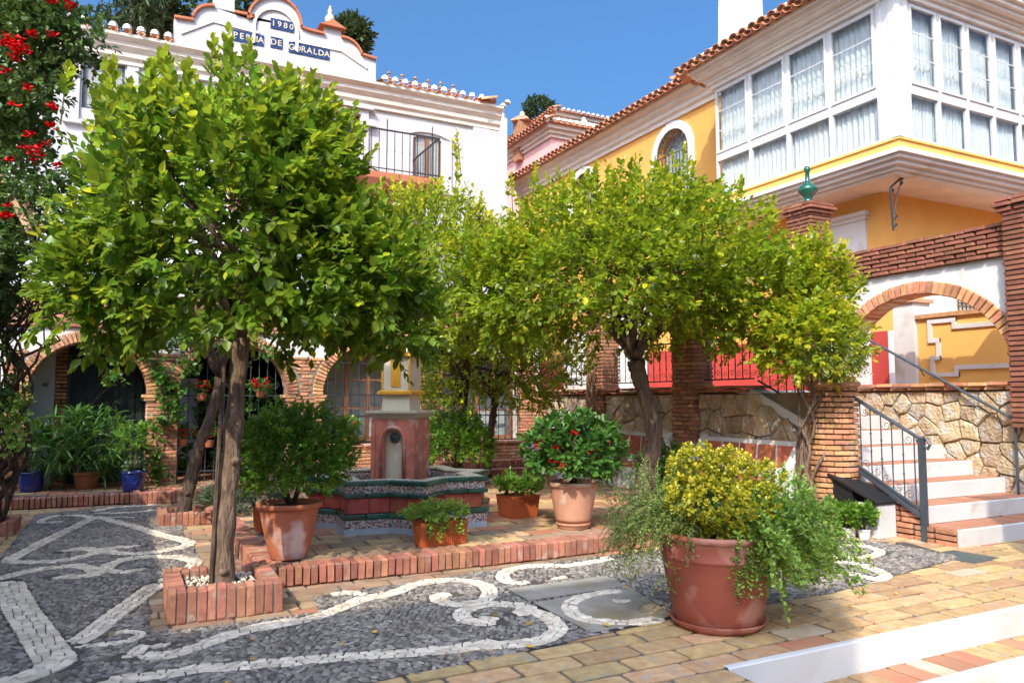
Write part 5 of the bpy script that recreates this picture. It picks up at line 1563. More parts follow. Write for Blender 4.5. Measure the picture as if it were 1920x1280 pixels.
def corn(prof, z0): return [(a, z0 + b) for a, b in prof]
cp = [(0, 0), (.06, 0), (.06, .10), (.13, .16), (.13, .26), (.24, .36), (.24, .44), (.38, .54), (.38, .62), (0, .62)]
MB().prism([(XY - a, z) for a, z in corn(cp, ZE)], 'y', 13.3, 25.5).build("cornice", cream, yh)
pit = .27
n = int((25.4 - 13.4) / pit); tiles(yh, (XY - .52, 13.5, ZE + .62), (0, 1, 0), (-1, 0, 0), n, pit, .5, .34, seed=8)
m = MB().add([(XY - .35, 13.2, ZE + .63), (XY - .35, 25.5, ZE + .63), (XY + 4.5, 25.5, ZE + 2.2), (XY + 4.5, 13.2, ZE + 2.2)], [(0, 1, 2, 3)]); m.build("roof", roof, yh)
# glazed gallery
ZB = 6.05; ZSF = 5.70
YGE = 13.32; XGE = 20.0
ZGT = 8.84
MB().box(XG + .40, XY, YC, YGE, ZSF + .004, ZSF + .12).box(XG + .40, XGE, YG + .40, YC, ZSF + .004, ZSF + .12).build("soffit", cream, yh)
steps = [(.34, 0, .05), (.26, .05, .12), (.16, .12, .20), (.07, .20, .27), (0.0, .27, .35)]
m = MB(); 
for (e, a, b) in steps:
    m.box(XG + e - .06, XG + .5, YG + e - .06, YGE, ZSF + a, ZSF + b - .001)
    m.box(XG + .5, XGE, YG + e - .06, YG + .5, ZSF + a, ZSF + b - .001)
m.build("gallery_moulding", white, yh)
MB().box(XG, XG + .3, YG, YGE, ZB, ZB + .15).box(XG + .3, XGE, YG, YG + .3, ZB, ZB + .15).build("gallery_band", yellow2, yh)
MB().box(XG - .03, XG + .3, YG - .03, YGE, ZB + .15, ZB + .19).box(XG + .3, XGE, YG - .03, YG + .3, ZB + .15, ZB + .19).build("gallery_sill", yellow2, yh)
MB().box(XG + .3, XY + .01, YGE - .15, YGE, ZB, ZGT).build("gallery_return", yellow, yh)
MB().box(XG + .35, XY + 6, YG + .35, YGE - .1, ZB - .05, ZB).build("gallery_floor", wood, yh)
MB().box(XY + 1.5, XY + 1.6, YG + .5, YGE, ZB, ZGT).box(XG + .5, XY + 1.5, YGE - .17, YGE - .16, ZB, ZGT).build("gallery_inner_wall", cream, yh)
z0g, zm0, zm1, z1g = ZB + .19, 7.13, 7.25, ZGT
cpst = MB()
cpst.box(XG - .015, XG + .36, YG - .015, YG + .36, z0g, z1g)
cpst.box(XG - .04, XG + .10, YG - .04, YG + .10, z0g, z1g).box(XG - .035, XG + .02, YG + .26, YG + .32, z0g, z1g).box(XG + .26, XG + .32, YG - .035, YG + .02, z0g, z1g)
cpst.build("corner_post", pvc, yh)
ys = [YG + .37 + (YGE - YG - .43) * i / 4 for i in range(5)]
xs_ = [XG + .37 + .84 * i for i in range(9)]
def bay(a, b, axis):
    """one bay: frame with sash above, fixed light below, glass, bars and curtain"""
    def BX(mb, s0, s1, d0, d1, z0, z1):
        return mb.box(XG + d0, XG + d1, s0, s1, z0, z1) if axis == 'x' else mb.box(s0, s1, YG + d0, YG + d1, z0, z1)
    f = MB(); t = .045
    BX(f, a, a + t, .02, .09, z0g, z1g); BX(f, b - t, b, .02, .09, z0g, z1g)
    BX(f, a + t, b - t, .02, .09, z0g, z0g + .06); BX(f, a + t, b - t, .02, .09, z1g - .07, z1g); BX(f, a + t, b - t, .012, .10, zm0 - .03, zm1 + .03)
    fr = f.build("window_frame", pvc, yh)
    s = MB(); q = .05
    BX(s, a + t, a + t + q, -.012, .04, zm1 + .03, z1g - .07); BX(s, b - t - q, b - t, -.012, .04, zm1 + .03, z1g - .07)
    BX(s, a + t + q, b - t - q, -.012, .04, zm1 + .03, zm1 + .08); BX(s, a + t + q, b - t - q, -.012, .04, z1g - .12, z1g - .07)
    s.build("sash", pvc, fr)
    BX(MB(), a + t + q, b - t - q, .018, .022, zm1 + .08, z1g - .12).build("pane", glass, fr)
    BX(MB(), a + t, b - t, .048, .052, z0g + .06, zm0 - .03).build("pane", glass, fr)
    g = MB(); h = (z1g - .12 - zm1 - .08)
    for k in (1, 2): BX(MB(), a + t + q, b - t - q, .006, .016, zm1 + .08 + h * k / 3 - .009, zm1 + .08 + h * k / 3 + .009).build("glazing_bar", pvc, fr)
    # gathered curtain
    nn = 44; v = []; ff = []
    r = random.Random(int(a * 50))
    ph = r.uniform(0, 6)
    for i in range(nn + 1):
        s_ = a + (b - a) * i / nn; d = .17 + .022 * math.sin(i * 1.25 + ph) + .012 * math.sin(i * 2.9 + ph * 2)
        for z in (z0g + .05, zm1 - .02, z1g - .05):
            v.append((XG + d, s_, z) if axis == 'x' else (s_, YG + d, z))
    for i in range(nn): ff += [(3 * i, 3 * i + 3, 3 * i + 4, 3 * i + 1), (3 * i + 1, 3 * i + 4, 3 * i + 5, 3 * i + 2)]
    MB().add(v, ff).build("curtain", curtain, fr, smooth=True, fixn=False)
    # scalloped cream strip before the upper curtain
    v = []; ff = []
    for i in range(nn + 1):
        s_ = a + t + (b - a - 2 * t) * i / nn; d = .13; zz = zm1 + .42 + .10 * abs(math.sin(i * .42 + ph)) + .03 * math.sin(i * 1.9)
        for z in (zz, zz - .03): v.append((XG + d, s_, z) if axis == 'x' else (s_, YG + d, z))
    for i in range(nn): ff.append((2 * i, 2 * i + 2, 2 * i + 3, 2 * i + 1))
    MB().add(v, ff).build("scalloped_edge", cream, fr, fixn=False)
for a, b in zip(ys, ys[1:]): bay(a, b, 'x')
for a, b in zip(xs_, xs_[1:]): bay(a, b, 'y')
# gallery cornice and eave
m = MB(); z = ZGT
gsteps = [(.05, 0, .10), (.12, .10, .16), (.16, .16, .24), (.30, .24, .31), (.38, .31, .40), (.46, .40, .46)]
for (e, a, b) in gsteps:
    m.box(XG - e, XG + .4, YG - e, YGE + e * .8, z + a, z + b - .001); m.box(XG + .4, XGE, YG - e, YG + .4, z + a, z + b - .001)
m.build("gallery_cornice", mould, yh)
ZGE = ZGT + .46
n = int((14.0 - YG + .45) / pit)
tiles(yh, (XG - .60, YG - .48, ZGE), (0, 1, 0), (-1, 0, 0), n + 1, pit, .5, .34, seed=9)
tiles(yh, (XG - .40, YG - .60, ZGE), (1, 0, 0), (0, -1, 0), 30, pit, .5, .34, seed=10)
tiles(yh, (XG - .35, 13.95, ZGE), (1, 0, 0), (0, 1, 0), 5, pit, .5, .34, seed=12)
m = MB().add([(XG - .45, YG - .45, ZGE + .02), (XG - .45, 13.9, ZGE + .02), (XGE, 13.9, ZGE + 1.6), (XGE, YG + 2.6, ZGE + 1.6), (XGE, YG - .45, ZGE + .02), (XG + 3, YG + 2.6, ZGE + 1.2)],
      [(0, 1, 5), (1, 2, 5), (2, 3, 5), (3, 4, 0, 5)]).build("gallery_roof", roof, yh)
# chimney
cc = on_x(1366, 100, 14.0)
m = MB(); z0c = 9.6
m.add([(14.0, cc.y - .46, z0c), (14.92, cc.y - .46, z0c), (14.92, cc.y + .46, z0c), (14.0, cc.y + .46, z0c), (14.08, cc.y - .36, 13.6), (14.84, cc.y - .36, 13.6), (14.84, cc.y + .38, 13.6), (14.08, cc.y + .38, 13.6)],
      [(0, 1, 5, 4), (1, 2, 6, 5), (2, 3, 7, 6), (3, 0, 4, 7), (4, 5, 6, 7)]).build("chimney", white, yh)
# white door / window surrounds on the ground floor
m = MB()
ya = on_x(1620, 440, XY - .1).y; yb_ = on_x(1572, 440, XY - .1).y
def pil(y0, y1, z1): m.box(XY - .06, XY - .001, y0, y1, TZ, z1).box(XY - .10, XY - .001, y0 - .04, y1 + .04, z1, z1 + .08).box(XY - .15, XY - .001, y0 - .08, y1 + .08, z1 + .08, z1 + .16)
zc_ = on_x(1600, 415, XY - .1).z
pil(ya, ya + 1.3, zc_)
m.box(XY + 1.1, XY + 4.5, YC - .06, YC - .001, TZ, 4.55).box(XY + 1.02, XY + 4.6, YC - .11, YC - .001, 4.55, 4.66).box(XY + .95, XY + 4.7, YC - .17, YC - .001, 4.66, 4.78)
m.build("pilasters", white, yh)
g = MB()
for i in range(7): y = ya + .25 + i * .12; g.tube([(XY - .16, y, 3.0), (XY - .16, y, 4.35)], .012, 5)
g.box(XY - .17, XY - .15, ya + .2, ya + 1.1, 4.3, 4.34)
g.build("door_grille", iron, yh)
MB().box(XY - .07, XY - .062, ya + .2, ya + 1.1, 2.2, 4.4).build("dark_opening_sheet", dark, yh)  # dark sheet on the wall standing in for an unlit opening
def Yc(px, py): p = on_y(px, py, YC - .1); return p
pa, pb = Yc(1795, 560), Yc(1885, 560)
MB().box(pa.x, pa.x + 1.4, YC - .075, YC - .062, 2.9, 4.2).build("side_window", glaze_white, yh)
g = MB()
for i in range(12): x = pa.x + 1.4 * i / 11; g.tube([(x, YC - .12, 2.9), (x, YC - .12, 4.2)], .012, 5)
for z in (3.0, 3.6, 4.15): g.box(pa.x, pa.x + 1.4, YC - .13, YC - .11, z - .012, z + .012)
g.build("side_window_grille", iron, yh)
# white window and door on the ground floor seen through the terrace railing
for (pxa, pxb) in ((1216, 1150), (1105, 1060)):
    a = on_x(pxa, 700, XY).y; b = on_x(pxb, 700, XY).y
    f = MB().box(XY - .06, XY - .013, a, b, TZ, 3.9).build("terrace_door", pvc, yh)
    MB().box(XY - .067, XY - .061, a + .12, (a + b) / 2 - .05, 2.1, 3.7).box(XY - .067, XY - .061, (a + b) / 2 + .05, b - .12, 2.1, 3.7).build("pane", curtain, f)

# low terrace wall with white fret moulding and white pillar
lw_ = thing("terrace_parapet", "low yellow terrace wall with white stepped moulding, seen through the big brick arch", "wall", (12.1, 7.5, TZ))
MB().box(12.06, 12.35, 4.5, 8.44, TZ, 2.98).build("wall", yellow2, lw_)
MB().box(12.0, 12.42, 4.5, 8.44, 2.98, 3.05).build("coping", brick_or, lw_)
MB().box(11.98, 12.42, 8.45, 8.84, TZ, 3.28).build("pillar", white, lw_)
MB().box(11.93, 12.47, 8.40, 8.89, 3.28, 3.34).build("pillar_cap", terra_pale, lw_)
def W(px, py): p = on_x(px, py, 12.03); return Vector((12.03, p.y, p.z))
k5 = lambda x, y: (1440 + x * .3593, 340 + y * .3593)
m = MB()
path = [(1235, 735), (970, 770), (955, 722), (840, 735), (845, 832), (885, 835), (885, 920), (855, 925), (855, 1010), (985, 1005), (985, 970), (1310, 960)]
PP = [W(*k5(*p)) for p in path]
# square the path in the wall's own axes
for i in range(1, len(PP)):
    dy, dz = abs(PP[i].y - PP[i - 1].y), abs(PP[i].z - PP[i - 1].z)
    if dy > dz: PP[i].z = PP[i - 1].z
    else: PP[i].y = PP[i - 1].y
for i_, (a, b) in enumerate(zip(PP, PP[1:])):
    m.box(12.025 + .003 * (i_ % 2), 12.062, min(a.y, b.y) - .035, max(a.y, b.y) + .035, min(a.z, b.z) - .035, max(a.z, b.z) + .035)
a = PP[0]; m.box(12.027, 12.062, 4.5, a.y, a.z - .034, a.z + .034); a = PP[-1]; m.box(12.024, 12.062, 4.5, a.y, a.z - .034, a.z + .034)
m.build("fret_moulding", white, lw_)

# wrought-iron lamp bracket under the gallery
lb = thing("lamp_bracket", "black wrought iron lamp bracket hanging under the gallery soffit", "bracket", tuple(on_y(1676, 318, YC - .8)))
def B(px, py): p = on_y(px, py, YC - .8); return (p.x, YC - .8, p.z)
m = MB(); m.tube([B(1697, 318), B(1690, 334), B(1680, 342), B(1669, 352), B(1672, 385), B(1675, 432)], .022, 6)
m.tube([B(1694, 325), B(1686, 352), B(1680, 375), B(1677, 405)], .012, 5)
for (px, py, r_) in ((1693, 333, .05), (1690, 344, .045), (1673, 358, .045), (1679, 408, .06), (1679, 423, .05)): scroll(m, B(px, py), r_, 'y', 1.3, .013)
m.build("forged_arm", iron, lb)
MB().tube([B(1697, 318), (B(1697, 318)[0], YC - .8, ZSF)], .02, 6).build("fixing", iron, lb)

# ------------------------------------------------------------ houses behind
def H_(px, py, y): return on_y(px, py, y)
def far_house(label, x0, x1, y0, y1, ze, slope_h, wallm, seed, base=2.0, eave=.5, front=True, pitch=.3, cor=cream, white_ridge=True):
    root = thing("house", label, "house", ((x0 + x1) / 2, (y0 + y1) / 2, base))
    MB().box(x0, x1, y0, y1, base, ze).build("wall", wallm, root)
    m = MB()
    for (e, a, b) in ((.10, -.50, -.35), (.20, -.35, -.18), (.34, -.18, 0)): m.box(x0 - e, x1 + e, y0 - e, y1 + e, ze + a, ze + b - .001)
    m.build("cornice", cor, root)
    e = eave; xm, ym = (x0 + x1) / 2, (y0 + y1) / 2; w = min(x1 - x0, y1 - y0) / 2
    rx0, rx1 = x0 + w, x1 - w; ry0, ry1 = y0 + w, y1 - w
    if rx1 < rx0: rx0 = rx1 = xm
    if ry1 < ry0: ry0 = ry1 = ym
    v = [(x0 - e, y0 - e, ze), (x1 + e, y0 - e, ze), (x1 + e, y1 + e, ze), (x0 - e, y1 + e, ze), (rx0, ry0, ze + slope_h), (rx1, ry1, ze + slope_h)]
    MB().add(v, [(0, 1, 5, 4), (1, 2, 5), (2, 3, 4, 5), (3, 0, 4), (0, 3, 2, 1)] if (x1 - x0) > (y1 - y0) else [(0, 1, 4), (1, 2, 5, 4), (2, 3, 5), (3, 0, 4, 5), (0, 3, 2, 1)]).build("roof", roof, root)
    s = math.atan2(slope_h, w + e)
    tiles(root, (x0 - e, y0 - e - .03, ze + .02), (1, 0, 0), (0, -1, 0), int((x1 - x0 + 2 * e) / pitch), pitch, .55, s, seed=seed)
    tiles(root, (x0 - e - .03, y0 - e, ze + .02), (0, 1, 0), (-1, 0, 0), int((y1 - y0 + 2 * e) / pitch), pitch, .55, s, seed=seed + 1)
    m = MB()
    rid = [(v[0], v[4])] + [(v[1], v[4] if (x1 - x0) <= (y1 - y0) else v[5])] + [(v[4], v[5])]
    for a, b in rid:
        if (Vector(a) - Vector(b)).length > .1: m.tube([Vector(a) + Vector((0, 0, .05)), Vector(b) + Vector((0, 0, .05))], .11, 6)
    m.lathe([(.15, 0), (.22, .1), (.1, .25), (.12, .32), (.001, .42)], v[4], 8)
    m.build("ridge", lime, root)
    return root
p = H_(1010, 234, 27.0); q = H_(918, 330, 27.0)
yp = 27.0
a = on_y(1025, 226, yp)      # near corner of the pink house eave
ph_ = far_house("pink house with tiled hip roof beyond the end of the yellow house", a.x + .5, a.x + 9.5, yp + .5, yp + 13, a.z, 2.3, pink, 31)
b = on_y(1040, 205, 33.0)
far_house("white house with high tiled roof rising behind the pink house", b.x + .5, b.x + 12, 33.5, 44, b.z, 2.0, white_far, 33)
c = on_y(926, 252, 34.0)
rb = thing("terracotta_roofed_house", "distant house with flat looking terracotta roof between the white house and the pink house", "house", (c.x + 2, 36, 2))
e0 = on_y(905, 290, 34.0)
MB().box(c.x - 5, c.x + 5.0, 34.4, 44, 2, e0.z).build("wall", pink, rb)
MB().add([(c.x - 5.2, 34, e0.z), (c.x + 5.3, 34, e0.z), (c.x + 4.0, 39, c.z + .9), (c.x - 5.2, 39, c.z + .9)], [(0, 1, 2, 3)]).build("roof", roof, rb)
tiles(rb, (c.x - 5, 33.9, e0.z + .03), (1, 0, 0), (0, -1, 0), 34, .3, .55, .5, seed=41)
# small white rooftop block right of the white house and brick chimney
d0 = on_y(918, 300, 24.0); d1 = on_y(951, 222, 24.0)
rt = thing("rooftop_block", "small white rooftop block with ball finial beside the corner of the white house", "building", (d0.x + .4, 24.3, 2))
MB().box(d0.x - 1, d1.x, 24.0, 25.0, 2, d1.z).build("wall", white_far, rt)
MB().box(d0.x - 1, d1.x - .35, 23.93, 25.05, d1.z, d1.z + .08).build("coping", terracotta, rt)
MB().lathe([(.18, 0), (.18, .18), (.1, .22), (.14, .30), (.14, .38), (.001, .46)], (d1.x - .17, 24.2, d1.z), 10).build("finial", white_far, rt)
e1 = on_y(985, 240, 30.0)
ck = thing("brick_chimney", "small brick chimney with tiled cap on the pink house roof", "chimney", (e1.x, 30.3, e1.z - 1))
MB().box(e1.x - .32, e1.x + .32, 30.0, 30.6, e1.z - 1.5, e1.z + .35).build("stack", brick, ck)
MB().lathe([(.62, 0), (.55, .08), (.001, .42)], (e1.x, 30.3, e1.z + .35), 4).build("cap", roof, ck)
MB().lathe([(.10, 0), (.12, .1), (.001, .2)], (e1.x, 30.3, e1.z + .7), 8).build("ball", lime, ck)

# ------------------------------------------------------------ unseen blocks added behind and beside the camera to shade the courtyard
nb = thing("side_shade_wall", "white wall block out of view at the left, added behind the climber for its shade", "house", (-6, 6, 0))
MB().box(-9, -2.9, 2.0, 12.2, 0, 3.7).build("wall", white, nb)  # added block, height set by how far its shade reaches
MB().prism([(2.0, 3.7), (12.2, 3.7), (12.2, 3.85), (2.0, 3.85)], 'x', -9, -2.7).build("coping", terracotta, nb)
nb2 = thing("rear_shade_block", "unseen white block added behind the viewpoint, shaped to shade the courtyard", "house", (-9, -8, 0))
MB().prism([(-18, -3.2), (-4.6, -3.2), (-12.7, -11.2), (-18, -11.2)], 'z', -.44, 11.3).build("tall_shade_part", white, nb2)
MB().prism([(-4.598, -3.25), (-2.55, -3.25), (-10.6, -11.2), (-12.698, -11.2)], 'z', -.44, 10.2).build("low_shade_part", white, nb2)  # both parts slanted along the sun to place the shadow edge
MB().prism([(-18, -3.1), (-4.5, -3.1), (-12.6, -11.3), (-18, -11.3)], 'z', 11.3, 11.42).build("coping", terracotta, nb2)
nb3 = thing("stair_shade_block", "unseen white block added at the right to cast the stair shadow", "pillar", (6.2, 1.7, -.4))
MB().box(5.35, 7.6, 1.2, 1.8, -.44, 5.6).build("wall", white, nb3)  # added out of view to throw shadow across the stairs
MB().box(5.25, 7.7, 1.1, 1.9, 5.6, 5.72).build("coping", terracotta, nb3)
# ------------------------------------------------------------ star fountain
FC = Vector((2.95, 8.80, 0)); ft = thing("tiled_fountain", "eight pointed star fountain with green and red tiles round a red marble spout column", "fountain", (FC.x, FC.y, .172))
fa = math.atan2(-_f.y, -_f.x)     # towards the camera
def star(R_, k=.765):
    pts = []
    for i in range(16):
        a = fa + math.pi / 8 * (i + 1); q = R_ if i % 2 == 0 else R_ * k
        pts.append((FC.x + q * math.cos(a), FC.y + q * math.sin(a)))
    return pts
def ring_(name, Ro, Ri, z0, z1, mat):
    o_, i_ = star(Ro), star(Ri); vs = [(x, y, z0) for x, y in o_] + [(x, y, z1) for x, y in o_] + [(x, y, z0) for x, y in i_] + [(x, y, z1) for x, y in i_]; fs = []
    for k in range(16):
        j = (k + 1) % 16; fs += [(k, j, j + 16, k + 16), (k + 32, k + 48, j + 48, j + 32), (k + 16, j + 16, j + 48, k + 48), (k, k + 32, j + 32, j)]
    return MB().add(vs, fs).build(name, mat, ft)
R0 = 1.14
ring_("plinth", R0, .8, .16, .235, plinth); ring_("mosaic_band", R0 - .003, .8, .2355, .325, mosaic)
ring_("ledge", R0 - .01, .8, .3255, .35, green_tile)
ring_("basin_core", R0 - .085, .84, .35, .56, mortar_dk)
ring_("mosaic_band", R0 - .03, .84, .605, .69, mosaic)
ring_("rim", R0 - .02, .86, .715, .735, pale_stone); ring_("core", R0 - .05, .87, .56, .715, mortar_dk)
def seg_tiles(R_, z0, z1, n, mat, name, thick=.03, rounded=False, gap=.006, ext=0):
    P = star(R_)
    for k in range(16):
        a = Vector((*P[k], 0)); b = Vector((*P[(k + 1) % 16], 0)); d = (b - a); L_ = d.length; d.normalize(); nn = Vector((d.y, -d.x, 0))
        mid = (a + b) / 2
        if (mid - FC).dot(nn) < 0: nn = -nn
        if (CAM - mid).dot(nn) < 0: continue      # faces turned away
        w = (L_ + ext) / n
        for i in range(n):
            c = a + d * (-ext / 2 + w * (i + .5)) - nn * (thick / 2) + Vector((0, 0, (z0 + z1) / 2)); c.z = (z0 + z1) / 2
            MB().cham(c, (w - gap, thick, z1 - z0), (0, 0, math.atan2(d.y, d.x)), .010 if rounded else .004).build(name, mat, ft)
seg_tiles(R0 + .012, .335, .385, 2, green_tile, "green_tile", .06, True)
seg_tiles(R0 - .065, .388, .552, 2, red_tile, "red_tile", .02)
seg_tiles(R0 + .012, .556, .604, 2, green_tile, "green_tile", .06, True, ext=.01)
seg_tiles(R0 + .015, .690, .738, 2, green_tile, "green_tile", .05, True, ext=.01)
MB().prism(star(.86), 'z', .60, .655).build("water", water, ft)
o_ = MB()
P = star(.875); o_.prism(P, 'z', .172, .60).build("basin_floor", green_tile, ft)
# spout column
ux = Vector((_r.x, _r.y, 0)); uy = Vector((_f.x, _f.y, 0)); th_ = math.atan2(_r.y, _r.x)
def obox(w, d, z0, z1, off=(0, 0), rot=0):
    c = FC + ux * off[0] + uy * off[1]; return MB().cham((c.x, c.y, (z0 + z1) / 2), (w, d, z1 - z0), (0, 0, th_ + rot), .008)
RC = rad(-14)
def loc(x, y, z): 
    c = math.cos(th_ + RC); s = math.sin(th_ + RC); return Vector((FC.x + x * c - y * s, FC.y + x * s + y * c, z))
def lprism(name, poly, y0, y1, mat, par=ft):
    n = len(poly); vs = [loc(x, y0, z) for x, z in poly] + [loc(x, y1, z) for x, z in poly]
    return MB().add(vs, [tuple(range(n)), tuple(range(2 * n - 1, n - 1, -1))] + [(i, i + n, (i + 1) % n + n, (i + 1) % n) for i in range(n)]).build(name, mat, par)
hw_ = .27; nr = .115; nz = 1.14
outer = [(-hw_, .60), (-nr, .60)] + [(-nr, nz)] + [(-nr * math.cos(math.pi * i / 10), nz + nr * math.sin(math.pi * i / 10)) for i in range(1, 10)] + [(nr, nz), (nr, .60), (hw_, .60), (hw_, 1.38), (-hw_, 1.38)]
lprism("marble_column", outer, -.25, -.15, rosso)
lprism("column_body", [(-hw_, .60), (hw_, .60), (hw_, 1.38), (-hw_, 1.38)], -.149, .25, rosso)
lprism("niche_panel", [(-nr, .60), (nr, .60)] + [(nr * math.cos(math.pi * i / 10), nz + nr * math.sin(math.pi * i / 10)) for i in range(11)], -.175, -.1495, pale_stone)
m = MB()
for i in range(12):      # roll moulding round the niche
    pass
rl_ = [loc(-nr - .03, -.255, .62)] + [loc(-(nr + .03) * math.cos(math.pi * i / 10), -.255, nz + (nr + .03) * math.sin(math.pi * i / 10)) for i in range(11)] + [loc(nr + .03, -.255, .62)]
MB().tube(rl_, .022, 8).build("niche_moulding", rosso, ft, smooth=True)
c = loc(0, -.18, 1.16); sp = MB().lathe([(.001, 0), (.06, 0), (.06, .012), (.035, .02), (.001, .03)], (0, 0, 0), 18)
R = Euler((rad(90), 0, th_ + RC)).to_matrix(); sp.v = [tuple(R @ Vector(v) + c) for v in sp.v]
spo = sp.build("spout_plate", iron_gr, ft); MB().tube([c, c + (loc(0, -1, 0) - loc(0, 0, 0)) * .07 + Vector((0, 0, -.02))], [.018, .012], 8).build("spout", iron, spo)
for (x0, x1) in ((-hw_, -hw_ + .05), (hw_ - .05, hw_)): lprism("pilaster_strip", [(x0, .60), (x1, .60), (x1, 1.34), (x0, 1.34)], -.262, -.25, rosso)
def lbox(name, w, d, z0, z1, mat, par=ft): return lprism(name, [(-w / 2, z0), (w / 2, z0), (w / 2, z1), (-w / 2, z1)], -d / 2, d / 2, mat, par)
def frustum(name, w0, w1, z0, z1, mat):
    vs = [loc(sx * w0 / 2, sy * w0 / 2, z0) for sx, sy in ((-1, -1), (1, -1), (1, 1), (-1, 1))] + [loc(sx * w1 / 2, sy * w1 / 2, z1) for sx, sy in ((-1, -1), (1, -1), (1, 1), (-1, 1))]
    return MB().add(vs, [(3, 2, 1, 0), (4, 5, 6, 7), (0, 1, 5, 4), (1, 2, 6, 5), (2, 3, 7, 6), (3, 0, 4, 7)]).build(name, mat, ft)
frustum("cornice", .50, .62, 1.38, 1.45, pale_stone); lbox("cornice_slab", .64, .64, 1.45, 1.475, pale_stone)
frustum("neck", .36, .33, 1.475, 1.67, glaze_white); lbox("yellow_ledge", .44, .44, 1.67, 1.70, glaze_yel); frustum("yellow_ledge", .44, .37, 1.70, 1.72, glaze_yel)
sh = lbox("shaft", .36, .36, 1.72, 2.12, glaze_white)
for s in (-1, 1): lprism("corner_strip", [(s * .18 - .02 * (s > 0), 1.72), (s * .18 + .02 * (s < 0), 1.72), (s * .18 + .02 * (s < 0), 2.12), (s * .18 - .02 * (s > 0), 2.12)], -.192, -.18, glaze_yel, sh)
lprism("tile_panel", [(-.06, 1.76), (.06, 1.76), (.06, 2.08), (-.06, 2.08)], -.189, -.18, glaze_yel, sh)
lbox("yellow_ledge", .46, .46, 2.12, 2.155, glaze_yel); frustum("crown", .40, .22, 2.16, 2.26, glaze_white)

# ------------------------------------------------------------ pots and potted plants
def pot(label, c, rt, rb, h, mat, cat="potted plant", name="potted_plant", bands=(), saucer=None, rim=.04, rimw=.015, n=32, group=None):
    root = thing(name, label, cat, c, group)
    pot_lathe(c, rt, rb, h, rim, rimw, n, bands).build("pot", mat, root, smooth=True)
    MB().lathe([(rt - .028, h - .045), (rt * .5, h - .03), (.001, h - .025)], c, 20).build("soil", soil, root)
    if saucer: MB().lathe([(saucer * .93, .0), (saucer, .055), (saucer - .015, .055), (saucer * .85, .02), (.001, .02)], c, n).build("saucer", mat, root, smooth=True)
    return root
PZ = .172
# large stained pot on the platform corner
a = pot("tall salt stained terracotta pot with a leafy green shrub at the platform corner", (1.36, 7.22, PZ), .275, .16, .50, terra_white, rim=.045, rimw=.018)
bush(a, L_shrub, (1.38, 7.25, 1.08), (.50, .46, .42), 900, .066, 6, .13, -.75, .55, up=.5, seed=11, sing=60, stems=9, noise=.2)
# hibiscus pot
b = pot("pale terracotta pot with a red flowering hibiscus, in dappled sun right of the fountain", (4.52, 7.42, PZ), .275, .17, .52, terra_pale, bands=(.12,), rim=.05, rimw=.014)
bush(b, L_dark, (4.52, 7.42, 1.03), (.50, .48, .38), 330, .115, 6, .13, -.7, .45, up=.3, seed=12, sing=60, stems=8)
def rnd_on(C, R, n, seed, cam=True):
    r = random.Random(seed); out = []
    while len(out) < n:
        v = Vector((r.gauss(0, 1), r.gauss(0, 1), r.gauss(0, 1))).normalized()
        if cam and v.dot((CAM - Vector(C)).normalized()) < .25: continue
        out.append(Vector((C[0] + v.x * R[0] * 1.05, C[1] + v.y * R[1] * 1.05, C[2] + v.z * R[2] * 1.0)))
    return out
flowers(b, rnd_on((4.52, 7.42, .95), (.48, .46, .32), 14, 4), .055, flower, petals=9)
# low red planter by the hibiscus
c = thing("potted_plant", "low orange ribbed pot with bright green leaves, just left of the hibiscus pot", "potted plant", (4.35, 8.45, PZ))
def ribbed(root, cx, cy, z, w, d, h, mat, rot=0.0, taper=.86, nr=14):
    R_ = Euler((0, 0, rot)).to_matrix(); m = MB(); O = Vector((cx, cy, z))
    def q(w_, d_, z_): return [O + R_ @ Vector((sx * w_ / 2, sy * d_ / 2, z_)) for sx, sy in ((-1, -1), (1, -1), (1, 1), (-1, 1))]
    v = q(w * taper, d * taper, 0) + q(w, d, h) + q(w - .03, d - .03, h) + q(w - .05, d - .05, h - .04)
    m.add(v, [(3, 2, 1, 0)] + [(i, (i + 1) % 4, (i + 1) % 4 + 4, i + 4) for i in range(4)] + [(i + 4, (i + 1) % 4 + 4, (i + 1) % 4 + 8, i + 8) for i in range(4)] + [(i + 8, (i + 1) % 4 + 8, (i + 1) % 4 + 12, i + 12) for i in range(4)])
    for sx, ln, dep in ((0, w, d), (1, d, w)):
        for i in range(nr if ln == max(w, d) else max(5, int(nr * ln / max(w, d)))):
            k = nr if ln == max(w, d) else max(5, int(nr * ln / max(w, d))); t = (i + .5) / k - .5
            for s in (-1, 1):
                if sx == 0: p0 = Vector((t * w * taper * .95, s * d * taper / 2, 0.01)); p1 = Vector((t * w * .95, s * d / 2, h - .03))
                else: p0 = Vector((s * w * taper / 2, t * d * taper * .95, 0.01)); p1 = Vector((s * w / 2, t * d * .95, h - .03))
                m.tube([O + R_ @ p0, O + R_ @ p1], ln / k * .28, 4)
    m.build("planter", mat, root)
    MB().add(q(w - .05, d - .05, h - .039), [(0, 1, 2, 3)]).build("soil", soil, root)
ribbed(c, 4.35, 8.45, PZ, .42, .36, .27, planter_or, .1)
bush(c, L_shrub, (4.33, 8.42, PZ + .36), (.26, .22, .13), 90, .085, 5, .09, -.5, .7, seed=13, stems=4)
d = thing("window_box_planter", "rectangular ribbed orange planter with trailing yellow green foliage on the platform edge", "planter", (2.83, 7.2, PZ))
ribbed(d, 2.83, 7.18, PZ, .52, .20, .24, planter_or, rad(4), .9, 20)
bush(d, L_trail, (2.78, 7.17, PZ + .30), (.32, .15, .10), 210, .045, 5, .07, -.4, .8, seed=14, stems=0)
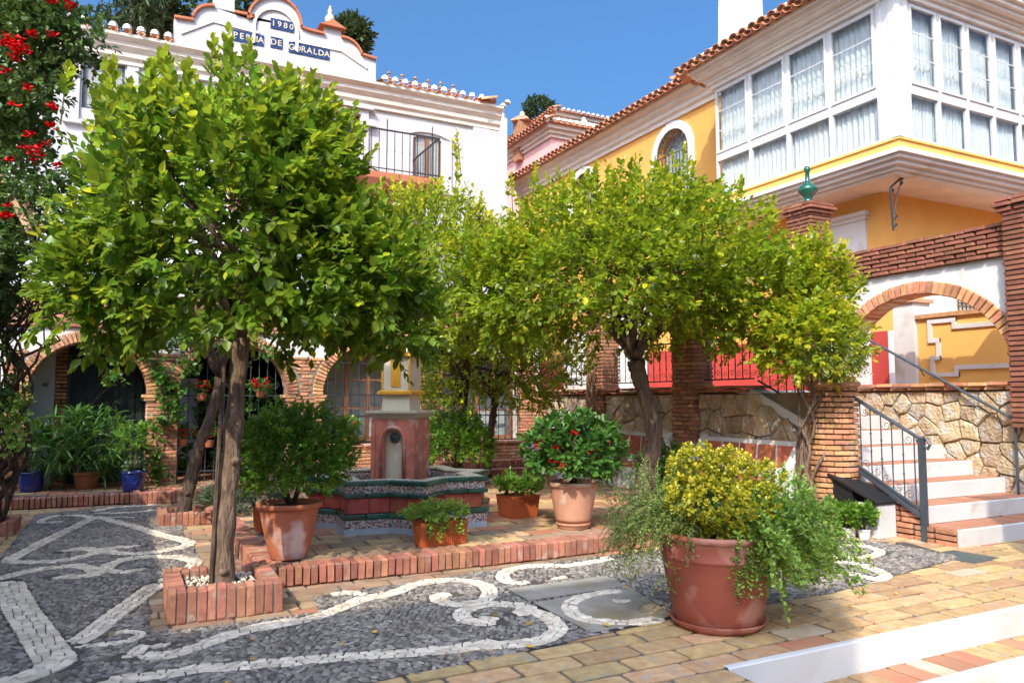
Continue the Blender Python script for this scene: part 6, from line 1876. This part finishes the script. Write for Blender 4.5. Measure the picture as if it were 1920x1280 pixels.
def strands(root, starts, ln, mat, leafL, per, seed, name='trailing_stems', stemr=.004, tmpl=None, leafname='trailing_foliage', ymix=.5, out=.35, sag=1.0, floor=0.02, clump=1):
    global rng
    rng = np.random.default_rng(seed); r = random.Random(seed); m = MB(); P = []; D = []; Y = []
    for (s, dr) in starts:
        L_ = ln * r.uniform(.6, 1.15); n = 9; p = Vector(s); dv = Vector(dr).normalized() * out + Vector((0, 0, r.uniform(.1, .5))); pts = [p.copy()]
        for i in range(n):
            st_ = dv.normalized() * L_ / n; p = p + st_
            if p.z < floor: p.z = floor + r.uniform(0, .02)
            pts.append(p.copy()); dv = dv + Vector((r.uniform(-.12, .12), r.uniform(-.12, .12), -.30 * sag))
        m.tube(pts, [stemr * (1 - .6 * i / n) for i in range(n + 1)], 4, cap=False)
        cp_ = catmull(pts, 3)
        for k in range(per):
            t = r.random() ** .8 * (len(cp_) - 1.001); i = int(t); q = cp_[i].lerp(cp_[i + 1], t - i)
            for _ in range(clump):
                P.append(q + Vector((r.gauss(0, .008), r.gauss(0, .008), r.gauss(0, .008)))); D.append((r.gauss(0, 1), r.gauss(0, 1), r.gauss(.25, .7))); Y.append(min(1, max(0, r.gauss(.5, .3))) * ymix)
    o = m.build(name, twig_gr, root, fixn=False)
    P = np.array([list(p) for p in P]); D = np.array(D)
    leaves(leafname, mat, root, P, D, np.full(len(P), leafL) * rng.uniform(.6, 1.2, len(P)), np.array(Y), tmpl=tmpl)
st_ = [((2.83 + r.uniform(-.28, .22), 7.10, PZ + .27), (r.uniform(-.4, .2), -1, 0)) for r in [random.Random(i) for i in range(14)]]
strands(d, st_, .26, L_trail, .036, 26, 5, floor=PZ + .01, out=.25, sag=1.3, ymix=.8)
# square ribbed pot behind the big tree trunk
e = thing("potted_plant", "small square ribbed orange pot with grey green plant behind the thick tree trunk", "potted plant", (.96, 8.15, 0))
ribbed(e, 1.42, 8.75, PZ, .25, .25, .28, planter_or, .2, .88, 8)
bush(e, L_grey, (1.40, 8.72, PZ + .38), (.22, .22, .14), 110, .10, 5, .09, -.5, .6, seed=15, stems=4, tmpl=blade_template(.12, .3))
# giant red pot
BC = (3.82, 4.30, .0)
g = thing("potted_plant", "giant dark red pot with yellow green stonecrop and long trailing stems", "potted plant", BC)
MB().lathe([(.285, 0), (.295, .01), (.325, .12), (.352, .25), (.375, .38), (.388, .46), (.390, .465), (.398, .475), (.398, .487), (.392, .497), (.398, .56), (.402, .60), (.412, .605), (.416, .63), (.406, .645), (.385, .645), (.37, .62), (.36, .58)], (BC[0], BC[1], .025), 48).build("pot", terra_dk, g, smooth=True)
MB().lathe([(.30, .013), (.345, .065), (.335, .07), (.30, .03), (.001, .03)], BC, 48).build("saucer", terra_dk, g, smooth=True)
MB().lathe([(.33, .60), (.15, .63), (.001, .64)], BC, 24).build("soil", soil, g)
R_ = ux
def gp_(lat, dep, z): v = Vector(BC) + ux * lat + uy * dep; return (v.x, v.y, z)
bush(g, L_sedum, gp_(.03, .0, .86), (.38, .36, .37), 1250, .036, 9, .05, -.8, 1.0, tmpl=leaf_template(.36, .04, .02), up=.9, inner=.15, name='stonecrop_mound', seed=21, noise=.36, stems=8, stemmat=twig_gr, ang=1.15)
MB().lathe([(.001, -.24), (.15, -.16), (.18, .02), (.12, .14), (.001, .18)], gp_(.03, .0, .84), 12).build("stonecrop_heart", L_dark, g, smooth=True)
sts = []
r = random.Random(5)
for i in range(130):
    a = rad(r.uniform(100, 260)); sts.append((gp_(-.18 + r.uniform(-.18, .14), r.uniform(-.22, .3), .66 + r.uniform(0, .22)), tuple(ux * math.cos(a) * 1.3 + uy * math.sin(a) * .8)))
strands(g, sts, .62, L_fern, .024, 70, 22, floor=.03, out=.75, sag=.62, ymix=.6, tmpl=small_template(.24), stemr=.0035)
sts = []
for i in range(190):
    a = rad(r.uniform(-95, 80)); sts.append((gp_(.18 + r.uniform(-.14, .20), r.uniform(-.30, .3), .66 + r.uniform(0, .16)), tuple(ux * math.cos(a) * 1.2 + uy * math.sin(a) * .9)))
strands(g, sts, .74, L_trail, .034, 85, 23, floor=.03, out=.75, sag=.62, ymix=.8, tmpl=leaf_template(.34, .05, .08), stemr=.0035)
sts = [(gp_(r.uniform(.0, .25), -.30, .66), tuple(-uy + ux * r.uniform(-.3, .6))) for i in range(26)]
strands(g, sts, .50, L_trail, .028, 50, 24, floor=.03, out=.16, sag=1.2, ymix=.4, tmpl=leaf_template(.36, .05, .08), stemr=.003)
bush(g, L_trail, gp_(.46, .02, .66), (.36, .34, .36), 620, .036, 9, .11, -.95, .9, tmpl=leaf_template(.36, .05, .08), up=.1, inner=.3, name='right_trailing_mass', seed=26, noise=.2, stems=0)
bush(g, L_fern, gp_(-.46, .05, .66), (.30, .30, .38), 420, .024, 14, .16, -.9, .8, tmpl=small_template(.26), up=.5, inner=.35, name='left_trailing_mass', seed=27, noise=.3, stems=0)
# two white nursery pots and a brown one
def small_pot(label, p, mat, seed, r0=.068, h=.115):
    root = thing("potted_plant", label, "potted plant", p, None)
    pot_lathe(p, r0, r0 * .8, h, .018, .005, 20).build("pot", mat, root, smooth=True)
    MB().lathe([(r0 * .9, h - .02), (.001, h - .012)], p, 14).build("soil", soil, root)
    bush(root, L_shrub, (p[0], p[1], p[2] + h + .14), (.14, .14, .13), 60, .075, 5, .07, -.7, .7, seed=seed, stems=4, stemmat=twig_gr, tmpl=leaf_template(.34))
    return root
pp = Z0(1594, 1008); small_pot("left one of two small white plastic pots with fresh green leaves by the white block", (pp[0], pp[1], 0), pot_white, 31)
pp = Z0(1621, 1011); small_pot("right one of two small white plastic pots, touching the white block", (pp[0], pp[1], 0), pot_white, 32)
pp = Z0(1574, 1000); small_pot("small brown nursery pot half hidden left of the two white pots", (pp[0], pp[1], 0), terracotta, 33, .06, .10)
# white block with sloping black lid box
wb = thing("white_block", "low whitewashed masonry block beside the stairs", "block", (7.72, 6.1, 0))
MB().cham((7.90, 6.16, .20), (.32, .32, .40), ch=.015).build("block", white, wb)
bl = thing("black_box", "black metal box with sloping lid leaning beside the whitewashed block", "box", (7.75, 6.7, 0))
MB().prism([(6.34, .01), (6.34, .54), (6.62, .66), (6.62, 0.01)], 'x', 7.74, 8.02).build("body", black, bl)
MB().add([(7.70, 5.98, .405), (8.05, 5.98, .405), (8.05, 6.66, .68), (7.70, 6.66, .68), (7.70, 5.98, .43), (8.05, 5.98, .43), (8.05, 6.66, .71), (7.70, 6.66, .71)], [(0, 1, 2, 3), (4, 5, 6, 7), (0, 1, 5, 4), (1, 2, 6, 5), (2, 3, 7, 6), (3, 0, 4, 7)]).build("lid", black, bl)
# cobalt pots on the porch
for (px, py, lab, sd) in ((58, 921, "cobalt blue glazed pot with a thin sapling by the white strip with the house number", 41), (249, 920, "cobalt blue glazed pot with thin stemmed plant beside the left arch's right brick pillar", 42)):
    p = on_z(px, py, PZ); root = pot(lab, (p.x, p.y, PZ), .19, .145, .31, blue_glaze, rim=.03, rimw=.01)
    m = MB(); m.tube([(p.x, p.y, PZ + .25), (p.x + .02, p.y, PZ + .55), (p.x, p.y, PZ + .85)], [.012, .009, .006], 6); m.tube([(p.x - .04, p.y, PZ + .25), (p.x - .05, p.y, PZ + .5), (p.x - .06, p.y, PZ + .72)], [.01, .008, .005], 6); m.build("stem", twig, root)
    bush(root, L_shrub, (p.x, p.y, PZ + .82), (.26, .2, .22), 26, .14, 5, .12, -.8, .5, seed=sd, stems=0)
    if sd == 42: bush(root, L_grey, (p.x, p.y, PZ + .36), (.15, .14, .08), 26, .09, 4, .07, -.4, .6, seed=sd + 3, stems=0, name='low_foliage')
# big palm-like bush in the first arch
k = thing("potted_plant", "big dark green bush of drooping strap leaves filling the bottom of the left arch", "potted plant", (-.55, 14.25, PZ))
pot_lathe((-.55, 14.3, PZ), .2, .15, .26).build("pot", terracotta, k, smooth=True)
bush(k, L_dark, (-.55, 14.2, .78), (.78, .45, .55), 330, .22, 5, .16, -.8, .5, tmpl=blade_template(.10, .45), up=.7, seed=43, stems=10, noise=.15)
# shrub behind the fountain in a low terracotta bowl
s = on_z(858, 878, PZ); s = Vector((4.75, 11.6, PZ))
k = pot("rounded green shrub in a wide terracotta bowl behind the fountain", (s.x, s.y, PZ), .42, .34, .22, terracotta, rim=.04)
bush(k, L_shrub, (s.x + .05, s.y, PZ + .68), (.66, .6, .46), 520, .085, 6, .14, -.6, .55, up=.5, seed=44, stems=10, noise=.2)
# leafy plants under the curved tree beside the bench
k = thing("shrub", "dark strap leaved shrub at the foot of the curved tree beside the nearest bench", "shrub", (6.9, 8.9, PZ))
bush(k, L_dark, (6.85, 8.75, PZ + .34), (.36, .34, .36), 150, .20, 5, .12, -.5, .6, tmpl=blade_template(.13, .3), up=.9, seed=45, stems=4)
k = thing("shrub", "grey green rosette plant beside the leaning dark trunk", "shrub", (1.2, 10.4, PZ))
bush(k, L_grey, (1.18, 10.35, PZ + .12), (.26, .22, .16), 80, .20, 4, .1, -.3, .5, tmpl=blade_template(.10, .35), up=.9, seed=46, stems=0)
# red geraniums hung on the iron screen
lab = ["upper left hanging pot of red geraniums on the iron screen", "upper right hanging pot of red geraniums on the iron screen", "lower left hanging pot of red geraniums on the iron screen", "lower right hanging pot of red geraniums on the iron screen, beside the thick trunk"]
for i, (px, py, fl) in enumerate(((378, 728, 5), (488, 722, 5), (343, 812, 4), (392, 815, 3))):
    p = on_y(px, py, YF + .14); root = thing("hanging_pot", lab[i], "hanging pot", (p.x, YF + .14, p.z - .12), "hanging geranium pots")
    pot_lathe((p.x, YF + .14, p.z - .22), .085, .06, .13, .02, .006, 18).build("pot", terracotta, root, smooth=True)
    MB().tube([(p.x, YF + .29, p.z - .12), (p.x, YF + .2, p.z - .10)], .006, 5).build("hook", iron, root)
    bush(root, L_dark, (p.x, YF + .12, p.z - .02), (.20, .14, .12), 30, .075, 4, .06, -.6, .5, seed=50 + i, stems=3, stemmat=twig_gr)
    r = random.Random(i)
    flowers(root, [(p.x + r.uniform(-.17, .17), YF + .02 + r.uniform(-.05, .05), p.z + r.uniform(-.04, .12)) for _ in range(fl * 3)], .045, flower)
# plants on the two window ledges
for i, (x, y, lab) in enumerate(((3.7, YF - .24, "small pot with pink red flowers on the ledge of the arched window"), (4.75, YF - .24, "small pot with trailing green leaves on the arched window ledge next to the fountain column"), (6.0, YF - .24, "small green potted plant on the left of the rectangular window ledge"))):
    root = pot(lab, (x, y, .79), .10, .075, .15, terracotta if i != 1 else blue_glaze, rim=.02, rimw=.006, n=20)
    bush(root, L_shrub, (x, y, 1.08), (.22, .16, .17), 50, .08, 4, .08, -.6, .6, seed=60 + i, stems=4, stemmat=twig_gr)
    if i == 0: flowers(root, [(x + .1 * math.cos(q), y - .12, 1.1 + .09 * math.sin(q * 2)) for q in range(5)], .045, flower)
# black iron lamp standing by the far bench
k = thing("garden_ornament", "small black iron bird bath ornament on a white pedestal by the far benches", "ornament", (7.1, 11.9, PZ))
MB().lathe([(.16, 0), (.14, .06), (.06, .12), (.05, .5), (.12, .58), (.26, .62), (.27, .66), (.001, .64)], (6.95, 11.7, PZ), 16).build("pedestal", white, k, smooth=True)
m = MB(); m.tube([(6.95, 11.7, .82), (6.93, 11.7, 1.0), (6.99, 11.7, 1.12)], [.03, .02, .008], 6); m.tube([(6.85, 11.7, .90), (6.97, 11.7, .98), (7.08, 11.7, 1.04)], [.008, .03, .006], 6); m.tube([(6.95, 11.7, .98), (6.86, 11.68, 1.08)], [.015, .004], 5)
m.build("iron_bird", iron, k)
# hose / drain strip and fallen leaves
fl = thing("fallen_leaves", "scattered fallen yellow leaves on the pebble mosaic and paving", "leaf litter", (3, 5, 0)); fl['kind'] = 'stuff'
r = random.Random(77); P = []; D = []
for (px, py) in ((1130, 1178), (1770, 1108), (246, 1112), (645, 1215), (830, 1240), (1000, 1176), (1490, 1163), (1180, 1028), (940, 1052), (380, 1010), (395, 1024), (1636, 1050), (1350, 1060), (560, 1085), (870, 1065), (1100, 1040), (200, 1010), (700, 1190)):
    p = Z0(px, py); P.append((p[0], p[1], .034)); D.append((r.gauss(0, 1), r.gauss(0, 1), .08))
for i in range(60):
    P.append((r.uniform(.8, 7), r.uniform(6.95, 12.5), .185)); D.append((r.gauss(0, 1), r.gauss(0, 1), .1))
for i in range(25):
    P.append((r.uniform(0, 6.5), r.uniform(4.2, 6.5), .034)); D.append((r.gauss(0, 1), r.gauss(0, 1), .08))
leaves("leaf", dry_leaf, fl, P, D, [r.uniform(.035, .07) for _ in P], kind='stuff', roll=.2)
# ------------------------------------------------------------ trees
S3 = lambda px, py, d: tuple(CAM + (ray(px, py) * (d / (ray(px, py).x * _f.x + ray(px, py).y * _f.y))))
T1 = (.72, 6.42)
tall1 = [(S3(190, 175, 6.0), .30), (S3(205, 230, 5.6), .3), (S3(290, 165, 6.0), .35), (S3(300, 220, 5.7), .3), (S3(395, 150, 6.2), .38), (S3(420, 120, 6.2), .3), (S3(470, 130, 6.2), .28), (S3(540, 200, 6.2), .34), (S3(575, 190, 6.2), .28),
         (S3(350, 200, 5.9), .35), (S3(120, 180, 6.4), .25), (S3(600, 250, 6.2), .3), (S3(240, 300, 5.2), .3), (S3(620, 300, 6.2), .3)]
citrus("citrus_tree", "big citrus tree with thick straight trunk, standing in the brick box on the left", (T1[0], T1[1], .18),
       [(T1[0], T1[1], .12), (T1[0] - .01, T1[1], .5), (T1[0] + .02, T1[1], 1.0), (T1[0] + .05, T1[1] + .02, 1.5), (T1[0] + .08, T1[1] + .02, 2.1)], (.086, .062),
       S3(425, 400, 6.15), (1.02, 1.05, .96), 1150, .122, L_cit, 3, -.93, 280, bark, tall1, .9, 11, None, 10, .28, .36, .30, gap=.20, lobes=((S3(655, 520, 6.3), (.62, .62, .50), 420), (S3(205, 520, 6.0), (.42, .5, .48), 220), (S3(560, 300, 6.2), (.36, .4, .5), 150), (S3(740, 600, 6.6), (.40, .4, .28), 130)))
stk = thing("tree_stake", "thin dark stake tied against the left side of the thick tree trunk", "stake", (T1[0] - .11, T1[1] - .06, .18))
MB().tube([(T1[0] - .10, T1[1] - .06, .15), (T1[0] - .07, T1[1] - .05, 1.2), (T1[0] - .045, T1[1] - .05, 2.0)], .018, 7).build("stake_rod", bark_dk, stk)

T2 = (6.45, 8.55)
tall2 = [(S3(px, py, d), l) for px, py, d, l in ((1280, 330, 9.8, .42), (1185, 345, 10, .38), (1110, 355, 10.2, .40), (1060, 370, 10, .3), (1000, 350, 10, .35), (1350, 390, 10, .35), (1440, 410, 10, .3), (1240, 350, 10.2, .3), (960, 370, 10, .3), (1390, 370, 10, .3), (1150, 380, 9.5, .3), (1550, 470, 9.3, .3))]
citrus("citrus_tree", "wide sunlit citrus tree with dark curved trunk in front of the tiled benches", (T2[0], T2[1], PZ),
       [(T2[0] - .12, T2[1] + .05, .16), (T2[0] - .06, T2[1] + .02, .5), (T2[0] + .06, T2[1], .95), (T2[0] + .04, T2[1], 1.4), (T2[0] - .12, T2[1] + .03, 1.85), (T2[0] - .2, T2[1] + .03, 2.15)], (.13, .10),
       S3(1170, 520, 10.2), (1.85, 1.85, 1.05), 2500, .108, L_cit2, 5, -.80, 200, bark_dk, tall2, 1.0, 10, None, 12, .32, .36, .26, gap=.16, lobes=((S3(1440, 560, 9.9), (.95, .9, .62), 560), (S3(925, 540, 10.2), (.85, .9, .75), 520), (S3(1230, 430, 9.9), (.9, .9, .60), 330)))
tall3 = [(S3(px, py, d), l) for px, py, d, l in ((862, 300, 11, .50), (855, 340, 11, .4), (720, 380, 11, .35), (825, 370, 11, .3), (900, 400, 11, .3), (770, 380, 11, .3), (740, 370, 11, .3))]
citrus("citrus_tree", "yellow green citrus tree with low forked trunk behind the fountain", (4.95, 11.0, PZ),
       [(5.0, 11.9, .16), (4.98, 11.85, .6), (5.02, 11.85, 1.0), (5.1, 11.85, 1.45)], (.08, .06),
       S3(805, 500, 11.2), (1.15, 1.0, .98), 1100, .10, L_cit2, 7, -.8, 60, bark_dk, tall3, 1.35, 8, None, 9, .34, .35, .22, gap=.1)
citrus("citrus_tree", "low spreading citrus tree in the back corner, between the window and the brick pillar", (6.2, 12.9, PZ),
       [(6.0, 12.9, .16), (6.02, 12.9, .7), (6.1, 12.9, 1.2), (6.15, 12.88, 1.6)], (.08, .06),
       S3(925, 690, 13.0), (1.6, 1.1, .62), 1000, .095, L_cit2, 9, -.9, 40, bark_dk, (), 1.0, 8, None, 9, .28, .4, .2, gap=.1)
# thin leaning dark tree on the left
citrus("small_tree", "slender leaning dark trunk with sparse crown, left of the thick trunk", (.72, 11.0, .1),
       [(.70, 11.0, .05), (.78, 11.0, .5), (.86, 11.0, .95), (1.0, 11.0, 1.35), (1.12, 11.0, 1.9)], (.085, .06),
       (1.0, 11.0, 2.55), (.9, .9, .55), 170, .10, L_dark, 12, -.6, 0, bark_dk, (), .6, 8, None, 6, .25, .4, .2)

# climbing vine on the round pillar with feathery crown
v = thing("climbing_vine", "twisted climber stems winding up the round brick pillar with a feathery yellow green crown", "climber", (7.75, 6.9, 0))
m = MB(); r = random.Random(6)
for i in range(9):
    a0 = r.uniform(2.4, 5.4); pts = []
    for k in range(12):
        t = k / 11; a = a0 + math.sin(t * 7 + i * 1.3) * .7 + t * 1.1 + r.uniform(-.12, .12); q = .34 + .09 * math.sin(t * 9 + i) + .10 * max(0, .35 - t)
        pts.append((7.72 + math.cos(a) * q * .6, 6.92 + math.sin(a) * q * .6, .02 + t * 2.2))
    m.tube(catmull(pts, 2), [r.uniform(.018, .032) * (1 - .5 * k / 24) for k in range(23)], 6)
m.build("stems", bark, v, smooth=True)
bush(v, L_cit2, S3(1520, 640, 9.3), (.62, .5, .42), 420, .09, 8, .22, -.9, 1.0, up=.2, inner=.4, seed=71, stems=0, noise=.25)
bush(v, L_fern, S3(1562, 665, 9.1), (.40, .35, .30), 380, .040, 9, .13, -.9, .9, up=.1, inner=.4, seed=72, stems=0, name='feathery_foliage', tmpl=small_template(.25))
bush(v, L_cit2, S3(1535, 530, 9.6), (.42, .35, .50), 200, .09, 8, .24, -.9, 1.2, up=.6, inner=.3, seed=73, stems=0, name='upper_foliage')
# dry vine on the brick pillar of the retaining wall
v = thing("dry_vine", "dry leafless grey vine hanging on the brick pillar between the far benches", "climber", (7.7, 12.0, .2))
m = MB()
for i in range(7):
    pts = [(7.72 + r.uniform(-.05, .02), 12.0 + .10 * math.sin(k * .9 + i * 1.7) + (i - 3) * .025, .9 + k * .16) for k in range(12)]
    m.tube(catmull(pts, 2), .012, 5)
m.build("stems", timber, v, smooth=True)

# climber on the porch arches
v = thing("porch_climber", "green climber hanging over the left arch and down its brick pillar", "climber", (.5, 14.2, .2))
pts = [on_y(px, py, YF - .10) for px, py in ((215, 630), (255, 655), (285, 690), (300, 740), (310, 790), (290, 860), (297, 915))]
m = MB(); m.tube(catmull(pts, 4), .014, 6); m.tube(catmull([on_y(px, py, YF - .14) for px, py in ((235, 640), (222, 670), (218, 700), (212, 720))], 3), .006, 5); m.build("stems", twig, v, smooth=True)
def cluster(root, spots, mat, leafL, seed, tmpl=None, name='foliage', ymix=.4, nleaf=5, sl=.12):
    global rng
    rng = np.random.default_rng(seed); B = []; 
    for (p, R_, n) in spots:
        u = unit(rng.normal(0, 1, (n, 3))) * (rng.random(n) ** .4)[:, None]; B.append(np.array(p) + u * np.array(R_))
    B = np.concatenate(B); D = rng.normal(0, 1, B.shape) + np.array([0, 0, .1])
    P, DD, L_, Y = shoots(B, D, np.full(len(B), sl) * rng.uniform(.5, 1.2, len(B)), nleaf, np.full(len(B), leafL)); Y = np.clip(Y * ymix, 0, 1)
    return leaves(name, mat, root, P, DD, L_, Y, tmpl=tmpl)
sp_ = []
for px, py, ra, n in ((200, 632, .16, 14), (240, 640, .2, 22), (275, 665, .22, 30), (305, 700, .22, 34), (320, 735, .25, 34), (330, 770, .2, 26), (300, 790, .15, 14), (312, 640, .18, 14), (222, 675, .06, 8), (214, 712, .1, 14), (290, 860, .14, 14), (298, 890, .14, 14), (350, 690, .2, 20), (345, 640, .2, 18)):
    sp_.append((tuple(on_y(px, py, YF - .16)), (ra, .12, ra), n))
cluster(v, sp_, L_dark, .10, 81, ymix=.5)
v = thing("screen_climber", "dark leafy climber growing behind the iron screen of the second arch", "climber", (1.7, 14.8, .2))
m = MB(); m.tube([(1.2, 14.85, .17), (1.3, 14.85, 1.2), (1.6, 14.85, 2.3)], .015, 5); m.build("stems", twig, v)
cluster(v, [((1.0 + .32 * i, 14.95, .5 + .33 * ((i * 2 + j) % 5)), (.3, .15, .3), 22) for i in range(6) for j in range(2)], L_dark, .11, 82, ymix=.3)
v = thing("gate_climber", "sparse leafy climber on the dark gate inside the left arch", "climber", (-.5, 15, .2))
m = MB(); m.tube(catmull([(-.9, 15.08, .17), (-.8, 15.08, 1.0), (-.5, 15.08, 1.6), (-.1, 15.08, 2.0)], 4), .009, 5); m.build("stems", twig, v)
cluster(v, [((-.75, 15.05, 1.0), (.16, .05, .5), 20), ((-.4, 15.05, 1.4), (.4, .05, .4), 26), ((.0, 15.05, 1.6), (.3, .05, .5), 20)], L_grey, .07, 83, nleaf=3)
v = thing("wall_climber", "leafy climber on the brick wall between fountain column and corner window", "climber", (5.35, 14.2, .2))
m = MB(); m.tube(catmull([(5.3, 14.2, .17), (5.4, 14.18, 1.0), (5.3, 14.18, 1.8), (5.5, 14.18, 2.5)], 4), .014, 5); m.build("stems", twig, v)
cluster(v, [((5.35, 14.1, .9 + .28 * i), (.28, .12, .2), 14) for i in range(7)], L_shrub, .09, 84, ymix=.6)

# red flowering climber on the left
v = thing("bougainvillea", "dense climber with red flower clusters covering the left edge", "climber", (-1.9, 8.4, 0))
m = MB(); r = random.Random(9)
for i in range(11):
    pts = [S3(r.uniform(-60, 20) + (k / 9) * r.uniform(20, 150), 1000 - k * 60 + r.uniform(-10, 10), 9.3 - .12 * k + r.uniform(-.1, .1)) for k in range(10)]
    m.tube(catmull(pts, 2), [max(.008, .032 * (1 - k / 22)) for k in range(19)], 6)
for i in range(16):
    px = r.uniform(0, 150); py = r.uniform(430, 540); pts = [S3(px, py, 8.4), S3(px - r.uniform(20, 60), py + r.uniform(30, 70), 8.5), S3(px - r.uniform(60, 130), py + r.uniform(90, 180), 8.8)]
    m.tube(catmull(pts, 3), .009, 5)
m.build("stems", bark_dk, v, smooth=True)
sp_ = []
rb_ = random.Random(14)
for i in range(150):
    py = rb_.uniform(-40, 560); lim = 95 + 35 * math.sin(py * .021) + (25 if py < 120 else 0) - (60 if py > 440 else 0)
    px = rb_.uniform(-90, max(10, lim)); sp_.append((S3(px, py, rb_.uniform(7.6, 8.8)), (.30, .30, .28), 24))
for i in range(16): sp_.append((S3(rb_.uniform(80, 235), rb_.uniform(330, 430), 7.8), (.25, .25, .2), 12))
for i in range(8): sp_.append((S3(rb_.uniform(-20, 35), rb_.uniform(600, 760), 8.6), (.16, .16, .2), 10))
cluster(v, sp_, L_boug, .085, 91, ymix=.5, nleaf=6, sl=.16)
cluster(v, [(S3(px, py, 8.5), (.14, .14, .16), 18) for px, py in ((20, 780), (30, 830), (10, 800), (35, 760))], L_trail, .07, 92, ymix=1.0, name='pale_foliage')
P = []
for px, py, n in ((20, 80, 12), (35, 95, 10), (62, 284, 10), (8, 398, 8), (100, 202, 3), (97, 235, 3), (50, 165, 2), (60, 65, 3), (100, 65, 2), (125, 10, 6), (95, 5, 3), (112, 312, 3), (52, 250, 3), (5, 130, 2), (30, 200, 2), (15, 300, 2)):
    for i in range(n): P.append(S3(px + rb_.gauss(0, 9 if n > 5 else 4), py + rb_.gauss(0, 8 if n > 5 else 3), 7.35))
flowers(v, P, .055, flower, petals=5)
pg = thing("timber_pergola", "brown timber pergola beams inside the red flowering climber", "pergola", (-1.6, 9.5, 3.2))
for i, (a, b) in enumerate((((15, 355), (60, 440)), ((45, 375), (80, 430)))):
    A = Vector(S3(*a, 8.2)); B_ = Vector(S3(*b, 7.6)); MB().tube([A + (A - B_) * .8, B_], .045, 4).build("beam", timber, pg)
MB().tube([S3(-60, 470, 7.9), S3(110, 420, 7.9)], .04, 4).build("cross_beam", timber, pg)

# trees beyond the roofs
def far_tree(label, px, py, y, w, h, seed, conifer=False, base_z=2.0):
    p = on_y(px, py, y); root = thing("distant_tree", label, "tree", (p.x, y, base_z))
    MB().tube([(p.x, y, base_z), (p.x, y, p.z)], [.22, .1], 7).build("trunk", bark_dk, root)
    if conifer:
        sp = []
        for k in range(9):
            t = k / 8; sp.append(((p.x, y, p.z - h + 2 * h * t), (w * (1 - t * .8), w * (1 - t * .8), h * .22), int(50 * (1 - t * .6))))
        cluster(root, sp, L_far, .34, seed, tmpl=blade_template(.14, .5), name='crown', ymix=.5, nleaf=6, sl=.4)
    else:
        bush(root, L_far, (p.x, y, p.z), (w, w, h), 420, .24, 6, .35, -.8, .5, seed=seed, stems=0, name='crown', noise=.3)
far_tree("tall drooping palm like tree above the left eave of the white house", 252, -20, 27, 1.5, 1.4, 101, True)
far_tree("small dark tree behind the left eave of the white house", 305, 30, 30, .8, .9, 102)
far_tree("dark tree seen through the gap beside the round gable arch", 460, 20, 27, 1.3, 1.3, 103)
far_tree("tree top peeking behind the right shoulder of the gable", 655, 78, 27, .6, .7, 104)
far_tree("small pine behind the pink house roof", 1012, 212, 52, 1.3, 1.1, 105)
# pink flowers on the balcony
q = on_y(530, 165, 16.9); k = thing("potted_plant", "pink flowers on the balcony wall of the white house", "potted plant", (q.x, 16.6, q.z - .3))
pot_lathe((q.x, 16.7, q.z - .45), .12, .09, .2, .02, .008, 16).build("pot", terracotta, k, smooth=True)
bush(k, L_shrub, (q.x, 16.7, q.z - .12), (.2, .2, .15), 20, .08, 4, .1, -.5, .5, seed=106, stems=2)
flowers(k, [(q.x + r.uniform(-.14, .14), 16.55, q.z + r.uniform(-.05, .2)) for _ in range(12)], .07, flower_pk)
